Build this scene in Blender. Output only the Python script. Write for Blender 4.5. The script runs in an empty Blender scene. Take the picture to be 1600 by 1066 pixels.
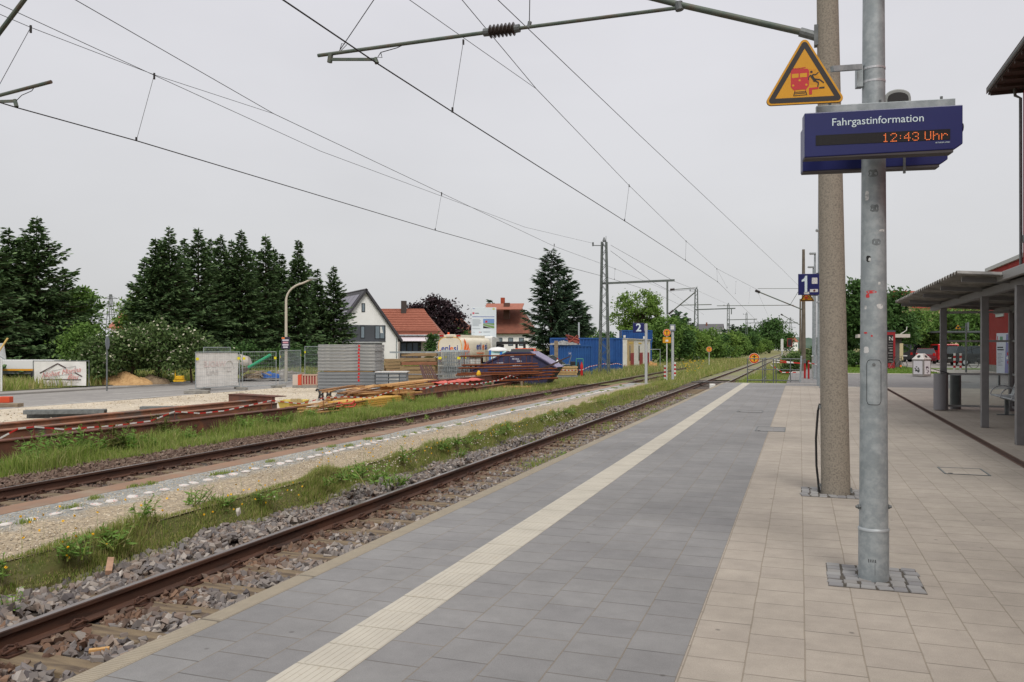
import bpy, math, random
import numpy as np
from mathutils import Vector, Matrix
random.seed(7); RNG = np.random.default_rng(11)
R = math.radians
scene = bpy.context.scene
COL = scene.collection

# ------------------------------------------------------------------ camera
F_PX, YAW, EYE, HOR = 1291.0, R(19.2), 1.6, 543.0
SN, CS = math.sin(YAW), math.cos(YAW)
cam_d = bpy.data.cameras.new('camera'); cam = bpy.data.objects.new('camera', cam_d); COL.objects.link(cam)
cam.location = (0, 0, EYE); cam.rotation_euler = (R(90), 0, YAW)
cam_d.sensor_width = 36.0; cam_d.lens = 36.0 * F_PX / 1600.0
cam_d.shift_y = (HOR - 533.0) / 1600.0
cam_d.clip_start = 0.05; cam_d.clip_end = 6000
scene.camera = cam

# ------------------------------------------------------------------ sky, sun, exposure
SUN_EL, SUN_AZ = R(50), R(152)      # azimuth clockwise from +Y
world = bpy.data.worlds.new('World'); scene.world = world; world.use_nodes = True
nt = world.node_tree; nt.nodes.clear()
wo = nt.nodes.new('ShaderNodeOutputWorld'); bg = nt.nodes.new('ShaderNodeBackground')
sky = nt.nodes.new('ShaderNodeTexSky'); sky.sky_type = 'NISHITA'; sky.sun_disc = False
sky.sun_elevation = SUN_EL; sky.sun_rotation = SUN_AZ; sky.dust_density = 4.0; sky.air_density = 1.2
tc = nt.nodes.new('ShaderNodeTexCoord')
sep = nt.nodes.new('ShaderNodeSeparateXYZ'); nt.links.new(tc.outputs['Generated'], sep.inputs[0])
rmp = nt.nodes.new('ShaderNodeValToRGB'); nt.links.new(sep.outputs['Z'], rmp.inputs[0])
rmp.color_ramp.elements[0].position = 0.0; rmp.color_ramp.elements[0].color = (6.6, 6.66, 6.7, 1)
rmp.color_ramp.elements[1].position = 0.42; rmp.color_ramp.elements[1].color = (7.6, 7.52, 7.95, 1)
el_ = rmp.color_ramp.elements.new(1.0); el_.color = (13, 12.9, 12.8, 1)      # overcast: brightest overhead
nz = nt.nodes.new('ShaderNodeTexNoise'); nz.inputs['Scale'].default_value = 1.7; nz.inputs['Detail'].default_value = 5
mp = nt.nodes.new('ShaderNodeMapping'); mp.inputs['Scale'].default_value = (1, 1, 2.6)
nt.links.new(tc.outputs['Generated'], mp.inputs[0]); nt.links.new(mp.outputs[0], nz.inputs['Vector'])
mr = nt.nodes.new('ShaderNodeMapRange'); mr.inputs[1].default_value = .3; mr.inputs[2].default_value = .7
mr.inputs[3].default_value = .92; mr.inputs[4].default_value = 1.055
nt.links.new(nz.outputs[0], mr.inputs[0])
vm = nt.nodes.new('ShaderNodeVectorMath'); vm.operation = 'SCALE'
nt.links.new(rmp.outputs[0], vm.inputs[0]); nt.links.new(mr.outputs[0], vm.inputs['Scale'])
mix = nt.nodes.new('ShaderNodeMixRGB'); mix.inputs[0].default_value = 0.94
nt.links.new(sky.outputs[0], mix.inputs[1]); nt.links.new(vm.outputs[0], mix.inputs[2])
nt.links.new(mix.outputs[0], bg.inputs['Color']); bg.inputs['Strength'].default_value = 0.1
nt.links.new(bg.outputs[0], wo.inputs['Surface'])

sun_d = bpy.data.lights.new('sun', 'SUN'); sun_d.energy = 2.0; sun_d.angle = R(22); sun_d.color = (1, .96, .9)
sun = bpy.data.objects.new('sun', sun_d); COL.objects.link(sun)
sdir = Vector((math.sin(SUN_AZ) * math.cos(SUN_EL), math.cos(SUN_AZ) * math.cos(SUN_EL), math.sin(SUN_EL)))
sun.rotation_euler = sdir.to_track_quat('Z', 'Y').to_euler(); sun.location = sdir * 60
scene.view_settings.view_transform = 'Standard'; scene.view_settings.look = 'None'
scene.view_settings.exposure = 0.0; scene.view_settings.gamma = 1.0
scene.view_settings.use_curve_mapping = False

# ------------------------------------------------------------------ helpers: pixel -> true place
def ray(px, py):
    u = (px - 800) / F_PX; w = (HOR - py) / F_PX
    return Vector((u * CS - SN, u * SN + CS, w))
def P(px, py, X=None, Y=None, z=None, d=None):
    r = ray(px, py)
    if d is None:
        d = X / r.x if X is not None else (Y / r.y if Y is not None else (z - EYE) / r.z)
    return Vector((0, 0, EYE)) + r * d
YZ = -0.70                      # yard level
def G(px, py, z=YZ): return P(px, py, z=z)
def D(px, Z, z=YZ):             # a place at depth Z in the direction of column px, at height z
    p = P(px, HOR, d=Z); return Vector((p.x, p.y, z))

# ------------------------------------------------------------------ materials
def lin(c):
    c = c / 255.0
    return c / 12.92 if c <= .04045 else ((c + .055) / 1.055) ** 2.4
def C(r, g, b, k=1.0): return (lin(r) * k, lin(g) * k, lin(b) * k, 1)
MATS = {}
def M(name, col, rough=.75, metal=0.0, col2=None, scale=6, lo=.35, hi=.65, island=0.0, bump=0.0, bscale=40,
      spec=.4, col3=None, scale3=1.5, lo3=.5, hi3=.7, stretch=None, transl=0.0, bdist=.01):
    if name in MATS: return MATS[name]
    m = bpy.data.materials.new(name); MATS[name] = m; m.use_nodes = True
    t = m.node_tree; b = t.nodes['Principled BSDF']
    b.inputs['Roughness'].default_value = rough; b.inputs['Metallic'].default_value = metal
    b.inputs['Specular IOR Level'].default_value = spec
    co = t.nodes.new('ShaderNodeTexCoord'); src = co.outputs['Object']
    if stretch:
        mp = t.nodes.new('ShaderNodeMapping'); mp.inputs['Scale'].default_value = stretch
        t.links.new(src, mp.inputs[0]); src = mp.outputs[0]
    def noise(sc, det=6):
        n = t.nodes.new('ShaderNodeTexNoise'); n.inputs['Scale'].default_value = sc; n.inputs['Detail'].default_value = det
        n.inputs['Roughness'].default_value = .65
        t.links.new(src, n.inputs['Vector']); return n
    rgb = t.nodes.new('ShaderNodeRGB'); rgb.outputs[0].default_value = col; cur = rgb.outputs[0]
    def blend(cur, c2, sc, lo, hi):
        n = noise(sc); r = t.nodes.new('ShaderNodeMapRange'); r.inputs[1].default_value = lo; r.inputs[2].default_value = hi
        t.links.new(n.outputs[0], r.inputs[0])
        x = t.nodes.new('ShaderNodeMixRGB'); x.inputs[2].default_value = c2
        t.links.new(r.outputs[0], x.inputs[0]); t.links.new(cur, x.inputs[1]); return x.outputs[0]
    if col2: cur = blend(cur, col2, scale, lo, hi)
    if col3: cur = blend(cur, col3, scale3, lo3, hi3)
    if island:
        g = t.nodes.new('ShaderNodeNewGeometry'); r = t.nodes.new('ShaderNodeMapRange')
        r.inputs[3].default_value = 1 - island; r.inputs[4].default_value = 1 + island
        t.links.new(g.outputs['Random Per Island'], r.inputs[0])
        v = t.nodes.new('ShaderNodeVectorMath'); v.operation = 'SCALE'
        t.links.new(cur, v.inputs[0]); t.links.new(r.outputs[0], v.inputs['Scale']); cur = v.outputs[0]
    t.links.new(cur, b.inputs['Base Color'])
    if bump:
        n = noise(bscale, 4); bp = t.nodes.new('ShaderNodeBump'); bp.inputs['Strength'].default_value = bump
        bp.inputs['Distance'].default_value = bdist
        t.links.new(n.outputs[0], bp.inputs['Height']); t.links.new(bp.outputs[0], b.inputs['Normal'])
    if transl:
        tr = t.nodes.new('ShaderNodeBsdfTranslucent'); t.links.new(cur, tr.inputs[0])
        mx = t.nodes.new('ShaderNodeMixShader'); mx.inputs[0].default_value = transl
        t.links.new(b.outputs[0], mx.inputs[1]); t.links.new(tr.outputs[0], mx.inputs[2])
        t.links.new(mx.outputs[0], t.nodes['Material Output'].inputs[0])
    return m
def island_ramp(name, cols, rough=.8, transl=0.0, spec=.3):
    """each loose piece takes one of several colours"""
    if name in MATS: return MATS[name]
    m = bpy.data.materials.new(name); MATS[name] = m; m.use_nodes = True
    t = m.node_tree; b = t.nodes['Principled BSDF']; b.inputs['Roughness'].default_value = rough
    b.inputs['Specular IOR Level'].default_value = spec
    g = t.nodes.new('ShaderNodeNewGeometry'); r = t.nodes.new('ShaderNodeValToRGB')
    e = r.color_ramp.elements
    for i, c in enumerate(cols):
        p = i / (len(cols) - 1)
        el = e[0] if i == 0 else (e[-1] if i == len(cols) - 1 else e.new(p))
        el.position = p; el.color = c
    t.links.new(g.outputs['Random Per Island'], r.inputs[0]); t.links.new(r.outputs[0], b.inputs['Base Color'])
    if transl:
        tr = t.nodes.new('ShaderNodeBsdfTranslucent'); t.links.new(r.outputs[0], tr.inputs[0])
        mx = t.nodes.new('ShaderNodeMixShader'); mx.inputs[0].default_value = transl
        t.links.new(b.outputs[0], mx.inputs[1]); t.links.new(tr.outputs[0], mx.inputs[2])
        t.links.new(mx.outputs[0], t.nodes['Material Output'].inputs[0])
    return m
def glass(name, tint=(.9, .95, .93, 1)):
    if name in MATS: return MATS[name]
    m = bpy.data.materials.new(name); MATS[name] = m; m.use_nodes = True; t = m.node_tree; t.nodes.clear()
    o = t.nodes.new('ShaderNodeOutputMaterial'); tr = t.nodes.new('ShaderNodeBsdfTransparent'); tr.inputs[0].default_value = tint
    gl = t.nodes.new('ShaderNodeBsdfGlossy'); gl.inputs['Roughness'].default_value = .03
    fr = t.nodes.new('ShaderNodeFresnel'); fr.inputs[0].default_value = 1.3
    mx = t.nodes.new('ShaderNodeMixShader'); t.links.new(fr.outputs[0], mx.inputs[0])
    t.links.new(tr.outputs[0], mx.inputs[1]); t.links.new(gl.outputs[0], mx.inputs[2]); t.links.new(mx.outputs[0], o.inputs[0])
    return m
def emit(name, col, k):
    m = bpy.data.materials.new(name); MATS[name] = m; m.use_nodes = True
    b = m.node_tree.nodes['Principled BSDF']; b.inputs['Base Color'].default_value = col
    b.inputs['Emission Color'].default_value = col; b.inputs['Emission Strength'].default_value = k
    return m

# ------------------------------------------------------------------ helpers: meshes and things
class MB:
    def __init__(s): s.v = []; s.f = []; s.m = []
    def add(s, vs, fs, mi=0):
        k = len(s.v); s.v += [tuple(v) for v in vs]
        for f in fs: s.f.append(tuple(i + k for i in f)); s.m.append(mi)
        return s
    def box(s, x0, x1, y0, y1, z0, z1, mi=0, mtx=None):
        vs = [Vector((x, y, z)) for z in (z0, z1) for y in (y0, y1) for x in (x0, x1)]
        if mtx is not None: vs = [mtx @ v for v in vs]
        return s.add(vs, [(0, 2, 3, 1), (4, 5, 7, 6), (0, 1, 5, 4), (2, 6, 7, 3), (0, 4, 6, 2), (1, 3, 7, 5)], mi)
    def bar(s, a, b, w, h, mi=0, up=Vector((0, 0, 1))):
        """box beam from a to b, w wide, h high, centred"""
        a = Vector(a); b = Vector(b); t = (b - a).normalized()
        sd = t.cross(up)
        if sd.length < 1e-4: sd = Vector((1, 0, 0))
        sd.normalize(); u = sd.cross(t)
        vs = [p + sd * (w / 2 * i) + u * (h / 2 * j) for p in (a, b) for i, j in ((-1, -1), (1, -1), (1, 1), (-1, 1))]
        return s.add(vs, [(0, 1, 2, 3), (7, 6, 5, 4), (0, 4, 5, 1), (1, 5, 6, 2), (2, 6, 7, 3), (3, 7, 4, 0)], mi)
    def cyl(s, a, b, r0, r1=None, n=12, mi=0, cap=True):
        r1 = r0 if r1 is None else r1
        return s.tube([a, b], [r0, r1], n, mi, cap)
    def tube(s, pts, r, n=6, mi=0, cap=True, mis=None):
        pts = [Vector(p) for p in pts]; N = len(pts)
        rs = r if isinstance(r, (list, tuple)) else [r] * N
        vs = []; prev = None
        for i, p in enumerate(pts):
            t = (pts[min(i + 1, N - 1)] - pts[max(i - 1, 0)]).normalized()
            if prev is None:
                ref = Vector((0, 0, 1)) if abs(t.z) < .9 else Vector((1, 0, 0))
                sd = t.cross(ref).normalized()
            else:
                sd = prev - t * prev.dot(t); sd.normalize()
            prev = sd; u = sd.cross(t)
            for k in range(n):
                a = 2 * math.pi * k / n
                vs.append(p + (sd * math.cos(a) + u * math.sin(a)) * rs[i])
        k0 = len(s.v); s.v += [tuple(v) for v in vs]
        for i in range(N - 1):
            for k in range(n):
                k2 = (k + 1) % n
                s.f.append((k0 + i * n + k, k0 + (i + 1) * n + k, k0 + (i + 1) * n + k2, k0 + i * n + k2))
                s.m.append(mis[i] if mis else mi)
        if cap:
            s.f.append(tuple(k0 + k for k in range(n))); s.m.append(mi)
            s.f.append(tuple(k0 + (N - 1) * n + k for k in reversed(range(n)))); s.m.append(mi)
        return s
    def prism(s, poly, y0, y1, mi=0, mtx=None, axis='y'):
        """polygon in (x,z) extruded along y (axis='z': polygon in (x,y) extruded in z)"""
        n = len(poly)
        if axis == 'y': vs = [Vector((p[0], y, p[1])) for y in (y0, y1) for p in poly]
        elif axis == 'x': vs = [Vector((y, p[0], p[1])) for y in (y0, y1) for p in poly]
        else: vs = [Vector((p[0], p[1], y)) for y in (y0, y1) for p in poly]
        if mtx is not None: vs = [mtx @ v for v in vs]
        fs = [tuple(range(n)), tuple(reversed(range(n, 2 * n)))]
        fs += [(i, i + n, (i + 1) % n + n, (i + 1) % n) for i in range(n)]
        return s.add(vs, fs, mi)
    def lathe(s, prof, c=(0, 0, 0), n=16, mi=0):
        vs = []; N = len(prof)
        for r, z in prof:
            for k in range(n):
                a = 2 * math.pi * k / n; vs.append((c[0] + r * math.cos(a), c[1] + r * math.sin(a), c[2] + z))
        fs = [(i * n + k, i * n + (k + 1) % n, (i + 1) * n + (k + 1) % n, (i + 1) * n + k) for i in range(N - 1) for k in range(n)]
        fs.append(tuple(reversed(range(n)))); fs.append(tuple((N - 1) * n + k for k in range(n)))
        return s.add(vs, fs, mi)
    def quad(s, a, b, c, d, mi=0): return s.add([a, b, c, d], [(0, 1, 2, 3)], mi)
    def build(s, name, mat, parent=None, smooth=False, loc=None, rz=0, bevel=0):
        me = bpy.data.meshes.new(name); me.from_pydata(s.v, [], s.f); me.update()
        for mm in (mat if isinstance(mat, (list, tuple)) else [mat]): me.materials.append(mm)
        if isinstance(mat, (list, tuple)) and len(mat) > 1: me.polygons.foreach_set('material_index', s.m)
        import bmesh
        bm = bmesh.new(); bm.from_mesh(me); bmesh.ops.recalc_face_normals(bm, faces=bm.faces); bm.to_mesh(me); bm.free()
        o = bpy.data.objects.new(name, me); COL.objects.link(o)
        if parent is not None: o.parent = parent
        if loc is not None: o.location = loc
        o.rotation_euler = (0, 0, rz)
        if smooth:
            me.polygons.foreach_set('use_smooth', [True] * len(me.polygons))
            me.set_sharp_from_angle(angle=R(35))
        if bevel:
            b = o.modifiers.new('bevel', 'BEVEL'); b.width = bevel; b.segments = 2; b.limit_method = 'ANGLE'
        return o
def np_mesh(name, V, faces, mat, parent=None, smooth=False):
    """V (n,3) array; faces: list of (k,m) int arrays (m = 3 or 4)"""
    me = bpy.data.meshes.new(name); me.vertices.add(len(V)); me.vertices.foreach_set('co', np.asarray(V, np.float32).ravel())
    tot = np.concatenate([np.full(len(f), f.shape[1], np.int32) for f in faces]); idx = np.concatenate([f.ravel() for f in faces]).astype(np.int32)
    me.loops.add(len(idx)); me.loops.foreach_set('vertex_index', idx)
    me.polygons.add(len(tot)); me.polygons.foreach_set('loop_start', np.concatenate([[0], np.cumsum(tot)[:-1]]).astype(np.int32))
    me.update(calc_edges=True); me.materials.append(mat)
    me.polygons.foreach_set('use_smooth', np.full(len(tot), bool(smooth)))
    o = bpy.data.objects.new(name, me); COL.objects.link(o)
    if parent is not None: o.parent = parent
    return o
def tag(o, label, cat, group=None, kind=None):
    if label: o['label'] = label
    if cat: o['category'] = cat
    if group: o['group'] = group
    if kind: o['kind'] = kind
    return o
def T(name, label, cat, loc=(0, 0, 0), rz=0, group=None):
    o = bpy.data.objects.new(name, None); COL.objects.link(o); o.location = loc; o.rotation_euler = (0, 0, rz)
    o.empty_display_size = .2
    return tag(o, label, cat, group)
def ST(o, label=None):
    o['kind'] = 'structure'
    if label: o['label'] = label
    return o
def STUFF(o, label, cat):
    return tag(o, label, cat, kind='stuff')
def copy_tree(o, parent=None):
    c = o.copy(); COL.objects.link(c)
    if parent is not None: c.parent = parent
    for ch in list(o.children): copy_tree(ch, c)
    return c
def put(proto, used, loc, rz=0, label=None, scale=None):
    o = proto if not used else copy_tree(proto)
    o.location = loc; o.rotation_euler = (0, 0, rz)
    if label: o['label'] = label
    if scale: o.scale = scale if isinstance(scale, tuple) else (scale,) * 3
    return o
def text(name, s, size, mat, parent, mtx, align='CENTER', ext=.001, shear=0, bold=0.0, sx=1.0):
    cu = bpy.data.curves.new(name, 'FONT'); cu.body = s; cu.size = size; cu.align_x = align; cu.align_y = 'CENTER'
    cu.extrude = ext; cu.shear = shear; cu.offset = bold; cu.resolution_u = 3
    t = bpy.data.objects.new(name, cu); COL.objects.link(t)
    dg = bpy.context.evaluated_depsgraph_get(); me = bpy.data.meshes.new_from_object(t.evaluated_get(dg))
    bpy.data.objects.remove(t); bpy.data.curves.remove(cu)
    me.transform(mtx @ Matrix.Diagonal((sx, 1, 1, 1))); me.materials.clear(); me.materials.append(mat)
    o = bpy.data.objects.new(name, me); COL.objects.link(o); o.parent = parent
    return o
FACE = Matrix.Rotation(R(90), 4, 'X')          # text upright in the xz plane, read from -y
def face_at(x, y, z, rz=0, tilt=0): return Matrix.Translation((x, y, z)) @ Matrix.Rotation(rz, 4, 'Z') @ FACE @ Matrix.Rotation(tilt, 4, 'Z')

galv = M('galvanised_steel', C(146, 154, 157), .5, .25, C(168, 175, 177), 14, .42, .62, col3=C(130, 138, 140), scale3=3, bump=.06, bscale=60)
galv_d = M('dull_steel', C(95, 99, 100), .6, .3, C(120, 124, 124), 8)
dark_steel = M('dark_green_steel', C(72, 80, 76), .6, .2, C(92, 96, 90), 9)
black = M('black_rubber', C(26, 26, 27), .6)
blackm = M('black_matt', C(33, 33, 34), .7)
white = M('white_paint', C(226, 226, 222), .5, col2=C(205, 205, 200), scale=3)
red = M('red_paint', C(190, 32, 34), .5, col2=C(160, 26, 28), scale=5)
concrete = M('concrete', C(150, 147, 140), .9, col2=C(125, 122, 116), scale=5, bump=.2, bscale=60)
rust = M('rusty_steel', C(146, 98, 72), .85, col2=C(106, 74, 58), scale=3, lo=.35, hi=.65, col3=C(105, 92, 84), scale3=1.2, lo3=.52, hi3=.62, bump=.2, bscale=50, stretch=(1, .35, 1))
rust_dk = M('dark_rusty_steel', C(108, 68, 54), .85, col2=C(82, 58, 52), scale=3, col3=C(132, 84, 58), scale3=2, lo3=.56, hi3=.7, bump=.15, bscale=50, stretch=(1, .35, 1))

# ================================================================== SETTING
def paving(name, c1, c2, mortar, size=.30, speck=.12, dirt=.16, msize=.0045, dark=(70, 66, 62), row=.309, x0=0.0):
    m = bpy.data.materials.new(name); MATS[name] = m; m.use_nodes = True; t = m.node_tree; b = t.nodes['Principled BSDF']
    b.inputs['Roughness'].default_value = .82; b.inputs['Specular IOR Level'].default_value = .3
    co = t.nodes.new('ShaderNodeTexCoord'); sp = t.nodes.new('ShaderNodeSeparateXYZ'); cb = t.nodes.new('ShaderNodeCombineXYZ')
    t.links.new(co.outputs['Object'], sp.inputs[0])
    # slight waviness of the joints
    wv = t.nodes.new('ShaderNodeTexNoise'); wv.inputs['Scale'].default_value = 2.5; t.links.new(co.outputs['Object'], wv.inputs['Vector'])
    ma = t.nodes.new('ShaderNodeMath'); ma.operation = 'MULTIPLY_ADD'; ma.inputs[1].default_value = .010
    xs = t.nodes.new('ShaderNodeMath'); xs.operation = 'SUBTRACT'; xs.inputs[1].default_value = x0 + .005; t.links.new(sp.outputs['X'], xs.inputs[0])
    t.links.new(wv.outputs[0], ma.inputs[0]); t.links.new(xs.outputs[0], ma.inputs[2])
    t.links.new(sp.outputs['Y'], cb.inputs['X']); t.links.new(ma.outputs[0], cb.inputs['Y'])
    br = t.nodes.new('ShaderNodeTexBrick'); br.offset = .5
    br.inputs['Scale'].default_value = 1.0; br.inputs['Brick Width'].default_value = size * 1.0; br.inputs['Row Height'].default_value = row
    br.inputs['Mortar Size'].default_value = msize; br.inputs['Mortar Smooth'].default_value = .4; br.inputs['Bias'].default_value = 0
    br.inputs['Color1'].default_value = c1; br.inputs['Color2'].default_value = c2; br.inputs['Mortar'].default_value = mortar
    t.links.new(cb.outputs[0], br.inputs['Vector'])
    def mr(src, a, b_, c, d):
        r = t.nodes.new('ShaderNodeMapRange'); r.inputs[1].default_value = a; r.inputs[2].default_value = b_; r.inputs[3].default_value = c; r.inputs[4].default_value = d
        t.links.new(src, r.inputs[0]); return r.outputs[0]
    def scale(col, f):
        v = t.nodes.new('ShaderNodeVectorMath'); v.operation = 'SCALE'; t.links.new(col, v.inputs[0]); t.links.new(f, v.inputs['Scale']); return v.outputs[0]
    def noise(s, d=6, r=.6):
        n = t.nodes.new('ShaderNodeTexNoise'); n.inputs['Scale'].default_value = s; n.inputs['Detail'].default_value = d; n.inputs['Roughness'].default_value = r
        t.links.new(co.outputs['Object'], n.inputs['Vector']); return n.outputs[0]
    cur = scale(br.outputs['Color'], mr(noise(160, 3), .3, .7, 1 - speck, 1 + speck))
    cur = scale(cur, mr(noise(.55), .3, .72, 1 - dirt, 1 + dirt * .5))
    cur = scale(cur, mr(noise(5, 8, .75), .35, .68, 1 - dirt * .6, 1.05))
    def math_(op, a, b_=None, c=None):
        n = t.nodes.new('ShaderNodeMath'); n.operation = op
        for i, q in enumerate((a, b_, c)):
            if q is None: continue
            if isinstance(q, (int, float)): n.inputs[i].default_value = q
            else: t.links.new(q, n.inputs[i])
        return n.outputs[0]
    odd = math_('MODULO', math_('FLOOR', math_('DIVIDE', ma.outputs[0], row)), 2.0)      # open cross joints, their shadow painted in, darker than the sanded long ones
    fr = math_('FRACT', math_('ADD', math_('DIVIDE', sp.outputs['Y'], size), math_('MULTIPLY_ADD', odd, -.5, .5)))
    edge = math_('MINIMUM', fr, math_('SUBTRACT', 1.0, fr))
    jm = math_('MULTIPLY', mr(edge, .008, .022, 1, 0), mr(noise(1.9, 3), .38, .62, .15, .95))
    xj = t.nodes.new('ShaderNodeMixRGB'); xj.inputs[2].default_value = tuple(v * .40 for v in c1[:3]) + (1,); t.links.new(jm, xj.inputs[0]); t.links.new(cur, xj.inputs[1]); cur = xj.outputs[0]
    vo = t.nodes.new('ShaderNodeTexVoronoi'); vo.inputs['Scale'].default_value = 3.1; vo.inputs['Randomness'].default_value = 1
    t.links.new(co.outputs['Object'], vo.inputs['Vector'])
    mx = t.nodes.new('ShaderNodeMixRGB'); mx.inputs[2].default_value = C(*dark)
    t.links.new(mr(vo.outputs['Distance'], .03, .06, .55, 0), mx.inputs[0]); t.links.new(cur, mx.inputs[1])
    t.links.new(mx.outputs[0], b.inputs['Base Color'])
    bp = t.nodes.new('ShaderNodeBump'); bp.inputs['Strength'].default_value = .55; bp.inputs['Distance'].default_value = .004; bp.invert = True
    ad = t.nodes.new('ShaderNodeMath'); ad.operation = 'MULTIPLY_ADD'; ad.inputs[1].default_value = .35
    t.links.new(noise(220, 2), ad.inputs[0]); t.links.new(br.outputs['Fac'], ad.inputs[2])
    t.links.new(ad.outputs[0], bp.inputs['Height']); t.links.new(bp.outputs[0], b.inputs['Normal'])
    return m
def gravel_mat(name, cols, cell=28, grass=None, gscale=1.2, lo=.55, hi=.62, bump=.6, cols2=None, xs=0):
    m = bpy.data.materials.new(name); MATS[name] = m; m.use_nodes = True; t = m.node_tree; b = t.nodes['Principled BSDF']
    b.inputs['Roughness'].default_value = .95; b.inputs['Specular IOR Level'].default_value = .2
    co = t.nodes.new('ShaderNodeTexCoord')
    vo = t.nodes.new('ShaderNodeTexVoronoi'); vo.inputs['Scale'].default_value = cell; t.links.new(co.outputs['Object'], vo.inputs['Vector'])
    sp = t.nodes.new('ShaderNodeSeparateXYZ'); t.links.new(vo.outputs['Color'], sp.inputs[0])
    r = t.nodes.new('ShaderNodeValToRGB'); e = r.color_ramp.elements
    for i, c in enumerate(cols):
        el = e[0] if i == 0 else (e[-1] if i == len(cols) - 1 else e.new(i / (len(cols) - 1))); el.position = i / (len(cols) - 1); el.color = c
    t.links.new(sp.outputs[0], r.inputs[0]); rout = r.outputs[0]
    if cols2:                                             # a second gravel taking over gradually across the track
        r2 = t.nodes.new('ShaderNodeValToRGB'); e = r2.color_ramp.elements
        for i, c in enumerate(cols2):
            el = e[0] if i == 0 else (e[-1] if i == len(cols2) - 1 else e.new(i / (len(cols2) - 1))); el.position = i / (len(cols2) - 1); el.color = c
        t.links.new(sp.outputs[0], r2.inputs[0]); s2 = t.nodes.new('ShaderNodeSeparateXYZ'); t.links.new(co.outputs['Object'], s2.inputs[0])
        n3 = t.nodes.new('ShaderNodeTexNoise'); n3.inputs['Scale'].default_value = 2.2; n3.inputs['Detail'].default_value = 7; t.links.new(co.outputs['Object'], n3.inputs['Vector'])
        ad = t.nodes.new('ShaderNodeMath'); ad.operation = 'MULTIPLY_ADD'; ad.inputs[1].default_value = .9; t.links.new(n3.outputs[0], ad.inputs[0]); t.links.new(s2.outputs['X'], ad.inputs[2])
        m3 = t.nodes.new('ShaderNodeMapRange'); m3.inputs[1].default_value = xs + .25; m3.inputs[2].default_value = xs + .65; t.links.new(ad.outputs[0], m3.inputs[0])
        x3 = t.nodes.new('ShaderNodeMixRGB'); t.links.new(m3.outputs[0], x3.inputs[0]); t.links.new(rout, x3.inputs[1]); t.links.new(r2.outputs[0], x3.inputs[2]); rout = x3.outputs[0]
    n = t.nodes.new('ShaderNodeTexNoise'); n.inputs['Scale'].default_value = .7; n.inputs['Detail'].default_value = 8; n.inputs['Roughness'].default_value = .7
    t.links.new(co.outputs['Object'], n.inputs['Vector'])
    mp = t.nodes.new('ShaderNodeMapRange'); mp.inputs[1].default_value = .3; mp.inputs[2].default_value = .7; mp.inputs[3].default_value = .8; mp.inputs[4].default_value = 1.12
    t.links.new(n.outputs[0], mp.inputs[0])
    v = t.nodes.new('ShaderNodeVectorMath'); v.operation = 'SCALE'; t.links.new(rout, v.inputs[0]); t.links.new(mp.outputs[0], v.inputs['Scale'])
    cur = v.outputs[0]
    if grass:
        n2 = t.nodes.new('ShaderNodeTexNoise'); n2.inputs['Scale'].default_value = gscale; n2.inputs['Detail'].default_value = 9; n2.inputs['Roughness'].default_value = .7
        t.links.new(co.outputs['Object'], n2.inputs['Vector'])
        m2 = t.nodes.new('ShaderNodeMapRange'); m2.inputs[1].default_value = lo; m2.inputs[2].default_value = hi; t.links.new(n2.outputs[0], m2.inputs[0])
        x = t.nodes.new('ShaderNodeMixRGB'); x.inputs[2].default_value = grass; t.links.new(m2.outputs[0], x.inputs[0]); t.links.new(cur, x.inputs[1]); cur = x.outputs[0]
    t.links.new(cur, b.inputs['Base Color'])
    bp = t.nodes.new('ShaderNodeBump'); bp.inputs['Strength'].default_value = bump; bp.inputs['Distance'].default_value = .02
    t.links.new(vo.outputs['Distance'], bp.inputs['Height']); bp.invert = True; t.links.new(bp.outputs[0], b.inputs['Normal'])
    return m
def strip(name, xs, zs, y0, y1, mat, ny=1, jit=0):
    """a long sheet along the track with a given cross section"""
    ys = np.linspace(y0, y1, ny + 1); V = []; nx = len(xs)
    for y in ys:
        for x, z in zip(xs, zs): V.append((x, y, z + (RNG.normal() * jit if jit else 0)))
    F = [[i * nx + j, i * nx + j + 1, (i + 1) * nx + j + 1, (i + 1) * nx + j] for i in range(ny) for j in range(nx - 1)]
    return ST(np_mesh(name, np.array(V), [np.array(F)], mat))

m_grey = paving('grey_paving', C(136, 135, 134), C(129, 128, 128), C(131, 123, 112), dirt=.2, x0=-2.105 - .3084 * 4, row=.3084)
m_grey2 = paving('grey_paving_edge', C(136, 135, 134), C(129, 128, 128), C(131, 123, 112), dirt=.2, x0=-3.204 - .313 * 4, row=.313)
m_tan = paving('tan_paving', C(169, 160, 148), C(164, 155, 144), C(147, 137, 123), dirt=.22, row=.289, x0=.026 - .289 * 8)
m_band = paving('band_paving', C(128, 126, 125), C(122, 120, 119), C(105, 102, 99), size=.2, row=.2, dirt=.1)
TANG = [C(172, 156, 132), C(146, 132, 112), C(192, 176, 150), C(134, 124, 110), C(164, 148, 124)]
m_gravel_grey = gravel_mat('grey_gravel', [C(150, 151, 148), C(128, 129, 126), C(172, 172, 168), C(138, 136, 128)], 34, C(120, 122, 80), 1.3, .66, .8, .6, TANG, -8.2)
m_yard = gravel_mat('yard_gravel', [C(196, 184, 164), C(174, 162, 144), C(206, 196, 178), C(184, 170, 150)], 16, C(164, 150, 130), .25, .5, .75, bump=.3)
m_ballast = gravel_mat('ballast_bed', [C(74, 66, 61), C(96, 90, 85), C(58, 52, 48), C(84, 74, 66), C(106, 98, 91)], 17, C(110, 74, 58), .6, .52, .7)  # bed colours darkened to paint in the shade between stones
m_grass = M('grass_ground', C(92, 106, 48, .8), .95, col2=C(120, 112, 66, .8), scale=.35, col3=C(70, 92, 40, .8), scale3=2.0, bump=.5, bscale=12)
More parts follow.
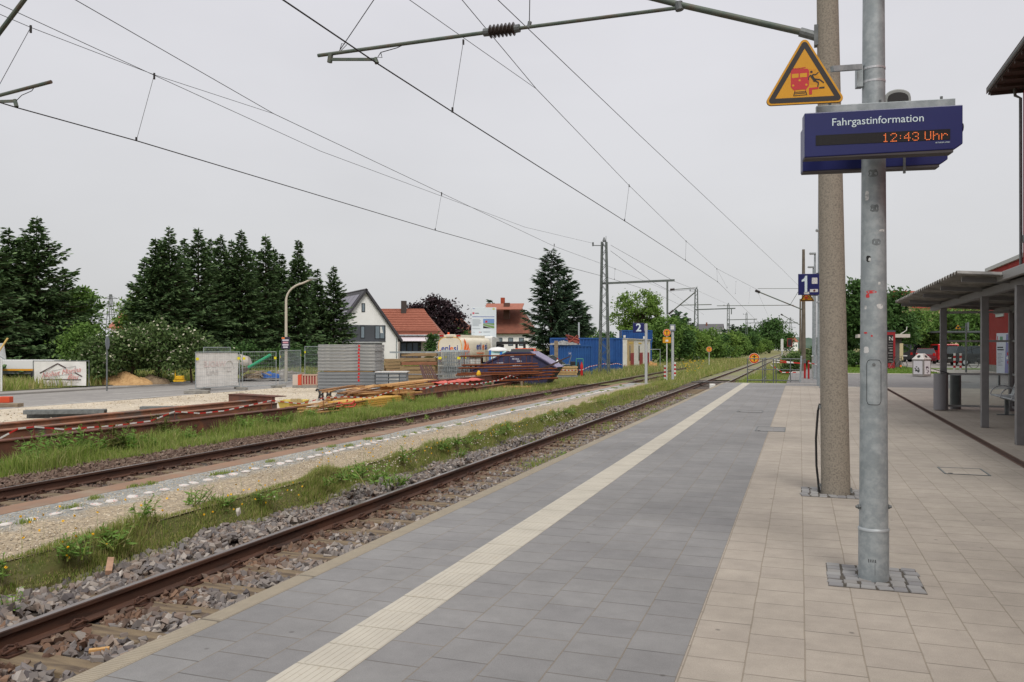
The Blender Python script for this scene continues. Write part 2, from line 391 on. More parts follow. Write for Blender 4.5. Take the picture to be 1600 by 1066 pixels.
m_meadow = M('meadow_ground', C(118, 118, 64, .8), .95, col2=C(140, 128, 86, .8), scale=.12, col3=C(82, 104, 46, .8), scale3=.35, bump=.5, bscale=8)
m_lawn = M('lawn_ground', C(96, 122, 48, .8), .95, col2=C(112, 128, 58, .8), scale=.6, bump=.4, bscale=25)
m_road = M('road_asphalt', C(150, 146, 142, .85), .9, col2=C(138, 134, 131, .85), scale=.3, col3=C(160, 156, 150, .85), scale3=2, bump=.15, bscale=60)
m_pave = M('pavement_asphalt', C(160, 156, 150, .85), .9, col2=C(146, 142, 138, .85), scale=.8)
m_edge = paving('edge_stone', C(158, 148, 130, .9), C(150, 140, 124, .9), C(110, 102, 90), size=1.0, row=.4, dirt=.12)
# ground: one sheet to the horizon, low hills far away
def ground_z(x, y):
    r = math.hypot(x, y)
    z = -.82
    if y > 48 and -40 < x < 3: z += .06 * min(1, (y - 48) / 30) * (1 if x > -17 else 0)
    if x > 2: z = -.82 + .75 * min(1, max(0, (y - 100) / 60)) if y > 100 else -.82
    return z
gx = [-2600, -1200, -500, -220, -120, -80, -60, -50, -42, -38, -30, -22, -17, -14, -11, -8, -5, -2.6, 0, 2, 3, 8, 20, 45, 80, 150, 300, 700, 1500, 2800]
gy = [-300, -100, -30, 0, 20, 46, 50, 56, 62, 70, 80, 95, 110, 130, 160, 200, 260, 340, 500, 800, 1400, 2400, 3600]
V = [(x, y, ground_z(x, y)) for y in gy for x in gx]; nx = len(gx)
Fc = np.array([[i * nx + j, i * nx + j + 1, (i + 1) * nx + j + 1, (i + 1) * nx + j] for i in range(len(gy) - 1) for j in range(nx - 1)])
ST(np_mesh('ground', np.array(V), [Fc], m_meadow))
m_hill = M('hill_forest', C(74, 92, 80, .9), 1, col2=C(96, 110, 100, .9), scale=.02, lo=.4, hi=.6)  # bluish tint paints the distance haze into the colour
def ridge(name, px0, px1, dist, ytop, seed, n=90, rough=2.5):
    rr = random.Random(seed); V = []; F = []
    for i in range(n + 1):
        px = px0 + (px1 - px0) * i / n; p = P(px, HOR, d=dist)
        e = math.sin(math.pi * i / n) ** .4
        h = (HOR - ytop) / F_PX * dist * e + EYE + rr.uniform(-rough, rough) * e + math.sin(i * .33) * rough
        V += [(p.x, p.y, -1.5), (p.x * 1.02, p.y * 1.02, max(h, -1)), (p.x * 1.12, p.y * 1.12, -1.5)]
    for i in range(n):
        a = 3 * i; F += [[a, a + 3, a + 4, a + 1], [a + 1, a + 4, a + 5, a + 2]]
    return ST(np_mesh(name, np.array(V), [np.array(F)], m_hill))
ridge('hills', 1040, 1420, 1500, 527, 3)
ridge('hills', -300, 700, 1900, 528, 5)

# platform (one solid edge wall + paved sheets)
XE, YEND = -3.35, 38.4
ST(MB().box(XE, XE + .16, -12, YEND + .3, -.80, -.004).build('platform_edge', m_edge, bevel=.008))
m_rib = M('edge_ribs', C(160, 150, 132, .92), .85, col2=C(150, 141, 125, .92), scale=9)
mb = MB()
for i in range(int(YEND / .02)):                        # fine ribs of the edge stone, running across the edge
    y = 2.4 + i * .02
    if y > 13: break
    if (y % 1.0) < .03: continue
    mb.box(XE + .02, XE + .135, y, y + .013, -.006, -.0028)
ST(mb.build('platform_edge', m_rib))
ST(MB().box(XE + .16, XE + 3.0, -12, YEND + .3, -.80, -.02).build('platform', concrete))
strip('grey_paving_field', [XE + .16, -2.41], [0, 0], -12, YEND, m_grey2)
strip('grey_paving_field', [-2.105, -.563], [0, 0], -12, YEND, m_grey)
m_tact = M('tactile_paving', C(198, 192, 178, .84), .8, col2=C(184, 178, 165, .84), scale=2.5, lo=.4, hi=.7, col3=C(178, 168, 150, .9), scale3=14, lo3=.58, hi3=.75)
mb = MB(); k = 0
y = -12.0
while y < YEND:                                          # guidance slabs, each 30 cm long with eight ribs
    yy = min(y + .294, YEND); dz = RNG.normal() * .0006
    mb.box(-2.41, -2.105, y, yy, -.01, .001 + dz)
    if y > 1:
        for j in range(8):
            x0 = -2.405 + j * .0375
            mb.box(x0, x0 + .031, y + .003, yy - .003, .001 + dz, .0024 + dz)
    y += .30
ST(mb.build('tactile_strip', m_tact))
strip('joint_bed', [-2.42, -2.10], [-.008, -.008], -12, YEND, M('joint_sand', C(140, 130, 112), .95))
m_light = M('light_paving', C(196, 190, 178, .9), .85, col2=C(180, 174, 162, .9), scale=3)
strip('light_paving_line', [XE + .16, 1.1], [.001, .001], YEND, YEND + .3, m_light)
strip('plaza_paving', [-.563, 2.58], [0, 0], -12, 36.3, m_tan)
strip('plaza_paving', [2.76, 60], [-.001, -.001], -12, 36.3, m_tan)
ST(MB().add([(2.47, -12, .001), (2.62, -12, .001), (3.28, 36.3, .001), (3.12, 36.3, .001)], [(0, 1, 2, 3)]).build('drain_channel', M('drain_grate', C(112, 86, 72), .8, .1, C(84, 66, 58), 6, bump=.4, bscale=90)))
mb = MB()
for i in range(460):
    t_ = i / 460.; yy = -2 + 38 * t_; xx = 2.47 + (3.12 - 2.47) * (yy + 12) / 48.3
    mb.box(xx + .03, xx + .125, yy, yy + .022, .0015, .004)
ST(mb.build('drain_channel', M('drain_slot', C(60, 44, 38), .9)))
strip('plaza_paving', [2.55, 2.80], [-.003, -.003], -12, 36.3, m_tan)
strip('plaza_band', [-.563, 60], [-.001, -.001], 36.3, 54.4, m_band)
strip('path', [.15, 2.2], [.003, .003], YEND + .3, 62, m_band)
ST(MB().box(2.2, 60, 54.4, 54.65, -.1, .03).build('kerb', m_light, bevel=.01))
strip('lawn', [2.2, 8.2], [.01, .01], 54.65, 82, m_lawn)
strip('lawn', [9.2, 22], [.03, .03], 66, 70, m_lawn)
strip('car_park', [2.2, 90], [-.01, -.01], 54.5, 130, M('car_park_paving', C(158, 150, 144, .8), .9, col2=C(140, 134, 130, .8), scale=.4))
strip('path', [8.2, 60], [.02, .02], 54.65, 66, M('pale_path', C(186, 178, 170, .85), .9, col2=C(170, 162, 154, .85), scale=.5))
ST(MB().box(-.5, 60, -12, 130, -.80, -.03).build('plaza_base', concrete))
strip('plaza_mark', [1.4, 2.15], [.004, .004], 35.6, 36.2, m_light)

# tracks: beds, rails, sleepers
strip('track_bed', [-7.6, -6.86, -6.45, -5.9, -3.35], [-.80, -.72, -.73, -.765, -.765], -12, 60, m_ballast, 60, .008)
strip('track_bed', [-6.9, -6.3, -3.6, -3.0], [-.74, -.71, -.71, -.74], 60, 420, gravel_mat('far_bed', [C(128, 120, 110), C(108, 100, 92), C(146, 138, 126)], 9, C(128, 134, 80), .5, .45, .62), 20, .01)
strip('track_bed', [-13.6, -12.9, -12.2, -9.15], [-.80, -.74, -.76, -.76], -12, 105, m_ballast, 60, .008)
Z_RAIL = -.56
rail_m = M('rail_steel', C(74, 56, 48), .7, .25, C(98, 68, 54), 4, col3=C(58, 46, 42), scale3=12, stretch=(1, .15, 1), bump=.1, bscale=30)
rail_top = M('rail_running_surface', C(150, 142, 138), .28, .85, C(122, 110, 104), 3, stretch=(1, .1, 1))
prof = [(-.07, -.165), (.07, -.165), (.07, -.152), (.015, -.132), (.009, -.05), (.0335, -.036), (.0335, -.006), (.027, 0), (-.027, 0), (-.0335, -.006), (-.0335, -.036), (-.009, -.05), (-.015, -.132), (-.07, -.152)]
def rail(x, y0, y1, label, dz=0):
    o = MB().prism(prof, y0, y1, mtx=Matrix.Translation((x, 0, Z_RAIL + dz))).build('rail', rail_m)
    tag(o, label, 'rail')
    hd = MB().box(x - .0315, x + .024, y0, y1, Z_RAIL + dz - .003, Z_RAIL + dz + .001).build('running_surface', rail_top, o)
    return o
rail(-5.75, -12, 400, 'brown rail with a shiny top nearest the ballast heap beside the low gravel platform')
rail(-4.245, -12, 400, 'rail running close under the grey platform edge')
rail(-11.55, -12, 103, 'brown rail in front of the rusty girders on the far track')
rail(-10.045, -12, 103, 'rail tucked below the edge of the low gravel platform')
sl_m = M('weathered_sleeper', C(128, 112, 88), .9, col2=C(98, 84, 68), scale=5, col3=C(70, 58, 50), scale3=3, bump=.5, bscale=30, stretch=(.4, 2.5, 1))
iron = M('rusty_iron', C(66, 46, 38), .8, .2, C(88, 58, 44), 20)
def sleeper_proto():
    s = MB().box(-1.3, 1.3, -.125, .125, -.16, 0).build('sleeper', sl_m, bevel=.012)
    for xr in (-.735, .77):
        f = MB().box(xr - .17, xr + .17, -.075, .075, 0, .014)
        for sx in (-1, 1):
            for sy in (-.045, .045):
                c = Vector((xr + sx * .105, sy, .014))
                f.cyl(c, c + Vector((0, 0, .06)), .011, n=6); f.cyl(c + Vector((0, 0, .03)), c + Vector((0, 0, .048)), .02, n=6)
            pts = [Vector((xr + sx * (.11 + .045 * math.cos(a)), .075 * math.sin(a), .045 + .016 * math.cos(2 * a))) for a in np.linspace(0, 2 * math.pi, 11)]
            f.tube(pts, .0125, 5)
        f.build('rail_fastening', iron, s)
    return s
def sleepers(xc, y0, n, label, group, first, fresh):
    for i in range(n):
        if i == 0 and fresh: o = first
        elif i < 26: o = copy_tree(first)
        else: o = first.copy(); COL.objects.link(o)
        o.location = (xc + RNG.normal() * .01, y0 + .66 * i, -.728 + RNG.normal() * .003); o.rotation_euler = (0, 0, RNG.normal() * .008)
        tag(o, label, 'sleeper', group)
sp_ = sleeper_proto()
SL1 = [1.35 + .66 * i for i in range(70)]
sleepers(-5.0, 1.35, 70, 'weathered sleeper in the ballast of the track beside the grey platform', 'sleepers of the platform track', sp_, True)
sleepers(-10.8, 4.0, 70, 'weathered sleeper of the far track beside the low gravel platform', 'sleepers of the far track', sp_, False)

# low gravel platform between the tracks
ZP = -.39
LPE = 46.0
ST(MB().box(-9.38, -8.97, -12, LPE, -.80, ZP + .006).build('low_platform_edge', M('reddish_kerb', C(142, 112, 90), .9, col2=C(122, 100, 86), scale=2, col3=C(150, 136, 116), scale3=1), bevel=.01))
strip('gravel_path', [-8.97, -8.3, -7.7, -6.97], [ZP, ZP, ZP, ZP], -12, LPE, m_gravel_grey, 60, .005)
strip('verge', [-6.99, -6.87, -6.76], [ZP + .004, -.58, -.80], -12, LPE, M('grassy_earth', C(112, 108, 66, .8), .95, col2=C(92, 104, 50, .8), scale=6, col3=C(136, 122, 96, .8), scale3=3, bump=.5, bscale=30), 60, .012)
strip('verge', [-9.0, -7.05, -6.6], [ZP - .1, ZP - .1, -.80], LPE, LPE + 3.5, m_grass, 4, .01)
disc_m = M('marker_plastic', C(200, 195, 189), .6, col2=C(190, 112, 106), scale=30, lo=.58, hi=.63)
disc = MB().lathe([(.075, 0), (.07, .012), (.03, .022), (.0, .023)], n=14).build('marker_disc', disc_m, smooth=True)
for i in range(108):
    o = put(disc, i > 0, (-8.37 + RNG.normal() * .015, 6.6 + i * .30 + RNG.normal() * .02, ZP + .004), RNG.uniform(0, 6))
    o.rotation_euler = (RNG.normal() * .06, RNG.normal() * .06, RNG.uniform(0, 6))
    tag(o, 'white marker disc with red spots pressed into the gravel of the low platform', 'marker disc', 'white marker discs in the gravel')

# yard, road and verge on the far side
strip('verge', [-15.6, -14.9, -13.3, -12.9], [-.68, -.70, -.74, -.80], -12, 110, m_grass, 60, .01)
strip('yard', [-28, -22, -15.2], [YZ, YZ + .01, YZ], -20, 74, m_yard, 30, .01)
strip('road', [-36, -28], [YZ - .005, YZ - .005], -60, 260, m_road)
ST(MB().box(-36.15, -36, -60, 260, YZ - .1, YZ + .08).build('kerb', m_pave))
strip('pavement', [-38, -36.15], [YZ + .07, YZ + .07], -60, 260, m_pave)
strip('verge', [-75, -44, -38], [-.5, -.55, YZ + .06], -60, 260, m_grass, 40, .03)
m_line = M('road_marking', C(205, 203, 198), .8, col2=C(180, 176, 170), scale=3)
for i in range(9): strip('road_marking', [-32.06, -31.94], [YZ, YZ], 20 + i * 12, 26 + i * 12, m_line)
strip('road_marking', [-28.5, -28.36], [YZ, YZ], -60, 200, m_line)
strip('verge', [-17, -13.4, -7], [-.6, -.68, -.74], 49, 110, m_grass, 20, .03)

# ballast stones
import bmesh
def rock_templates(n, k):
    out = []
    for i in range(n):
        bm = bmesh.new()
        sx_ = np.array([1.15, RNG.uniform(.7, .95), RNG.uniform(.5, .75)])
        for j in range(k):
            v = np.array([j & 1, j >> 1 & 1, j >> 2 & 1]) * 2. - 1; v = v * RNG.uniform(.25, 1.0, 3) * sx_ * .92
            bm.verts.new(v)
        r = bmesh.ops.convex_hull(bm, input=bm.verts)
        bmesh.ops.delete(bm, geom=[g for g in r['geom_interior'] if isinstance(g, bmesh.types.BMVert)], context='VERTS')
        bm.verts.index_update(); bm.faces.ensure_lookup_table()
        out.append((np.array([v.co[:] for v in bm.verts]), np.array([[v.index for v in f.verts] for f in bm.faces]))); bm.free()
    return out
ROCKS = rock_templates(10, 8)
def rot_mats(n):
    q = RNG.normal(size=(n, 4)); q /= np.linalg.norm(q, axis=1)[:, None]; w, x, y, z = q.T
    return np.stack([1 - 2 * (y * y + z * z), 2 * (x * y - z * w), 2 * (x * z + y * w), 2 * (x * y + z * w), 1 - 2 * (x * x + z * z), 2 * (y * z - x * w),
                     2 * (x * z - y * w), 2 * (y * z + x * w), 1 - 2 * (x * x + y * y)], 1).reshape(n, 3, 3)
def stones(name, pts, rad, mat):
    Vs = []; Fs = []; off = 0; pick = RNG.integers(0, len(ROCKS), len(pts))
    for k, (tv, tf) in enumerate(ROCKS):
        id_ = np.where(pick == k)[0]; n = len(id_)
        if not n: continue
        Rm = rot_mats(n); v = np.einsum('nij,vj->nvi', Rm, tv) * rad[id_][:, None, None] + pts[id_][:, None, :]
        Vs.append(v.reshape(-1, 3)); Fs.append((tf[None] + (off + np.arange(n) * len(tv))[:, None, None]).reshape(-1, 3)); off += n * len(tv)
    return np_mesh(name, np.concatenate(Vs), [np.concatenate(Fs)], mat)
m_stone = island_ramp('ballast_stone', [C(104, 99, 98), C(132, 126, 122), C(84, 79, 80), C(152, 144, 136), C(122, 106, 96), C(114, 111, 112), C(144, 128, 114), C(94, 88, 87), C(176, 168, 160)], .85)
def bed(x0, x1, y0, y1, dens, r0, r1, zfun, rails, sl=None, slx=None):
    n = int((x1 - x0) * (y1 - y0) * dens); x = RNG.uniform(x0, x1, n); y = RNG.uniform(y0, y1, n); r = RNG.uniform(r0, r1, n)
    keep = np.ones(n, bool)
    for xr in rails: keep &= np.abs(x - xr) > .095
    if sl is not None:
        d = np.min(np.abs(y[:, None] - np.array(sl)[None]), axis=1)
        on = (d < .12) & (np.abs(x - slx) < 1.28); keep &= ~(on & (RNG.uniform(size=n) < .92 + .07 * (np.abs(x - slx + .735) < .3)))
    x, y, r = x[keep], y[keep], r[keep]
    return np.stack([x, y, zfun(x, y) + RNG.uniform(-.35, .75, len(x)) * r], 1), r
def z1(x, y):
    sh = np.clip((-5.9 - x) / .35, 0, 1) * np.clip((x + 6.9) / .12, 0, 1)
    return -.755 + sh * (.06 + .03 * np.sin(y * 1.7) + .02 * np.sin(y * 4.1 + x * 3))
a = bed(-6.84, -3.36, 1.8, 9, 620, .028, .062, z1, (-5.75, -4.245), SL1, -5.0)
b_ = bed(-6.84, -3.36, 9, 18, 380, .026, .052, z1, (-5.75, -4.245), SL1, -5.0)
c_ = bed(-6.84, -3.36, 18, 42, 130, .03, .055, z1, (-5.75, -4.245), SL1, -5.0)
pp_ = np.concatenate([a[0], b_[0], c_[0]]); pr_ = np.concatenate([a[1], b_[1], c_[1]]); nr_ = np.abs(pp_[:, 0] + 5.62) < RNG.uniform(.1, .5, len(pp_))
m_stone3 = island_ramp('stained_ballast_stone', [C(104, 80, 66), C(86, 66, 56), C(124, 98, 80), C(110, 92, 80), C(96, 82, 74), C(134, 116, 100)], .85)
STUFF(stones('ballast', pp_[nr_], pr_[nr_], m_stone3), 'rust stained ballast stones next to the brown rail of the platform track', 'ballast')
STUFF(stones('ballast', pp_[~nr_], pr_[~nr_], m_stone), 'grey crushed stone ballast around the sleepers of the platform track', 'ballast')
m_stone2 = island_ramp('rusty_ballast_stone', [C(104, 86, 76), C(84, 68, 60), C(122, 104, 92), C(96, 76, 64), C(132, 118, 106)], .85)
a = bed(-13.25, -11.6, 4, 22, 300, .025, .048, lambda x, y: -.75 + .05 * np.clip((-11.9 - x) / .3, 0, 1), (-11.55,), None)
b_ = bed(-13.25, -9.2, 22, 70, 70, .03, .055, lambda x, y: -.75 + .0 * x, (-11.55, -10.045), None)
c_ = bed(-11.5, -9.6, 4, 22, 160, .025, .045, lambda x, y: -.755 + .0 * x, (-11.55, -10.045), [4.0 + .66 * i for i in range(70)], -10.8)
STUFF(stones('ballast', np.concatenate([a[0], b_[0], c_[0]]), np.concatenate([a[1], b_[1], c_[1]]), m_stone2), 'brown ballast along the far track', 'ballast')
m_peb = island_ramp('pebble', [C(196, 180, 152), C(160, 150, 134), C(214, 204, 184), C(140, 132, 120)], .9)
n = 9000; x = RNG.uniform(-8.9, -7.0, n); y = 4 + 18 * RNG.uniform(size=n) ** 1.5
STUFF(stones('gravel', np.stack([x, y, np.full(n, ZP + .004)], 1), RNG.uniform(.005, .014, n), m_peb), 'loose fine gravel on the low platform', 'gravel')
n = 5000; x = RNG.uniform(-27.5, -15.4, n); y = RNG.uniform(8, 50, n)
STUFF(stones('gravel', np.stack([x, y, np.full(n, YZ + .01)], 1), RNG.uniform(.012, .045, n), m_peb), 'loose pale gravel on the yard', 'gravel')

# ------------------------------------------------------------------ grass and weeds
def blades(name, pts, h, w, mat, lean=.45, parent=None):
    n = len(pts); a = RNG.uniform(0, 2 * np.pi, n); la = RNG.uniform(0, 2 * np.pi, n); ln = np.abs(RNG.normal(0, lean, n)) * h
    side = np.stack([np.cos(a), np.sin(a), np.zeros(n)], 1) * (w / 2)[:, None]
    ld = np.stack([np.cos(la), np.sin(la), np.zeros(n)], 1) * ln[:, None]; up = np.zeros((n, 3)); up[:, 2] = h
    mid = pts + up * .55 + ld * .35; tip = pts + up * np.clip(1 - .25 * (ln / h)[:, None], .5, 1) + ld
    V = np.stack([pts - side, pts + side, mid + side * .8, mid - side * .8, tip], 1).reshape(-1, 3)
    o = (np.arange(n) * 5)[:, None]
    return np_mesh(name, V, [o + np.array([[0, 1, 2, 3]]), o + np.array([[3, 2, 4]])], mat, parent)
def clumpy(n, x0, x1, y0, y1, k=60, sd=.3, frac=.7, ypow=1.0):
    """positions gathered in clumps, denser near the front when ypow > 1"""
    cx = RNG.uniform(x0, x1, k); cy = y0 + (y1 - y0) * RNG.uniform(size=k) ** ypow
    i = RNG.integers(0, k, int(n * frac)); x = cx[i] + RNG.normal(0, sd * .5, len(i)); y = cy[i] + RNG.normal(0, sd, len(i))
    m = n - len(i); x = np.concatenate([x, RNG.uniform(x0, x1, m)]); y = np.concatenate([y, y0 + (y1 - y0) * RNG.uniform(size=m) ** ypow])
    return np.clip(x, x0, x1), y
g_fresh = island_ramp('fresh_grass', [C(120, 144, 62), C(142, 162, 76), C(102, 126, 54), C(160, 170, 94), C(128, 150, 66), C(178, 172, 118), C(112, 134, 64)], .7, .4)
g_mix = island_ramp('mixed_grass', [C(122, 148, 62), C(154, 162, 88), C(104, 132, 52), C(180, 168, 116), C(134, 152, 70), C(194, 178, 132), C(116, 142, 58)], .75, .4)
g_dry = island_ramp('dry_grass', [C(158, 152, 98), C(190, 176, 128), C(128, 140, 72), C(108, 130, 58), C(168, 158, 108), C(132, 142, 76), C(116, 136, 62)], .8, .3)
g_lawn = island_ramp('lawn_grass', [C(98, 132, 46), C(116, 142, 58), C(84, 116, 40)], .7, .3)
def zg(x): return np.interp(x, [-9, -6.97, -6.87, -6.74], [ZP, ZP, -.58, -.70])
x, y = clumpy(80000, -7.06, -6.62, 2.5, 30, 190, .26, .62, 1.3); ns_ = np.sin(y * 2.3 + 1) * np.sin(y * .71) + .5 * np.sin(x * 14 + y * 5); kp = (x < -6.78) | (RNG.uniform(size=len(x)) < .3); x, y, ns_ = x[kp], y[kp], ns_[kp]; h = RNG.uniform(.025, .085, len(x)) * np.clip(1 + 1.1 * ns_, .45, 2.4); 
STUFF(blades('grass', np.stack([x, y, zg(x)], 1), h, RNG.uniform(.004, .010, len(x)), g_mix), 'green grass and weeds between the gravel path and the ballast', 'grass')
x, y = clumpy(9000, -7.4, -6.6, 30, 48, 60, .5, .8); STUFF(blades('grass', np.stack([x, y, zg(x)], 1), RNG.uniform(.06, .2, len(x)), RNG.uniform(.012, .022, len(x)), g_mix), 'scattered grass tufts along the far half of the low platform', 'grass')
x, y = clumpy(4200, -8.98, -8.2, 6, 46, 46, .07, 1.0, 1.3); STUFF(blades('grass', np.stack([x, y, np.full(len(x), ZP)], 1), RNG.uniform(.02, .07, len(x)), RNG.uniform(.006, .012, len(x)), g_fresh), 'small green tufts growing between the white marker discs', 'grass')
x, y = clumpy(40000, -14.9, -13.05, 5, 36, 130, .30, .75, 1.2); STUFF(blades('grass', np.stack([x, y, np.full(len(x), -.72)], 1), RNG.uniform(.06, .26, len(x)) * (1 + .9 * (np.sin(x * 3.1 + y * 1.3) * np.sin(y * .8 - x) > .15)), RNG.uniform(.008, .017, len(x)), g_fresh), 'fresh tall grass between the far track and the girders', 'grass')
x, y = clumpy(26000, -15.4, -12.9, 36, 84, 140, .8, .5); STUFF(blades('grass', np.stack([x, y, np.full(len(x), -.72)], 1), RNG.uniform(.1, .36, len(x)), RNG.uniform(.015, .03, len(x)), g_mix), 'long grass along the far track in front of the containers', 'grass')
x, y = clumpy(3500, -6.3, -3.6, 14, 42, 40, .3, .95); STUFF(blades('grass', np.stack([x, y, np.full(len(x), -.75)], 1), RNG.uniform(.04, .14, len(x)), RNG.uniform(.01, .02, len(x)), g_fresh), 'sparse weeds among the sleepers of the platform track', 'grass')
x = RNG.uniform(-17, -.3, 60000); y = 46 + 100 * RNG.uniform(size=60000) ** 1.4; kp = ((x < -6.7) | (x > -3.2)) & ~((y < 49) & (x < -6.4)) & ~((y < 62) & (x > .1)) & ~((x < -9.3) & (x > -12.3) & (y < 90))
x, y = x[kp], y[kp]; pn_ = 62 + 26 * np.sin(x * .35 + y * .05) + 12 * np.sin(x * 1.1 - y * .21) + RNG.normal(0, 9, len(x))
for mk_, mt_, lb_ in ((y < pn_, g_mix, 'greener tall grass around the tracks just beyond the platform'), (y >= pn_, g_dry, 'long dry meadow grass farther along the tracks')):
    n = int(mk_.sum()); STUFF(blades('meadow_grass', np.stack([x[mk_], y[mk_], np.full(n, -.74) + .1 * (y[mk_] > 60)], 1), RNG.uniform(.2, .7, n) * np.clip((y[mk_] - 38) / 25, .45, 1), RNG.uniform(.02, .05, n) * np.clip(y[mk_] / 70, .6, 1.4), mt_, .7), lb_, 'meadow grass')
x = RNG.uniform(-3.2, 0, 9000); y = RNG.uniform(39.2, 60, 9000); STUFF(blades('grass', np.stack([x, y, np.full(len(x), -.72)], 1), RNG.uniform(.3, .75, len(x)), RNG.uniform(.015, .03, len(x)), g_fresh), 'green grass behind the railing at the end of the platform', 'grass')
x = RNG.uniform(2.3, 8.2, 9000); y = RNG.uniform(54.7, 80, 9000); STUFF(blades('lawn_grass', np.stack([x, y, np.full(len(x), .01)], 1), RNG.uniform(.04, .10, len(x)), RNG.uniform(.02, .04, len(x)), g_lawn), 'short mown lawn behind the kerb of the plaza', 'lawn')
x, y = clumpy(40000, -46, -38.1, 18, 110, 160, 1.2, .5); STUFF(blades('grass', np.stack([x, y, np.full(len(x), -.6)], 1), RNG.uniform(.3, .8, len(x)), RNG.uniform(.03, .06, len(x)), g_mix), 'roadside grass below the trees', 'grass')
# flower heads on thin stems
def flowers(name, pts, h, r, col, label):
    n = len(pts); st = blades(name, pts, h, np.full(n, .004), g_fresh, .15)
    Vv = st.data.vertices; co = np.empty(len(Vv) * 3, np.float32); Vv.foreach_get('co', co); tips = co.reshape(-1, 5, 3)[:, 4]
    Rm = rot_mats(n); q = np.array([[-1, -1, 0], [1, -1, 0], [1, 1, 0], [-1, 1, 0], [-1, 0, -1], [1, 0, -1], [1, 0, 1], [-1, 0, 1.]]) * r
    v = np.einsum('nij,vj->nvi', Rm, q) + tips[:, None]
    o = (np.arange(n) * 8)[:, None]
    f = np_mesh('flower_heads', v.reshape(-1, 3), [np.concatenate([o + np.array([[0, 1, 2, 3]]), o + np.array([[4, 5, 6, 7]])])], M('petal_' + name, col, .7), st)
    STUFF(st, label, 'wild flowers'); return st
x, y = clumpy(150, -7.05, -6.8, 5, 24, 22, .3, .9); flowers('yellow_flowers', np.stack([x, y, zg(x)], 1), RNG.uniform(.12, .42, len(x)), .011, C(226, 178, 30), 'yellow wild flowers on thin stems beside the ballast')
x, y = clumpy(420, -7.05, -6.6, 9, 26, 26, .4, .9); flowers('pale_flowers', np.stack([x, y, zg(x)], 1), RNG.uniform(.15, .4, len(x)), .009, C(206, 196, 180), 'pale seed heads standing in the grass strip')
x, y = clumpy(50, -7.9, -6.8, 52, 64, 5, .5, 1.0); flowers('tall_yellow_flowers', np.stack([x, y, np.full(len(x), -.5)], 1), RNG.uniform(.5, 1.2, len(x)), .03, C(214, 180, 40), 'tall yellow flowers at the far end of the low platform')

# ================================================================== THINGS ON AND AROUND THE PLATFORM
# setts round the two poles
sett_m = island_ramp('sett_stone', [C(138, 137, 136), C(128, 127, 128), C(148, 147, 145), C(134, 131, 128)], .85)
def sett_patch(cx, cy, w, d, hole):
    ST(MB().box(cx - w / 2, cx + w / 2, cy - d / 2, cy + d / 2, -.01, .003).build('sett_bed', M('sett_joint', C(88, 82, 74), .95, col2=C(66, 62, 56), scale=20)))
    mb = MB(); s = .088; ny = int(d / s); nx = int(w / s)
    for j in range(ny):
        for i in range(nx):
            x = cx - w / 2 + (i + .5) * w / nx + RNG.normal() * .006; y = cy - d / 2 + (j + .5) * d / ny + RNG.normal() * .006
            if math.hypot(x - cx, y - cy) < hole: continue
            a = w / nx / 2 - .004 + RNG.uniform(-.005, .002); b = d / ny / 2 - .004 + RNG.uniform(-.005, .002); rz = RNG.normal() * .09
            mt = Matrix.Translation((x, y, 0)) @ Matrix.Rotation(rz, 4, 'Z'); h = .009 + RNG.uniform(-.003, .003)
            q = [(-a, -b), (a, -b), (a, b), (-a, b)]
            vs = [mt @ Vector((p[0], p[1], .002)) for p in q] + [mt @ Vector((p[0] * .93, p[1] * .93, h)) for p in q]
            mb.add(vs, [(4, 5, 6, 7), (0, 1, 5, 4), (1, 2, 6, 5), (2, 3, 7, 6), (3, 0, 4, 7)])
    ST(mb.build('sett_paving', sett_m))
pb = G(1365, 905, 0); mbp = G(1306, 771, 0)
sett_patch(pb.x, pb.y + .03, .60, .62, .10); sett_patch(mbp.x, mbp.y, .72, .62, .16)

# galvanised pole with information displays
pole = T('platform_pole', 'thick galvanised pole carrying the blue passenger displays, stickers on its shaft', 'pole', pb)
sh = MB(); rz0 = lambda z: .094 - (z - .35) * .0066
sh.tube([(0, 0, -.02), (0, 0, .345)], .0985, 40); sh.tube([(0, 0, .335), (0, 0, 6.2)], [rz0(.335), .056], 40)
sh.build('shaft', galv, pole, smooth=True)
wl = MB(); wl.lathe([(rz0(.35) + .001, .34), (.1015, .343), (.1015, .352), (rz0(.35) + .001, .362)], n=40); wl.build('weld_ring', M('weld', C(168, 174, 176), .5, .3), pole, smooth=True)
bl = MB()
for a in (YAW, YAW + math.pi): 
    d = Vector((math.cos(a), math.sin(a), 0)); bl.cyl(d * .09 + Vector((0, 0, .50)), d * .122 + Vector((0, 0, .50)), .011, n=6); bl.cyl(d * .10 + Vector((0, 0, .50)), d * .108 + Vector((0, 0, .50)), .017, n=8)
bl.build('bolt', galv_d, pole)
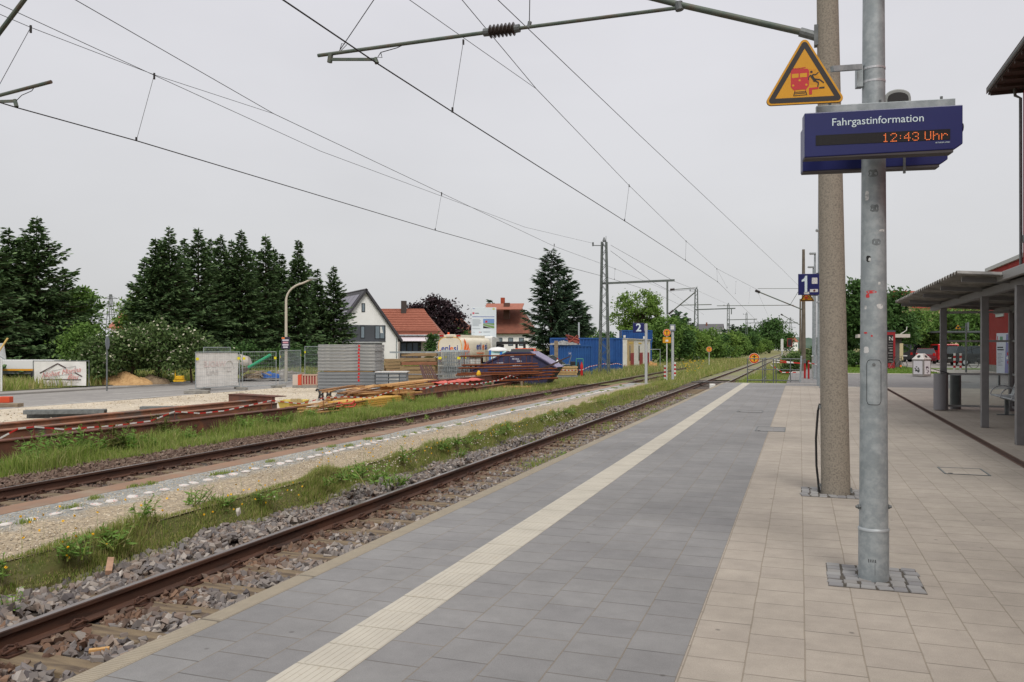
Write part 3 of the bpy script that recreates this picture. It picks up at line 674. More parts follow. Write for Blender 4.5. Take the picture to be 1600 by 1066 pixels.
# service door: a slightly proud curved panel with a dark gap round it
fa = R(-90) + YAW - math.atan((1365 - 800) / F_PX) + .02
def wrap(mb, r, pts, mi=0, depth=.0):
    """outline (s along the girth, z) laid on the shaft"""
    vs = [(math.cos(fa + s / r) * (r), math.sin(fa + s / r) * (r), z) for s, z in pts]
    k = len(vs); mb.add(vs + [(v[0] * .9, v[1] * .9, v[2]) for v in vs], [tuple(range(k))] + [(i, (i + 1) % k, (i + 1) % k + k, i + k) for i in range(k)], mi)
def rrect(w, z0, z1, r, n=6):
    o = []
    for cx, cz, a0 in ((w / 2 - r, z0 + r, -90), (w / 2 - r, z1 - r, 0), (-w / 2 + r, z1 - r, 90), (-w / 2 + r, z0 + r, 180)):
        for i in range(n + 1): a = R(a0 + 90 * i / n); o.append((cx + r * math.cos(a), cz + r * math.sin(a)))
    return o
def wrap_strips(mb, r, w, z0, z1, rad, mi=0):
    n = 12                                                  # vertical strips keep the panel round
    for i in range(n):
        s0 = -w / 2 + w * i / n; s1 = s0 + w / n
        def zz(s):
            e = max(0, abs(s) - (w / 2 - rad)); k = rad - math.sqrt(max(0, rad * rad - e * e)); return z0 + k, z1 - k
        a0, b0 = zz(s0); a1, b1 = zz(s1)
        mb.quad((math.cos(fa + s0 / r) * r, math.sin(fa + s0 / r) * r, a0), (math.cos(fa + s1 / r) * r, math.sin(fa + s1 / r) * r, a1),
                (math.cos(fa + s1 / r) * r, math.sin(fa + s1 / r) * r, b1), (math.cos(fa + s0 / r) * r, math.sin(fa + s0 / r) * r, b0), mi)
zd0, zd1 = EYE + (HOR - 632) / F_PX * 5.65, EYE + (HOR - 563) / F_PX * 5.65
dm = MB(); wrap_strips(dm, rz0(1.35) + .0016, .097, zd0 - .004, zd1 + .004, .026, 0)
door = dm.build('service_door', blackm, pole)
dp = MB(); wrap_strips(dp, rz0(1.35) + .0045, .089, zd0, zd1, .023, 0); dp.build('door_panel', galv, door, smooth=True)
lk = MB(); c0 = Vector((math.cos(fa), math.sin(fa), 0)); lk.cyl(c0 * .088 + Vector((0, 0, zd1 - .03)), c0 * .096 + Vector((0, 0, zd1 - .03)), .011, n=16); lk.build('lock', galv_d, door)
# torn stickers
stick_w = M('sticker_paper', C(206, 206, 204), .7, col2=C(160, 164, 164), scale=40, lo=.5, hi=.6); stick_r = M('sticker_red', C(196, 60, 62), .7); stick_g = M('sticker_residue', C(98, 104, 106), .8, col2=C(126, 132, 134), scale=40)
def sticker(px, py, w, h, mat, seed, name='sticker', rough=.25):
    rr = random.Random(seed); z = EYE + (HOR - py) / F_PX * 5.62; r = rz0(z) + .0012
    s = (px - 1365 - (0 if py > 400 else -2)) / F_PX * 5.62; s = r * math.asin(max(-.97, min(.97, s / r)))
    mb = MB(); n = 12; v = []
    for i in range(n):
        a = 2 * math.pi * i / n; k = 1 - rr.uniform(0, rough); q = max(abs(math.cos(a)), abs(math.sin(a)))
        v.append((s + math.cos(a) / q * w / 2 * k, z + math.sin(a) / q * h / 2 * k))
    pts = [(math.cos(fa + a / r) * r, math.sin(fa + a / r) * r, b) for a, b in v]
    mb.add([(math.cos(fa + s / r) * r, math.sin(fa + s / r) * r, z)] + pts, [(0, i + 1, (i + 1) % n + 1) for i in range(n)]); mb.build(name, mat, pole)
for i, (px, py, w, h, mt) in enumerate([(1354, 547, .045, .05, stick_w), (1361, 456, .075, .022, stick_r), (1356, 462, .03, .03, stick_r), (1374, 479, .046, .042, stick_w), (1357, 404, .034, .046, blackm), (1359, 405, .018, .03, stick_w),
        (1373, 443, .02, .022, stick_w), (1353, 304, .03, .07, stick_w), (1362, 270, .07, .055, stick_g), (1364, 325, .06, .055, stick_g), (1375, 360, .05, .018, stick_w), (1353, 520, .028, .014, stick_r), (1362, 525, .014, .014, stick_r), (1367, 378, .06, .05, stick_g), (1353, 480, .02, .03, stick_w)]):
    sticker(px, py, w, h, mt, i)
mk = MB()
for i in range(5): wrap(mk, .0992, [(-.035 + i * .011, .135 + .004 * (i % 2)), (-.030 + i * .011, .13 + .004 * (i % 3)), (-.032 + i * .011, .155), (-.037 + i * .011, .158)])
wrap(mk, .0992, [(.006, .05), (.008, .05), (.008, .13), (.006, .13)]); mk.build('pen_mark', blackm, pole)

# passenger display: two cases hung on a rail across the pole
navy = M('navy_enamel', C(28, 37, 103, .8), .38, col2=C(25, 33, 96, .8), scale=2, spec=.5)
dz = 5.55
RB = R(7.7)                                              # turned a little towards the platform
zt = EYE + (HOR - 173) / F_PX * 5.45; zb = EYE + (HOR - 238) / F_PX * 5.45
def case_profile(l, ch): return [(-l / 2, 0), (l / 2 - ch * 1.1, 0), (l / 2, ch), (l / 2, .30), (-l / 2, .30)]
def display(name, label, px0, px1, pyb, Z, h, L):
    c = (P(px0, pyb, d=Z) + P(px1, pyb, d=Z)) / 2
    t = T(name, label, 'display', (c.x, c.y, c.z), RB); return t
disp = display('passenger_display', 'blue passenger information display reading the time in orange dots', 1252, 1499, 244, 5.42, .3, 1.05)
L = (1499 - 1252) / F_PX * 5.42 / 1.078
H = (244 - 174) / F_PX * 5.42
prf = [(-L / 2, 0), (L / 2 - .05, .012), (L / 2, .045), (L / 2, H), (-L / 2, H)]
MB().prism(prf, -.055, .055).build('case', navy, disp, bevel=.006)
MB().box(-L / 2 + .004, L / 2 - .055, -.05, .05, -.006, .02).build('tray', M('display_underside', C(70, 66, 68), .7), disp)
scr = MB().box(-L / 2 + .07, L / 2 - .075, -.0575, -.05, .075, .142).build('screen', M('led_screen', C(20, 19, 20), .35), disp)
led = emit('led_amber', C(235, 118, 60), .75); led_off = M('led_off', C(38, 34, 32), .5)
FONT57 = {'1': '00100 01100 00100 00100 00100 00100 01110', '2': '01110 10001 00001 00010 00100 01000 11111', ':': '000 000 010 000 010 000 000', '4': '00010 00110 01010 10010 11111 00010 00010',
          '3': '01110 10001 00001 00110 00001 10001 01110', 'U': '10001 10001 10001 10001 10001 10001 01110', 'h': '10000 10000 10110 11001 10001 10001 10001', 'r': '00000 00000 10110 11001 10000 10000 10000', ' ': '00 00 00 00 00 00 00'}
dots = MB(); off = MB(); pitch = .0082; cols = []
for ch in '12:43 Uhr':
    rows = FONT57[ch].split()
    for c in range(len(rows[0])): cols.append([rows[r][c] == '1' for r in range(7)])
    cols.append([False] * 7)
x1 = L / 2 - .085; ncol = int((L - .17) / pitch)
for c in range(ncol):
    for r in range(7):
        x = x1 - c * pitch; z = .080 + (6 - r) * pitch
        on = c < len(cols) and cols[len(cols) - 1 - c][r]
        if on: dots.box(x - .0024, x + .0024, -.0592, -.0574, z - .0024, z + .0024)
        elif c % 1 == 0: off.box(x - .0018, x + .0018, -.0580, -.0574, z - .0018, z + .0018)
dots.build('time_digits', led, scr); off.build('dark_dots', led_off, scr)
lett = M('white_lettering', C(206, 222, 226), .5)
text('lettering', 'Fahrgastinformation', .070, lett, disp, face_at(-.03, -.0560, H - .073, 0))
text('lettering', 'ALTMANN GMBH', .011, lett, disp, face_at(L / 2 - .12, -.0560, .058, 0))
kb = MB().cyl((L / 2 - .002, .0, .16), (L / 2 + .014, 0, .16), .028, n=14); kb.build('lock', blackm, disp)
disp2 = display('passenger_display', 'second blue display case behind the one showing the time, blank side', 1250, 1476, 266, 5.98, .3, 1.05)
L2 = (1476 - 1250) / F_PX * 5.98 / 1.072; H2 = H + .02
prf = [(-L2 / 2, 0), (L2 / 2 - .05, .012), (L2 / 2, .045), (L2 / 2, H2), (-L2 / 2, H2)]
MB().prism(prf, -.055, .055).build('case', navy, disp2, bevel=.006)
MB().box(-L2 / 2 + .004, L2 / 2 - .055, -.05, .05, -.006, .02).build('tray', MATS['display_underside'], disp2)
# carrying rail: top flat bar and clamp plates
c = P(1372, 175, d=5.7); cr = T('display_rail', 'short galvanised rail clamped to the pole above the displays', 'bracket', (c.x, c.y, c.z), RB)
MB().box(-.43, .44, -.17, -.13, -.032, .018).build('rail_bar', galv, cr, bevel=.003)
MB().box(-.36, .40, .26, .30, -.032, .018).build('rail_bar', galv, cr, bevel=.003)
b = MB()
for x in (-.30, .34):
    b.box(x - .02, x + .02, -.17, .30, -.07, -.034)
b.build('cross_bar', galv, cr)
b = MB()
for x in (-.34, -.02, .36): b.cyl((x, -.15, .018), (x, -.15, .04), .009, n=6)
b.build('bolt', galv_d, cr)
MB().lathe([(.088, 0), (.10, .004), (.10, .026), (.085, .03)], (pb.x - c.x, 0, .0), 28).build('clamp_ring', galv_d, cr, smooth=True)
hk = MB(); hk.box(.20, .215, .15, .165, -.40, -.28); hk.build('hanger', galv_d, cr)

# loudspeaker
c = P(1402, 158, d=5.95); sp = T('loudspeaker', 'grey horn loudspeaker standing on the display rail beside the pole', 'loudspeaker', (c.x, c.y, c.z), RB)
o = []
for i in range(13): a = math.pi * i / 12; o.append((.088 * math.cos(a) * (1.0 - .1 * math.sin(a)), .02 + .062 * math.sin(a) ** .7))
mb = MB(); mb.prism([(-.09, -.045), (.09, -.045)] + o, -.02, .02); mb.prism([(p[0] * .6, p[1] * .6) for p in [(-.09, -.045), (.09, -.045)] + o], .02, .16); mb.build('horn', M('speaker_plastic', C(146, 150, 148), .5), sp, bevel=.008)
mb = MB(); mb.prism([(p[0] * .80, p[1] * .74 - .004) for p in [(-.09, -.045), (.09, -.045)] + o], -.022, -.019); mb.build('grille', M('speaker_grille', C(52, 52, 52), .8), sp)
MB().box(-.012, .012, .04, .06, -.10, -.03).build('foot', galv_d, sp)

# warning triangle
yel = M('sign_yellow', C(218, 158, 34, .92), .5, col2=C(206, 148, 30, .92), scale=2); sign_blk = M('sign_black', C(48, 45, 45), .55); sign_red = M('sign_red', C(196, 52, 58, .9), .5)
def tri(side, r, z0):
    h = side * .866; pts = [Vector((-side / 2, z0)), Vector((side / 2, z0)), Vector((0, z0 + h))]; out = []
    for i in range(3):
        p = pts[i]; a = (pts[i - 1] - p).normalized(); b = (pts[(i + 1) % 3] - p).normalized(); k = r / math.tan(R(30))
        q0 = p + a * k; q1 = p + b * k; cc = p + (a + b).normalized() * (r / math.sin(R(30)))
        a0 = math.atan2(q0.y - cc.y, q0.x - cc.x); a1 = math.atan2(q1.y - cc.y, q1.x - cc.x)
        while a1 < a0: a1 += 2 * math.pi
        for j in range(8): aa = a0 + (a1 - a0) * j / 7; out.append((cc.x + r * math.cos(aa), cc.y + r * math.sin(aa)))
    return out
def warning_sign(t, s, back=True):
    """train and falling person on a yellow triangle, base edge centred on the origin, read from -y"""
    e = s / .53
    MB().prism(tri(s, .03 * e, 0), .001, .010).build('plate', M('sign_back', C(60, 58, 58), .6), t)
    MB().prism(tri(s - .004 * e, .029 * e, .002), -.004, .001).build('yellow_face', yel, t)
    o = tri(s - .045 * e, .02 * e, .013 * e); i_ = tri(s - .155 * e, .002 * e, .045 * e)
    mb = MB(); n = len(o)
    # ring between the outer and the inner triangle
    vs = [(p[0], -.0052, p[1]) for p in o] + [(p[0], -.0052, p[1]) for p in i_]
    mb.add(vs, [(k, (k + 1) % n, (k + 1) % n + n, k + n) for k in range(n)]); mb.build('black_border', sign_blk, t)
    k = s / 124.0                                         # 1 unit = 1 px of the photo
    def X(px, py): return ((px - 1256.5) * k, (162 - py - (px - 1256.5) * .035) * k)
    m = MB()
    def pl(pts, mi, y=-.0054): m.add([(X(*p)[0], y, X(*p)[1]) for p in pts], [tuple(range(len(pts)))], mi)
    pl([(1236, 111), (1238, 108), (1261, 107), (1263, 110), (1263, 133), (1259, 139), (1240, 140), (1236, 135)], 0)
    pl([(1237.5, 115), (1247.5, 114.4), (1247.5, 120.5), (1237.5, 121.5)], 1, -.0057); pl([(1249.5, 114.3), (1260, 113.6), (1260, 120), (1249.5, 120.5)], 1, -.0057)
    for cx, cy in ((1249, 125), (1239.5, 133), (1259, 132)):
        pl([(cx + 1.7 * math.cos(a), cy + 1.7 * math.sin(a)) for a in np.linspace(0, 6.28, 11)[:-1]], 1, -.0057)
    def ln(a, b, w, mi, y=-.0056):
        a = Vector(a); b = Vector(b); d = (b - a).normalized(); q = Vector((-d.y, d.x)) * w / 2; pl([a + q, b + q, b - q, a - q], mi, y)
    for a, b in (((1239, 107.5), (1258, 105)), ((1239, 107.5), (1240.5, 106)), ((1243, 108), (1243, 106)), ((1254, 107.5), (1254, 105.4)), ((1242, 140), (1242, 143)), ((1258, 139), (1258, 142))): ln(a, b, 1.1, 0)
    for a, b in (((1242, 142), (1240, 149)), ((1258, 141.5), (1260, 148)), ((1241.5, 143.5), (1258.5, 142.5)), ((1241, 146), (1259.5, 144.5)), ((1240, 149), (1260, 147.5))): ln(a, b, 1.0, 2)
    pl([(1263, 137), (1277, 136), (1277, 139), (1267.5, 139.7), (1267.5, 147), (1263, 147.4)], 0); pl([(1278, 136.2), (1286, 135.5), (1286, 138), (1278, 138.6)], 2)
    for i in range(9):
        for j in range(12):                                # red dotted field behind the falling figure
            x = 1263.5 + i * 1.7 + (j % 2) * .85; y = 108.5 + j * 2.1
            if x < 1264 + j * .9 + 9 and y < 134: pl([(x - .35, y), (x, y - .35), (x + .35, y), (x, y + .35)], 0, -.0055)
    pl([(1266.5 + 1.9 * math.cos(a), 112.2 + 1.9 * math.sin(a)) for a in np.linspace(0, 6.28, 11)[:-1]], 2)
    for a, b, w in (((1266.5, 117.5), (1272, 127), 4), ((1265.5, 117), (1262.5, 121), 1.6), ((1262.5, 121), (1262.3, 125), 1.5), ((1268, 116.5), (1273, 116.8), 1.6), ((1273, 116.8), (1277, 113), 1.5),
                    ((1271, 123.5), (1279, 124.5), 2.2), ((1279, 124.5), (1285, 129.5), 1.8), ((1271.5, 126), (1277, 129), 2.2), ((1277, 129), (1276, 136), 1.8)): ln(a, b, w, 2)
    m.build('pictogram', [sign_red, yel, sign_blk], t)
c = P(1257, 163, d=5.5); ws = T('warning_sign', 'large yellow warning triangle with red train held out by the galvanised pole', 'warning sign', (c.x, c.y, c.z), R(9))
warning_sign(ws, .53)
a = P(1300, 108, d=5.56); b = P(1345, 105, d=5.66)
br = MB(); Minv = (Matrix.Translation(c) @ Matrix.Rotation(R(9), 4, 'Z')).inverted()
br.bar(Minv @ a, Minv @ b, .03, .036); pc = Minv @ Vector((pb.x, pb.y, a.z))
br.box(pc.x - .115, pc.x - .075, pc.y - .03, pc.y + .03, pc.z - .075, pc.z + .075); br.build('bracket', galv, ws)
st_ = MB()
for dz_ in (-.045, .045):
    pts = [(pc.x + .0745 * math.cos(q), pc.y + .0745 * math.sin(q), pc.z + dz_) for q in np.linspace(0, 2 * math.pi, 33)]
    for i in range(32): st_.bar(pts[i], pts[i + 1], .003, .014)
st_.build('strap', M('strap_steel', C(200, 202, 204), .4, .5), ws)

# concrete mast of the overhead line
conc_m = M('spun_concrete', C(150, 142, 129), .95, col2=C(108, 102, 94), scale=55, lo=.45, hi=.7, col3=C(120, 70, 40), scale3=7, lo3=.68, hi3=.75, bump=.35, bscale=90)
mast = T('concrete_mast', 'round speckled concrete mast with rust spots, standing behind the display pole', 'mast', mbp)
MB().tube([(0, 0, -.02), (-.15, 0, 9.5)], [.152, .082], 36).build('shaft', conc_m, mast, smooth=True)
cb_ = MB(); cb_.tube([(-.165, -.02, .98), (-.185, -.03, .9), (-.205, -.03, .6), (-.20, -.03, .3), (-.17, -.03, .0)], .012, 8)
cab = cb_.build('earth_cable', black, mast, smooth=True)
cl = MB(); cl.box(-.175, -.12, -.045, .0, .93, .97); cl.box(.12, .165, -.04, .0, .03, .07); cl.box(-.175, -.12, -.04, .0, .07, .10); cl.build('clamp', galv_d, mast)

# ------------------------------------------------------------------ overhead line
arm_m = M('green_weathered_steel', C(78, 92, 84), .6, .3, C(104, 108, 98), 6, col3=C(92, 70, 56), scale3=3)
wire_m = M('copper_wire', C(52, 50, 50), .5, .5)
ins_m = M('brown_insulator', C(54, 46, 42), .3)
def insul(mb, a, b, n=6, r=.06, core=.03):
    a = Vector(a); b = Vector(b); N = n * 4; pts = []; rs = []
    for i in range(N + 1): pts.append(a.lerp(b, i / N)); rs.append(core if i % 4 in (0, 1) else r * (1 if i % 4 == 2 else .8))
    mb.tube(pts, rs, 12)
YM = mbp.y
def Q(px, py, Y=YM): return P(px, py, Y=Y)
arm = T('cantilever', 'green steel cantilever with black insulator reaching from the concrete mast over the track', 'cantilever', mbp)
def loc_(p): return Vector(p) - mbp
mb = MB(); mb.tube([loc_(Q(1272, 55)), loc_(Q(1060, 7)), loc_(Q(880, -38))], .036, 12); mb.build('boom_tube', arm_m, arm, smooth=True)
mb = MB(); mb.box(*[v for k in zip(loc_(Q(1272, 60)) - Vector((.0, .05, .09)), loc_(Q(1281, 50)) + Vector((.0, .05, .07))) for v in k]); mb.tube([loc_(Q(1250, 50)), loc_(Q(1275, 57))], .05, 10); mb.build('mast_joint', galv_d, arm)
mb = MB(); mb.tube([loc_(Q(1062, 12)), loc_(Q(806, 45))], .022, 10); mb.tube([loc_(Q(766, 50)), loc_(Q(497, 87))], .024, 10); mb.build('stay_tube', arm_m, arm, smooth=True)
mb = MB(); insul(mb, loc_(Q(806, 45)), loc_(Q(764, 50)), 7, .085, .045); mb.build('insulator', ins_m, arm, smooth=True)
mb = MB(); [MB().tube([loc_(Q(*q0)), loc_(Q(*q1))], r_, 10).build('tube_fitting', galv_d, arm) for q0, q1, r_ in (((812, 44), (804, 45.4), .05), ((766, 50), (756, 51), .05), ((1060, 4), (1062, 16), .05), ((828, 34), (826, 44), .025))]
mb = MB(); mb.bar(loc_(Q(515, 93)), loc_(Q(588, 93)), .03, .035); mb.tube([loc_(Q(517, 84)), loc_(Q(515, 98))], .035, 8); mb.tube([loc_(Q(586, 91)), loc_(Q(589, 99))], .03, 8); mb.build('registration_arm', arm_m, arm)
mb = MB(); mb.tube([loc_(Q(635, 68)), loc_(Q(620, 75)), loc_(Q(595, 82)), loc_(Q(590, 90)), loc_(Q(597, 90)), loc_(Q(595, 83))], .006, 5); mb.tube([loc_(Q(827, 40)), loc_(Q(828, -20))], .006, 5); mb.tube([loc_(Q(530, 80)), loc_(Q(584, 0)), loc_(Q(600, -20))], .006, 5); mb.tube([loc_(Q(530, 82)), loc_(Q(534, 68)), loc_(Q(542, 70)), loc_(Q(532, 80))], .005, 5); mb.build('jumper_wire', wire_m, arm)

arm2 = T('cantilever', 'dark steel cantilever ends reaching over the far track above the spruces', 'cantilever', Q(0, 160))
o2 = Vector(arm2.location); l2 = lambda p: Vector(p) - o2
mb = MB(); mb.tube([l2(Q(80, 128)), l2(Q(0, 149)), l2(Q(-80, 170))], .028, 10); mb.tube([l2(Q(40, -3)), l2(Q(0, 50)), l2(Q(-60, 130))], .036, 10); mb.build('tube', arm_m, arm2, smooth=True)
mb = MB(); mb.bar(l2(Q(-30, 160)), l2(Q(23, 158)), .035, .04); mb.tube([l2(Q(23, 156)), l2(Q(26, 167))], .03, 8); mb.build('registration_arm', arm_m, arm2)
mb = MB(); mb.tube([l2(Q(55, 134)), l2(Q(50, 142)), l2(Q(34, 149)), l2(Q(25, 158))], .006, 5); mb.build('jumper_wire', wire_m, arm2)


def seg(pts, X=None, z=None): return [P(p[0], p[1], X=X if X is not None else None, z=z) if len(p) == 2 else P(p[0], p[1], X=p[2]) for p in pts]
def line_thing(name, label, cat='overhead wire'): return T(name, label, cat, (0, 0, 0))
def arc(a, b, n=14, sag=0.0):
    a = Vector(a); b = Vector(b); return [a.lerp(b, i / n) - Vector((0, 0, sag * 4 * (i / n) * (1 - i / n))) for i in range(n + 1)]
ZS2 = 60.0
# platform track: contact wire, catenary and droppers
ol = line_thing('overhead_line', 'contact wire with its carrier wire and droppers hanging above the platform track', 'overhead line')
cA = Q(589, 99); cB = P(1122, 441, Y=ZS2)
contact = [Vector((cA.x + .05, -14, cA.z))] + [cA] + [P(707, 175, X=-5.2), P(977, 346, X=-5.1), P(1071, 407, X=-5.0), cB, P(1200, 519, X=-5.3), P(1215, 531, X=-5.2)]
MB().tube(contact, .0095, 6).build('contact_wire', wire_m, ol)
mess = [Vector((-5.0, YM, 7.3)), P(722, 0, X=-5.0), P(838, 139, X=-5.0), P(983, 290, X=-5.0), P(1072, 377, X=-5.0), P(1120, 420, X=-5.0), P(1182, 452, Y=ZS2), P(1205, 505, X=-5.0), P(1217, 528, X=-5.0)]
MB().tube([Vector((-5.0, -14, 6.6))] + mess, .0065, 6).build('carrier_wire', wire_m, ol)
stw = [P(590, -40, X=-5.0), P(640, 0, X=-5.0), P(838, 139, X=-5.0)]; MB().tube(stw, .005, 5).build('stitch_wire', wire_m, ol)
for a, b in (((724, 65), (707, 174)), ((983, 290), (976, 345)), ((1072, 377), (1071, 407)), ((1120, 420), (1121, 441)), ((1120, 420), (1136, 450)), ((1150, 440), (1149, 459)), ((1172, 450), (1170, 474))):
    mb = MB(); p = P(*a, X=-5.05); q = P(*b, X=-5.1); mb.tube([p, q], .0045, 5); mb.tube([p + Vector((0, 0, .03)), p - Vector((0, 0, .05))], .016, 6); mb.tube([q + Vector((0, 0, .06)), q - Vector((0, 0, .02))], .016, 6); mb.build('dropper', wire_m, ol)
ol2 = line_thing('overhead_line', 'contact wire with its carrier wire and droppers hanging above the far track', 'overhead line')
X2 = -10.8
MB().tube([Vector((-10.9, -14, 5.1)), Q(25, 168), P(213, 220, X=X2), P(680, 360, X=X2), P(830, 402, X=X2), P(950, 434, X=X2), P(1020, 456, X=X2), P(1090, 490, X=X2)], .0095, 6).build('contact_wire', wire_m, ol2)
MB().tube([P(-60, -95, X=X2), P(118, 0, X=X2), P(428, 178, X=X2), P(690, 302, X=X2), P(866, 385, X=X2), P(961, 420, X=X2), P(1047, 456, X=X2), P(1100, 492, X=X2)], .0065, 6).build('carrier_wire', wire_m, ol2)
MB().tube([P(-20, 14, X=X2), P(48, 43, X=X2), P(241, 117, X=X2), P(428, 178, X=X2)], .005, 5).build('stitch_wire', wire_m, ol2)
for a, b in (((48, 43), (-5, 140)), ((241, 117), (213, 220)), ((690, 302), (680, 360)), ((866, 382), (862, 411)), ((961, 420), (960, 437))):
    mb = MB(); p = P(*a, X=X2); q = P(*b, X=X2); mb.tube([p, q], .0045, 5); mb.tube([p + Vector((0, 0, .03)), p - Vector((0, 0, .08))], .018, 6); mb.tube([q + Vector((0, 0, .06)), q], .018, 6); mb.build('dropper', wire_m, ol2)
tag(MB().tube([P(-40, -5, X=-15.5), P(0, 7, X=-15.5), P(165, 83, X=-15.5), P(500, 236, X=-15.5), P(820, 355, X=-15.5), P(925, 380, X=-15.5)], .0075, 6).build('feeder_wire', wire_m), 'thin feeder wire ending at the bracket of the tall lattice mast', 'overhead wire')
tag(MB().tube([P(700, -75, z=7.6), P(778, 0, z=7.6), P(1000, 212, z=7.6), P(1221, 420, z=7.6), P(1250, 449, z=7.6)], .0075, 6).build('feeder_wire', wire_m), 'straight wire running down to the platform number sign from above', 'overhead wire')

# lattice masts with cross arms
lat_m = M('lattice_steel', C(88, 96, 94), .7, .2, C(110, 116, 112), 8)
def lattice(pxc, Z, ytop, ybar, x_end, ydrop, label, X=-14.5):
    p = P(pxc, HOR, d=Z); s = Z / F_PX; t = T('lattice_mast', label, 'mast', (p.x, p.y, -.8))
    ht = EYE + (HOR - ytop) * s + .8; w0, w1 = .36, .17
    for sx in (-1, 1):
        for sy in (-1, 1): MB().bar((sx * w0, sy * w0, 0), (sx * w1, sy * w1, ht), .09, .09).build('leg', lat_m, t)
    m = MB(); n = int(ht / .55)
    for i in range(n):
        z0 = ht * i / n; z1 = ht * (i + 1) / n; a = w0 + (w1 - w0) * i / n; b = w0 + (w1 - w0) * (i + 1) / n; sg = 1 if i % 2 else -1
        for sy in (-1, 1): m.bar((-a * sg, sy * a, z0), (b * sg, sy * b, z1), .05, .03); m.bar((sy * a, -a * sg, z0), (sy * b, b * sg, z1), .03, .05)
    m.build('bracing', lat_m, t)
    zb_ = EYE + (HOR - ybar) * s + .8; xe = (P(x_end, HOR, Y=p.y).x - p.x)
    m = MB(); m.bar((-.2, 0, zb_), (xe, 0, zb_ + .1), .14, .16); m.build('cross_arm', lat_m, t)
    if ydrop:
        zd = EYE + (HOR - ydrop) * s + .8; xd = xe * .9
        MB().bar((xd, 0, zb_ + .1), (xd, 0, zd), .13, .13).build('drop_post', lat_m, t)
    hd = MB(); hd.lathe([(.12, 0), (.14, .1), (.05, .35)], (0, 0, ht), 8); hd.bar((0, 0, ht - .3), (-.9, 0, ht - .25), .06, .06); hd.tube([(-.9, 0, ht - .3), (-.9, 0, ht + .0)], .07, 8); hd.bar((.15, 0, ht - .1), (.15, 0, ht + .45), .03, .03); hd.build('mast_head', galv_d, t)
    return t, p, s, xe, zb_
la = lattice(944, 65, 378, 443, 1054, 493, 'tall lattice mast with a long cross arm beside the blue containers')
t, p, s, xe, zb_ = la
m = MB(); yy = p.y
def lq(px, py): return P(px, py, Y=yy) - Vector(t.location)
m.tube([lq(1045, 491), lq(1087, 456)], .045, 8); m.tube([lq(1047, 453), lq(1086, 450)], .03, 8); m.tube([lq(1062, 477), lq(1112, 476)], .03, 8); m.build('cantilever', arm_m, t)
m = MB(); insul(m, lq(1045, 491), lq(1052, 485), 4, .12, .06); insul(m, lq(1047, 453), lq(1054, 452), 4, .12, .06); m.build('insulator', ins_m, t)
for args in ((1088, 122, 452, 484, 1149, 492, 'lattice mast in front of the bushes, second along the line'), (1138, 178, 476, 500, 1183, 504, 'lattice mast before the dark pines in the distance'), (1166.5, 240, 490, 505, 1194, 512, 'faraway lattice mast left of the round tree')):
    lattice(*args)
tag(MB().tube([P(954, 383, d=65), P(1054, 440, d=66), P(1085, 452, d=122), P(1138, 476, d=178)], .012, 5).build('feeder_wire', wire_m), 'wire running from the tall lattice mast head down to the next masts', 'overhead wire')
tag(MB().tube([P(954, 392, d=65), P(1018, 440, X=-12), P(1047, 455, d=66), P(1087, 452, d=70)], .014, 5).build('guy_wire', wire_m), 'slack wire hanging from the tall lattice mast to its cross arm', 'overhead wire')

# further round masts on the platform side
def round_mast(px, Z, label, arms):
    p = D(px, Z, -.3); t = T('concrete_mast', label, 'mast', p)
    MB().tube([(0, 0, 0), (0, 0, 8.6 if Z < 80 else 8.0)], [.16, .09], 12).build('shaft', M('brown_mast', C(112, 104, 92), .9, col2=C(90, 82, 72), scale=3), t, smooth=True)
    m = MB(); yy = p.y
    for a, b, r in arms: m.tube([P(*a, Y=yy) - p, P(*b, Y=yy) - p], r, 8)
    if arms:
        m.build('cantilever', arm_m, t); i_ = MB(); a = arms[0][0]; b = arms[0][1]; u = Vector(a).lerp(Vector(b), .10); insul(i_, P(*a, Y=yy) - p, P(u.x, u.y, Y=yy) - p, 4, .13, .07); i_.build('insulator', ins_m, t)
round_mast(1255.5, 56.5, 'brown round mast with slanting cantilever at the end of the platform', [((1180, 454), (1254, 484), .04), ((1184, 451), (1252, 451), .015), ((1120, 478), (1240, 477), .022), ((1235, 476), (1252, 448), .015)])
round_mast(1250.5, 104, 'thinner brown mast farther along the line than the slanting cantilever', [((1220, 491), (1250, 508), .045), ((1220, 505), (1247, 504), .03)])

# tall radio pole, number sign, lamps, cabinet
p = D(1281, 34.4, 0); rp = T('platform_pole', 'slim grey pole beside the concrete mast carrying the platform number one', 'pole', p)
MB().tube([(0, 0, 0), (0, 0, 2.2), (0, 0, 9.4)], [.125, .105, .06], 14).build('shaft', galv, rp, smooth=True)
MB().lathe([(.13, 0), (.13, .05), (.12, .07)], (0, 0, 3.45), 14).build('collar', M('collar_light', C(178, 184, 186), .5), rp); MB().lathe([(.14, 0), (.14, .5)], (0, 0, 3.0 + 1.2), 14).build('control_box', blackm, rp)
def number_sign(name, label, n, pxa, pxb, pya, pyb, Z, rz, pole_thing=True):
    a = P((pxa + pxb) / 2, (pya + pyb) / 2, d=Z); w = (pxb - pxa) / F_PX * Z / math.cos(YAW); h = (pyb - pya) / F_PX * Z
    t = T(name, label, 'platform sign', a, rz)
    MB().box(-w / 2, w / 2, -.04, .04, -h / 2, h / 2).build('panel', navy, t, bevel=.01)
    if n == '1':
        q = [(.17, 0), (.31, 0), (.31, .92), (.20, .92), (.14, .78), (0, .70), (0, .60), (.17, .64)]; MB().prism([(-w * .36 + x * h * .8, -h * .42 + z * h * .9) for x, z in q], -.044, -.0402).build('number', lett, t)
    else: text('number', n, h * 1.12, lett, t, face_at(0, -.0415, 0), bold=.012)
    return t, w, h
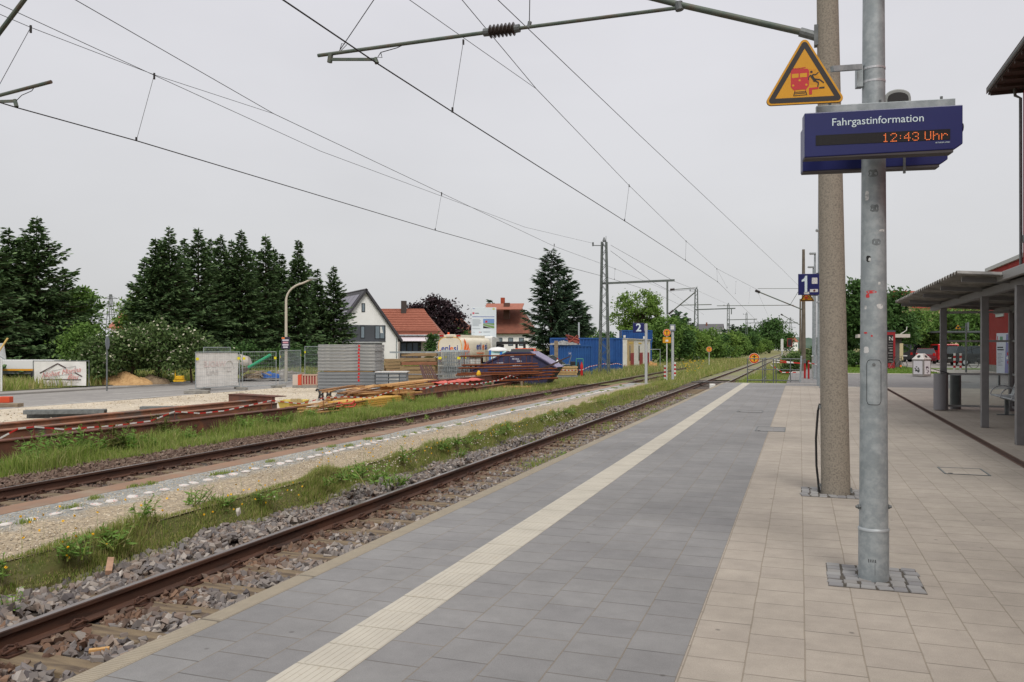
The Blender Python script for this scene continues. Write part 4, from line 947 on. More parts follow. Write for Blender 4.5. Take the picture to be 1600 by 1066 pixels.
t, w, h = number_sign('number_sign', 'blue sign with a white 1 and two small stickers on the slim pole', '1', 1249, 1283, 428, 461, 34.0, R(8))
mb = MB(); mb.box(w * .06, w * .29, -.044, -.0402, h * .02, h * .31); mb.box(-.02, w * .31, -.044, -.0402, -h * .37, -h * .23); mb.box(-w * .26, -w * .05, -.044, -.0402, -h * .47, -h * .36, mtx=None); mb.build('sticker', stick_w, t)
MB().lathe([(.045, 0), (.045, .002)], n=12).build('sticker_mark', M('sticker_brown', C(92, 40, 34), .6), t).matrix_local = Matrix.Translation((w * .16, -.0445, -h * .30)) @ Matrix.Rotation(R(90), 4, 'X')
c = P(1261, 471, d=34.7); w2 = T('warning_sign', 'small yellow warning triangle mostly hidden under the blue 1 sign', 'warning sign', c, R(8)); warning_sign(w2, .60)
MB().bar((0.0, .03, .25), (.62, .03, .25), .03, .04).build('bracket', galv_d, w2)
def lamp_post(px, Z, ytop, label, zf=0.0, xl=-.3):
    p = D(px, Z, zf); ht = EYE + (HOR - ytop) / F_PX * Z - zf; t = T('lamp_post', label, 'lamp post', p)
    MB().tube([(0, 0, 0), (0, 0, ht)], [.085, .05], 12).build('post', galv, t, smooth=True)
    h = MB(); k = Z / F_PX * 9
    h.prism([(-k, -.02), (.05, -.05), (.05, .05), (-k * .9, .06)], -.10, .10, mtx=Matrix.Translation((0, 0, ht + .02))); h.build('lamp_head', M('lamp_grey', C(150, 156, 158), .5), t, bevel=.02)
    MB().box(-k * .85, -k * .35, -.07, .07, ht - .03, ht - .012).build('lamp_glass', M('lamp_glass', C(210, 214, 212), .3), t)
lamp_post(1283.5, 32.6, 361, 'nearest lamp post by the concrete mast, its head highest of three')
lamp_post(1273.5, 41.5, 397, 'second lamp post, rising behind the blue 1 sign from a graffiti cabinet')
lamp_post(1271, 47.8, 418, 'farthest and lowest lamp head just above the blue 1 sign')
p = P(1274, 581, z=0); p = D(1274, 43.5, -.2); cbn = T('control_cabinet', 'pale grey switch cabinet with red graffiti by the end railing', 'cabinet', p, R(10))
k = 43.5 / F_PX; hh = (581 - 548) * k
MB().box(-.16, .16, -.15, .15, 0, hh + .2).build('body', M('cabinet_grey', C(176, 178, 174), .7, col2=C(158, 160, 156), scale=4), cbn, bevel=.02); MB().box(-.19, .19, -.18, .18, hh + .2, hh + .26).build('lid', M('cabinet_lid', C(196, 198, 194), .6), cbn, bevel=.01)
g = MB(); rr = random.Random(4)
for j in range(4):
    zc = hh * (.35 + j * .19); q = [(rr.uniform(-.1, .1), -.152, zc + rr.uniform(-.09, .09)) for _ in range(5)]; g.tube(q, .012, 5)
g.build('graffiti', sign_red, cbn)
# second grey pole right at the cabinet
# platform end railing with round stop sign
def railing():
    Yr = 40.3; a = P(1168, 594, Y=Yr); b = P(1250, 594, Y=Yr); zb_ = a.z; ztop = EYE + (HOR - 560) / F_PX * 40.4; m_ = galv_d
    t = T('end_railing', 'grey tubular railing closing the end of the platform', 'railing', (a.x, Yr, -.02)); wd = b.x - a.x; z0 = zb_ + .02; z1 = ztop + .02
    m = MB()
    for x in (0, wd * .5, wd * .55, wd * .82): m.tube([(x, 0, -.6), (x, 0, z1)], .022, 8)
    m.tube([(0, 0, z1), (wd, 0, z1)], .024, 8); m.build('rail_tube', m_, t); MB().tube([(0, 0, (z0 + z1) / 2), (wd, 0, (z0 + z1) / 2)], .018, 8).build('rail_tube', m_, t); MB().tube([(0, 0, z0), (wd, 0, z0)], .026, 8).build('rail_tube', m_, t)
    m = MB(); m.bar((wd, 0, -.1), (wd + .06, 0, z1 + .15), .08, .08); m.build('end_post', galv, t)
    g2 = T('end_railing', 'second railing with gate turned along the track behind the round stop sign', 'railing', (a.x + wd * .28, Yr, -.02))
    m = MB()
    for y in (.6, 2.6, 4.6): m.tube([(0, y, -.7), (0, y, z1)], .022, 8)
    for z in (z0, (z0 + z1) / 2, z1): m.tube([(0, .6, z), (0, 4.6, z)], .02, 8)
    m.build('frame', m_, g2)
    return Vector((a.x, Yr, 0)), wd, z1
ra, rw, rz1 = railing()
def round_sign(label, px, py, Z, r_px, post_z=None, extra=None):
    c = P(px, py, d=Z); r = r_px / F_PX * Z; t = T('stop_disc', label, 'signal sign', (c.x, c.y, c.z), R(12))
    MB().cyl((0, .015, 0), (0, 0, 0), r, n=32).build('plate', M('sign_rim', C(232, 214, 180), .5), t)
    MB().cyl((0, 0, 0), (0, -.004, 0), r * .93, n=32).build('red_ring', M('stop_red', C(196, 44, 34), .5), t); MB().cyl((0, -.004, 0), (0, -.008, 0), r * .72, n=32).build('yellow_disc', M('stop_yellow', C(228, 164, 36), .5), t)
    s_ = MB(); s_.box(-r * .11, r * .11, -.0105, -.008, -r * .6, r * .42); s_.box(-r * .42, r * .42, -.0105, -.008, r * .28, r * .40); s_.prism([(-r * .2, r * .40), (r * .2, r * .40), (0, r * .62)], -.0105, -.008); s_.build('symbol', sign_blk, t)
    if post_z is not None: MB().tube([(0, .04, post_z - c.z), (0, .04, r * .3)], .03, 8).build('post', M('white_post', C(205, 208, 206), .5), t)
    return t, r
round_sign('round yellow stop sign with red ring on the platform end railing', 1178.5, 560, 40.2, 8.2)
round_sign('small round yellow stop sign on a white post in the far meadow', 1108, 546, 88, 4.3, -.6)
t, r = round_sign('round yellow stop sign above a yellow plate at the low platform end', 1042, 520, 50.5, 5.8, ZP)
k = 50.5 / F_PX; MB().box(-6.3 * k, 6.3 * k, -.01, .01, -16 * k, -7 * k).build('plate', yel, t); MB().box(-2 * k, 2 * k, -.016, -.01, -14 * k, -11 * k).build('symbol', white, t)
t, w, h = number_sign('number_sign', 'blue sign with a white 2 on the low gravel platform', '2', 989.5, 1006, 505, 520, 44, R(15))
pz = P(1008.5, HOR, d=44); MB().tube([(w / 2 + .1, 0, ZP - t.location.z), (w / 2 + .1, 0, h / 2 - .02)], .075, 12).build('post', M('light_post', C(176, 180, 182), .5), t, smooth=True); MB().box(w / 2 - .02, w / 2 + .1, -.03, .03, -h * .3, h * .4).build('bracket', galv, t)
p = D(1051, 51.5, ZP); t = T('info_post', 'pale post with a small grey box on top behind the round stop sign', 'post', p)
MB().tube([(0, 0, 0), (0, 0, 3.1)], .085, 12).build('post', MATS['light_post'], t, smooth=True); MB().box(-.16, .16, -.12, .12, 3.0, 3.42).build('box', M('box_grey', C(120, 126, 140), .6), t, bevel=.01); MB().box(-.1, .1, -.126, -.12, 3.1, 3.34).build('label_plate', white, t)
def marker_post(px, py, z, hpx, label, grp=None, n=5):
    p = P(px, py, z=z); Z = (p - Vector((0, 0, EYE))).dot(Vector((-SN, CS, 0))); h = hpx / F_PX * Z; m = MB(); r = max(.045, 1.7 / F_PX * Z)
    m.tube([(0, 0, h * i / n) for i in range(n + 1)], r, 12, mis=[i % 2 for i in range(n)]); o = m.build('marker_post', [white, red], None, loc=p, smooth=True); tag(o, label, 'marker post', grp)
marker_post(1039, 592, ZP, 21, 'red and white banded post left of the two sign posts', n=7)
marker_post(1054.5, 588, ZP, 22, 'red and white banded post right of the two sign posts', n=7)
p = D(1263.5, 42, 0); tag(MB().tube([(0, 0, -.3), (0, 0, .94)], .045, 12).build('red_post', red, loc=p, smooth=True), 'thick red post beside the platform end railing', 'post')
p = D(1257.5, 42.6, 0); t = T('red_post', 'red post with a grey lever box by the end railing', 'post', p); MB().tube([(0, 0, -.3), (0, 0, .78)], .05, 12).build('post', red, t); MB().box(-.06, .06, -.06, .06, .78, 1.0).build('lever_box', galv_d, t, bevel=.01)
def tape(pts, label, w=.05, step=.28, name='barrier_tape', cat='barrier tape'):
    L_ = [0]; P_ = [Vector(p) for p in pts]
    fine = []
    for i in range(len(P_) - 1):
        n = max(2, int((P_[i + 1] - P_[i]).length / step)); 
        for j in range(n): fine.append(P_[i].lerp(P_[i + 1], j / n))
    fine.append(P_[-1]); m = MB()
    for i in range(len(fine) - 1): m.bar(fine[i], fine[i + 1], .006 if w < .07 else w * .6, w, i % 2)
    return tag(m.build(name, [M('tape_white', C(228, 226, 222), .6), M('tape_red', C(200, 48, 44), .6)]), label, cat)
tape([P(1208, 562, d=41), P(1250, 568, d=40.6)], 'red and white tape along the top of the end railing')
tape([P(1207, 566, d=41), P(1252, 567.5, d=40.8)], 'red and white tape tied across the middle of the end railing')
tape([P(1204, 570, d=41.2), P(1222, 582, d=42), P(1249, 582, d=43)], 'red and white tape sagging behind the end railing')
tape([P(1263, 567, d=42), P(1278, 570, d=41)], 'red and white tape between the red post and the slim pole')
# little board ramp and white box at the far end of the near track
p = G(1106, 597, -.5); t = tag(MB().box(-.95, .95, -.3, .3, 0, .05).build('crossing_plate', M('dark_plate', C(62, 60, 60), .7, col2=C(80, 78, 76), scale=3), loc=(p.x, p.y, -.53), bevel=.01), 'dark crossing plate across the near track by the platform end', 'plate')
p = D(1113, 44, -.6); tag(MB().box(-.15, .15, -.12, .12, 0, .26).build('white_block', white, loc=p, rz=.2, bevel=.03), 'white painted block beside the track at the platform end', 'block')
# covers let into the paving
def cover(px, py, w, d, label, mat):
    p = G(px, py, 0); t = T('manhole_cover', label, 'manhole cover', (p.x, p.y, .003)); 
    f = MB(); e = .02
    for a in ((-w / 2, w / 2, -d / 2, -d / 2 + e), (-w / 2, w / 2, d / 2 - e, d / 2), (-w / 2, -w / 2 + e, -d / 2 + e, d / 2 - e), (w / 2 - e, w / 2, -d / 2 + e, d / 2 - e)): f.box(*a, 0, .005)
    f.build('frame', galv_d, t); MB().box(-w / 2 + e + .004, w / 2 - e - .004, -d / 2 + e + .004, d / 2 - e - .004, -.002, .002).build('lid', mat, t)
    q = MB(); q.box(-w / 2 + .05, -w / 2 + .10, -d / 2 + .05, -d / 2 + .075, .002, .006); q.build('lifting_slot', blackm, t)
cover(1505, 737, .52, .62, 'square metal framed cover in the tan paving near the drain', m_tan)
cover(1172, 643, .62, .62, 'metal framed cover in the grey paving right of the pale strip', m_grey)
cover(1500, 597, .9, .5, 'rusty cover in the grey band in front of the shelter', M('cover_iron', C(120, 104, 96), .8, .1))
cover(1204, 671, .55, .9, 'long metal framed cover at the edge of the grey paving', m_grey)

# ================================================================== SHELTER, STATION AND PLAZA
frame_m = M('grey_frame_paint', C(126, 125, 126), .5, .1, C(116, 115, 116), 5)
roof_m = M('ribbed_roof_sheet', C(160, 157, 151), .5, .2, C(118, 116, 112, .9), 3)
pane_m = glass('clear_glass', (.86, .90, .89, 1))
shl = T('waiting_shelter', 'grey steel waiting shelter with ribbed sloping roof and glass walls', 'shelter', (3.5, 19.7, 0))
def W(x, y, z): return Vector((x - 3.5, y - 19.7, z))
def post_(x, y, w, d, z, lab=None): return MB().box(x - 3.5 - w / 2, x - 3.5 + w / 2, y - 19.7 - d / 2, y - 19.7 + d / 2, 0, z).build('post', frame_m, shl, bevel=.006)
for x, y, w in ((3.5, 23.8, .15), (3.49, 18.7, .13), (3.45, 15.55, .2), (5.05, 23.8, .14), (5.05, 18.7, .12), (5.05, 15.55, .14)): post_(x, y, w, .14, 2.62 - .06 * (x > 4))
m = MB(); m.bar(W(3.5, 15.4, 2.68), W(3.5, 25.6, 2.68), .12, .14); m.bar(W(5.05, 15.4, 2.58), W(5.05, 25.6, 2.58), .12, .14); m.build('beam', frame_m, shl)
for y in (16.4, 18.7, 21.2, 23.8, 25.5): MB().bar(W(2.7, y, 2.80), W(5.5, y, 2.62), .06, .08).build('rafter', frame_m, shl)
m = MB(); ys = np.arange(15.9, 25.8, .30); pr = []
for y in ys: pr += [(y, 0), (y + .09, .055), (y + .20, .055), (y + .26, 0)]
pts_u = [W(2.56, y, 2.86 + z) for y, z in pr]; pts_l = [W(5.6, y, 2.66 + z) for y, z in pr]
n = len(pr); tk = Vector((0, 0, .012))
m.add(pts_u + pts_l, [(i, i + 1, n + i + 1, n + i) for i in range(n - 1)]); m.add([p + tk for p in pts_u] + [p + tk for p in pts_l], [(i, i + 1, n + i + 1, n + i) for i in range(n - 1)])
for i in range(n - 1): m.quad(pts_u[i], pts_u[i + 1], pts_u[i + 1] + tk, pts_u[i] + tk)
m.build('roof', roof_m, shl)
def glazed(x0, y0, x1, y1, zs, nm='glass_pane'):
    a = W(x0, y0, 0); b = W(x1, y1, 0); m = MB()
    for z, h in zs: MB().bar(a + Vector((0, 0, z)), b + Vector((0, 0, z)), .04, h).build('glazing_rail', M('light_frame_paint', C(160, 160, 160), .5, .2), shl)
    g = MB()
    for (z, h), (z2, h2) in zip(zs[:-1], zs[1:]): g.bar(a + Vector((0, 0, (z + z2) / 2)), b + Vector((0, 0, (z + z2) / 2)), .010, (z2 - z) - (h + h2) / 2)
    g.build(nm, pane_m, shl)
RA = [(.10, .05), (.92, .05), (1.76, .05), (2.50, .06)]
glazed(3.58, 23.8, 4.97, 23.8, RA)
glazed(5.05, 15.7, 5.05, 18.6, RA); glazed(5.05, 18.8, 5.05, 23.7, RA)
# bench
bch = T('bench', 'perforated steel bench with curved armrests inside the shelter', 'bench', (4.62, 21.2, 0))
bm_ = M('bench_steel', C(184, 186, 188), .4, .2, C(140, 142, 146), 60, lo=.45, hi=.55)
nb = 3; LB = 3.2
for i in range(nb):
    y0 = -LB / 2 + i * LB / nb + .02; y1 = y0 + LB / nb - .04
    q = [(-.24, .44), (-.22, .455), (.14, .43), (.22, .45), (.33, .84), (.30, .85), (.19, .48), (.13, .455), (-.22, .475), (-.245, .46)]
    MB().prism(q, y0, y1).build('seat', bm_, bch, bevel=.004)
for i in range(nb + 1):
    y = -LB / 2 + i * LB / nb
    pts = [(.27, y, .66)] + [(.0 - .26 * math.cos(a) + .02, y, .46 + .22 * math.sin(a)) for a in np.linspace(R(150), R(0), 9)]
    MB().tube(pts, .013, 8).build('armrest', bm_, bch, smooth=True)
MB().bar((0, -LB / 2, .40), (0, LB / 2, .40), .08, .06).build('carrier', galv_d, bch)
for y in (-1.1, 1.1):
    m = MB(); m.bar((0, y, 0), (0, y, .40), .07, .09); m.box(-.2, .25, y - .05, y + .05, 0, .02); m.build('leg', galv_d, bch)
# litter bin at the shelter end
p = G(1470, 641, 0); bn = T('litter_bin', 'tall half round grey litter bin with open flap at the shelter post', 'bin', p)
ht = 55 / F_PX * 20.9 + .04
q = [(.17 * math.cos(a), .15 * math.sin(a)) for a in np.linspace(0, 2 * math.pi, 25)[:-1]]
MB().prism(q, .02, ht, axis='z').build('body', M('bin_grey', C(134, 133, 136), .5, .2), bn, smooth=True)
fl = MB(); fl.bar((-.14, 0, ht + .10), (.17, 0, ht + .02), .26, .015); fl.build('flap', blackm, bn)
p = G(1489, 640, 0); o = tag(MB().prism([(.13 * math.cos(a), .10 * math.sin(a)) for a in np.linspace(0, 2 * math.pi, 21)[:-1]], 0, ht - .05, axis='z').build('litter_bin', frame_m, loc=p + Vector((.1, .25, 0)), smooth=True), 'darker narrow bin behind the shelter post beside the flap bin', 'bin')
# second canopy nearer the station
cn = T('canopy', 'flat grey station canopy edge above the shelter roof', 'canopy', (5.2, 12, 2.8))
MB().box(-1.9, 2.0, -6, 4.6, .0, .07).build('roof_sheet', roof_m, cn); MB().box(-1.96, -1.88, -6, 4.66, -.06, .09).build('fascia', M('fascia_grey', C(140, 140, 138), .5), cn, bevel=.01); MB().box(-1.86, 2.0, 4.60, 4.66, -.05, .08).build('fascia', M('fascia_grey', C(140, 140, 138), .5), cn)
m = MB(); m.bar((-1.6, -6, -.08), (-1.6, 4.5, -.08), .12, .14); m.build('beam', frame_m, cn)
for y in (4.0, -.2, -4.4): MB().box(-1.68, -1.54, y - .07, y + .07, -2.8, -.15).build('post', frame_m, cn)
# station building: only its corner and eaves reach into view
red_wall = M('red_render', C(166, 48, 42, .85), .9, col2=C(150, 42, 38, .85), scale=1.2, bump=.15, bscale=80)
tile_dk = M('dark_roof_tile', C(92, 70, 64), .8, col2=C(70, 58, 56), scale=3)
sb = T('station_building', 'tall red station building with a deep dark timber eave', 'building', (7.25, 8, 0))
MB().box(0, 10, -18, 24.6, -.1, 10.4).build('wall', red_wall, sb)
ev = P(1541, 138, X=6.2); ze = ev.z
m = MB()
for (xa, za, xb, zb2) in ((6.2 - 7.25, ze, 5.0, ze + 5.6), (11.3, ze, 5.0, ze + 5.6)):
    m.add([(xa, -19, za), (xb, -19, zb2), (xb, ev.y - 8, zb2), (xa, ev.y - 8, za), (xa, -19, za - .22), (xb, -19, zb2 - .22), (xb, ev.y - 8, zb2 - .22), (xa, ev.y - 8, za - .22)], [(0, 1, 2, 3), (4, 7, 6, 5), (0, 4, 5, 1), (3, 2, 6, 7), (0, 3, 7, 4)])
m.build('roof', tile_dk, sb)
y = 2.5
while y < ev.y - 8.1: MB().bar((6.27 - 7.25, y, ze - .31), (.25, y, ze - .31), .10, .10).build('rafter', M('dark_timber', C(66, 52, 46), .8), sb); y += .85
m = MB(); m.prism([(-.0, 10.3), (10, 10.3), (5, ze + 5.0)], 24.5, 24.58); m.build('gable', red_wall, sb)
m = MB(); m.tube([(-1.0, ev.y - 8.2, ze - .12), (-1.0, -19, ze - .12)], .08, 10); m.tube([(-.3, 24.4, ze - .22), (-.28, 24.4, ze - .5), (-.12, 24.4, ze - .6), (-.1, 24.4, .1)], .05, 10); m.build('gutter', galv_d, sb, smooth=True)
MB().box(6.25 - 7.25, .3, -18.9, ev.y - 8.05, ze - .26, ze - .2).build('soffit', M('dark_timber', C(66, 52, 46), .8), sb)
MB().box(-.03, .02, 24.0, 24.62, 5.2, 5.45).build('wall_band', M('grey_band', C(130, 128, 128), .6), sb)
for z in (1.2, 4.4, 7.6):
    for y in (-12, -7, -2, 3, 8, 13):
        w = MB().box(-.04, .02, y - .6, y + .6, z, z + 1.6).build('window', M('window_dark', C(44, 50, 56), .15), sb); MB().box(-.07, -.04, y - .65, y + .65, z - .08, z).build('sill', concrete, w)
# farther red annexe with flat parapet and barred window
c = P(1543.5, HOR, d=56); ax = T('red_annexe', 'flat roofed red annexe with barred window behind the shelter', 'building', (c.x, c.y, 0))
MB().box(0, 14, -30, 0, -.05, 6.72).build('wall', red_wall, ax); MB().box(-.15, 14, -30, .15, 6.72, 6.95).build('parapet', M('fascia_light', C(176, 176, 172), .5), ax)
MB().box(-.03, 14, -30, .03, -.05, .45).build('plinth', concrete, ax)
MB().tube([(-.08, -.1, .1), (-.08, -.1, 6.6)], .07, 8).build('rainpipe', galv_d, ax)
def wall_pt(px, py):
    q = P(px, py, X=c.x); return q - Vector((c.x, c.y, 0))
a = wall_pt(1557, 496); b = wall_pt(1569, 478)
w = MB().box(-.06, .03, b.y, a.y, a.z, a.z + 1.5).build('window', M('window_frame_light', C(190, 190, 186), .5), ax); MB().box(-.075, -.06, b.y + .15, a.y - .15, a.z + .2, a.z + 1.5).build('pane', M('window_dark', C(44, 50, 56), .15), w)
m = MB()
for i in range(5): y = b.y + (a.y - b.y) * (i + .5) / 5; m.box(-.11, -.085, y - .03, y + .03, a.z + .15, a.z + 1.45)
m.build('bars', M('window_frame_light', C(190, 190, 186), .5), w)
# poster board in front of the annexe
a = P(1557, 583, d=35); b = P(1582, 583, d=34); ps = T('poster_board', 'tall white poster board with coloured picture strip seen through the shelter glass', 'poster', a, math.atan2(b.y - a.y, b.x - a.x)); wd = (b - a).length + .35; z1_ = EYE + (HOR - 521) / F_PX * 35 - a.z
MB().box(0, wd, 0, .05, 0, z1_).build('board', M('poster_paper', C(206, 206, 214), .5), ps)
m = MB()
for x in (.06, wd - .06): m.box(x - .03, x + .03, .05, .11, -a.z, z1_)
m.build('leg', galv_d, ps)
m = MB()
rr = random.Random(9)
m.box(.06, .42, -.003, 0, z1_ - .62, z1_ - .57, 2); m.box(.06, .46, -.003, 0, z1_ - .72, z1_ - .67, 2); m.box(.05, .09, -.003, 0, z1_ - .3, z1_ - .12, 1)
for i in range(10): z = z1_ - .86 - i * .055; m.box(.07, .07 + rr.uniform(.2, .38), -.003, 0, z, z + .016, 3)
m.add([(.52, -.004, 0.02), (wd - .01, -.004, .02), (wd - .01, -.004, z1_ - .05), (.62, -.004, z1_ - .05)], [(0, 1, 2, 3)], 4)
for i in range(14): x = rr.uniform(.62, wd - .12); z = rr.uniform(.1, z1_ - .3); s_ = rr.uniform(.05, .12); m.add([(x, -.006, z), (x + s_, -.006, z + .02), (x + s_ * .8, -.006, z + s_ * 1.4), (x - .02, -.006, z + s_)], [(0, 1, 2, 3)], rr.choice([1, 5, 6, 0]))
m.box(.22, .40, -.004, 0, z1_ - .30, z1_ - .14, 5)
m.build('print', [white, sign_red, blackm, M('print_grey', C(120, 120, 130), .6), M('print_violet', C(140, 136, 178), .6), M('print_green', C(110, 150, 120), .6), M('print_blue', C(60, 70, 160), .6)], ps)
# kiosk: red notice column with black panel, white roof slab behind it
p = D(1396, 62, 0); kz = 62 / F_PX
ic = T('notice_column', 'red notice column with a black lettered panel beside the bicycle', 'notice column', p, R(-4)); hcol = EYE + (HOR - 519) * kz
MB().box(-.95, .12, -.28, .28, 0, hcol).build('frame', M('column_red', C(148, 32, 40), .5), ic, bevel=.02); MB().box(-.96, .13, -.29, .29, hcol, hcol + .12).build('cap', M('cap_dark', C(74, 84, 92), .5), ic)
pn = MB().box(-.85, -.02, -.30, -.281, .45, hcol - .22).build('panel', M('panel_black', C(38, 34, 36), .5), ic)
rr = random.Random(3); m = MB()
text('lettering', 'N', .42, M('lettering_pale', C(200, 196, 194), .6), pn, face_at(-.17, -.304, hcol - .5, 0))
for i in range(9): z = .55 + i * .20; m.box(-.32 + rr.uniform(-.06, .06), -.06, -.304, -.30, z, z + rr.choice([.05, .08, .03]))
m.build('print', M('print_pale', C(150, 144, 144), .6), pn)
p = D(1402, 66, 0); kk = T('kiosk', 'small kiosk with white flat roof slab partly behind the red column', 'kiosk', p); hk_ = EYE + (HOR - 523) * 66 / F_PX
MB().box(-2.2, .2, -1.2, 1.2, 0, hk_ - .25).build('wall', M('kiosk_wall', C(86, 84, 82), .8), kk); MB().box(-3.0, .75, -1.6, 1.6, hk_ - .25, hk_ + .02).build('roof', M('kiosk_roof', C(196, 188, 180), .6), kk)
MB().tube([(-.2, -.9, hk_ - .2), (.5, -1.4, hk_ + .3), (.55, -1.4, hk_ + .6)], .03, 6).build('aerial', white, kk); m = MB(); m.tube([(-2.5, -1.3, hk_ - .3), (-2.5, -1.3, .3), (-2.7, -1.3, .1)], .06, 8); m.build('rainpipe', galv, kk)
p = D(1409, 61, 0); MB_ = MB().box(-.12, .12, -.04, .04, .6, 1.9).build('pale_board', M('board_pale', C(196, 184, 148), .7), loc=p + Vector((.1, 1.2, 0))); tag(MB_, 'pale narrow board standing behind the bicycle', 'board')
# recycling bin
p = D(1440, 45.2, 0); kz = 45.2 / F_PX; rb = T('recycling_bin', 'silver house shaped recycling bin with graffiti panels on the plaza', 'recycling bin', p, R(50)); hb = (589 - 562) * kz
MB().box(-.33, .33, -.33, .33, 0.02, hb).build('body', M('bin_silver', C(160, 156, 150), .45, .4, C(140, 136, 132), 4), rb, bevel=.01)
MB().add([(-.36, -.36, hb), (.36, -.36, hb), (.36, .36, hb), (-.36, .36, hb), (-.13, -.13, hb + .32), (.13, -.13, hb + .32), (.13, .13, hb + .32), (-.13, .13, hb + .32)], [(0, 1, 5, 4), (1, 2, 6, 5), (2, 3, 7, 6), (3, 0, 4, 7), (4, 5, 6, 7), (0, 3, 2, 1)]).build('lid', M('bin_lid', C(198, 194, 188), .4, .3), rb, bevel=.01)
hole = [(0.0 + .09 * math.cos(a), .085 * math.sin(a)) for a in np.linspace(0, 6.283, 17)[:-1]]
for rz in (0, 90, 270):
    mt = Matrix.Rotation(R(rz), 4, 'Z') @ Matrix.Translation((0, -.25, hb + .16)) @ Matrix.Rotation(R(-36), 4, 'X')
    MB().prism(hole, -.012, .0, mtx=mt).build('opening', blackm, rb)
    mp_ = MB(); rr = random.Random(rz); mt = Matrix.Rotation(R(rz), 4, 'Z')
    mp_.box(-.26, .26, -.336, -.331, .14, hb - .08, 0, mt)
    for i in range(16):
        x = rr.uniform(-.2, .12); z = rr.uniform(.18, hb * .55); s_ = rr.uniform(.03, .09); mp_.add([mt @ Vector(v) for v in ((x, -.338, z), (x + s_, -.338, z + .02), (x + s_ * .6, -.338, z + s_), (x - .03, -.338, z + s_ * .7))], [(0, 1, 2, 3)], 1 + (rz > 0))
    mp_.build('poster', [M('poster_white', C(208, 206, 208), .5), M('graffiti_purple', C(70, 36, 56), .6), M('graffiti_dark', C(50, 58, 54), .6)], rb)
# bicycles
def bicycle(label, loc, rz, s=1.0):
    b = T('bicycle', label, 'bicycle', loc, rz); b.scale = (s, s, s)
    for x in (-.52, .52):
        w = MB(); 
        pts = [(x + .34 * math.cos(a), 0, .34 + .34 * math.sin(a)) for a in np.linspace(0, 2 * math.pi, 25)]; w.tube(pts, .022, 6, cap=False); wh = w.build('wheel', black, b, smooth=True)
        sp_m = MB()
        for k in range(8): a = math.pi * k / 4; sp_m.tube([(x, 0, .34), (x + .33 * math.cos(a), 0, .34 + .33 * math.sin(a))], .004, 4)
        sp_m.build('spokes', galv, wh)
    f = MB()
    for p_, q_ in (((-.52, 0, .34), (-.12, 0, .32)), ((-.52, 0, .34), (-.22, 0, .78)), ((-.12, 0, .32), (-.25, 0, .88)), ((-.12, 0, .32), (.34, 0, .76)), ((-.22, 0, .74), (.33, 0, .80)), ((.52, 0, .34), (.32, 0, .92))): f.tube([p_, q_], .02, 6)
    f.build('frame', M('bike_frame', C(58, 60, 64), .4), b); MB().tube([(.22, -.27, .98), (.32, -.2, .96), (.32, .2, .96), (.22, .27, .98)], .014, 6).build('handlebar', galv_d, b); MB().add([(-.38, -.07, .92), (-.38, .07, .92), (-.12, .02, .93), (-.12, -.02, .93), (-.38, -.07, .88), (-.38, .07, .88), (-.12, .02, .9), (-.12, -.02, .9)], [(0, 1, 2, 3), (7, 6, 5, 4), (0, 4, 5, 1), (1, 5, 6, 2), (2, 6, 7, 3), (3, 7, 4, 0)]).build('saddle', black, b); return b
bicycle('dark bicycle parked behind the red notice column on the lawn', D(1402, 60, 0), R(35)); bicycle('black bicycle parked beside the dark hatchback behind the shelter glass', D(1533, 63, 0), R(10))
m = T('reflector', 'orange reflector fixed low on the bicycle by the red column', 'reflector', D(1407.5, 59.6, .26)); MB().cyl((0, 0, 0), (0, -.02, 0), .07, n=10).build('lens', M('orange_plastic', C(230, 120, 40), .4), m)
# red and white posts, warning sign on post
for px, lab in ((1491.5, 'red and white banded post on the plaza, left of the sign pole behind glass'), (1501, 'red and white banded post on the plaza, right one of the pair behind glass')):
    marker_post(px, 579, 0, 27, lab, 'banded posts behind the shelter glass', n=7)
p = D(1509.5, 52, 0); sp2 = T('sign_post', 'grey post with small yellow warning triangle seen through the shelter glass', 'sign post', p); k = 52 / F_PX
MB().tube([(0, 0, 0), (0, 0, EYE + (HOR - 505) * k)], .055, 10).build('post', galv_d, sp2); zt_ = EYE + (HOR - 515) * k
s2 = 10.5 * k; off_ = -11.5 * k
q = MB(); q.prism([(x + off_, z + zt_) for x, z in tri(s2, .03, 0)], -.06, -.03); q.build('triangle', sign_blk, sp2); q = MB(); q.prism([(x * .8 + off_, z * .8 + zt_ + .03) for x, z in tri(s2, .03, 0)], -.066, -.06); q.build('yellow_face', yel, sp2); q = MB(); q.box(off_ - .06, off_ + .08, -.07, -.066, zt_ + .07, zt_ + .19); q.build('symbol', sign_blk, sp2)
MB().bar((off_, -.02, zt_ + .15), (0, -.02, zt_ + .15), .02, .03).build('bracket', galv_d, sp2); MB().box(.06, .16, -.05, .05, zt_ - .05, zt_ + .45).build('small_plate', galv, sp2)

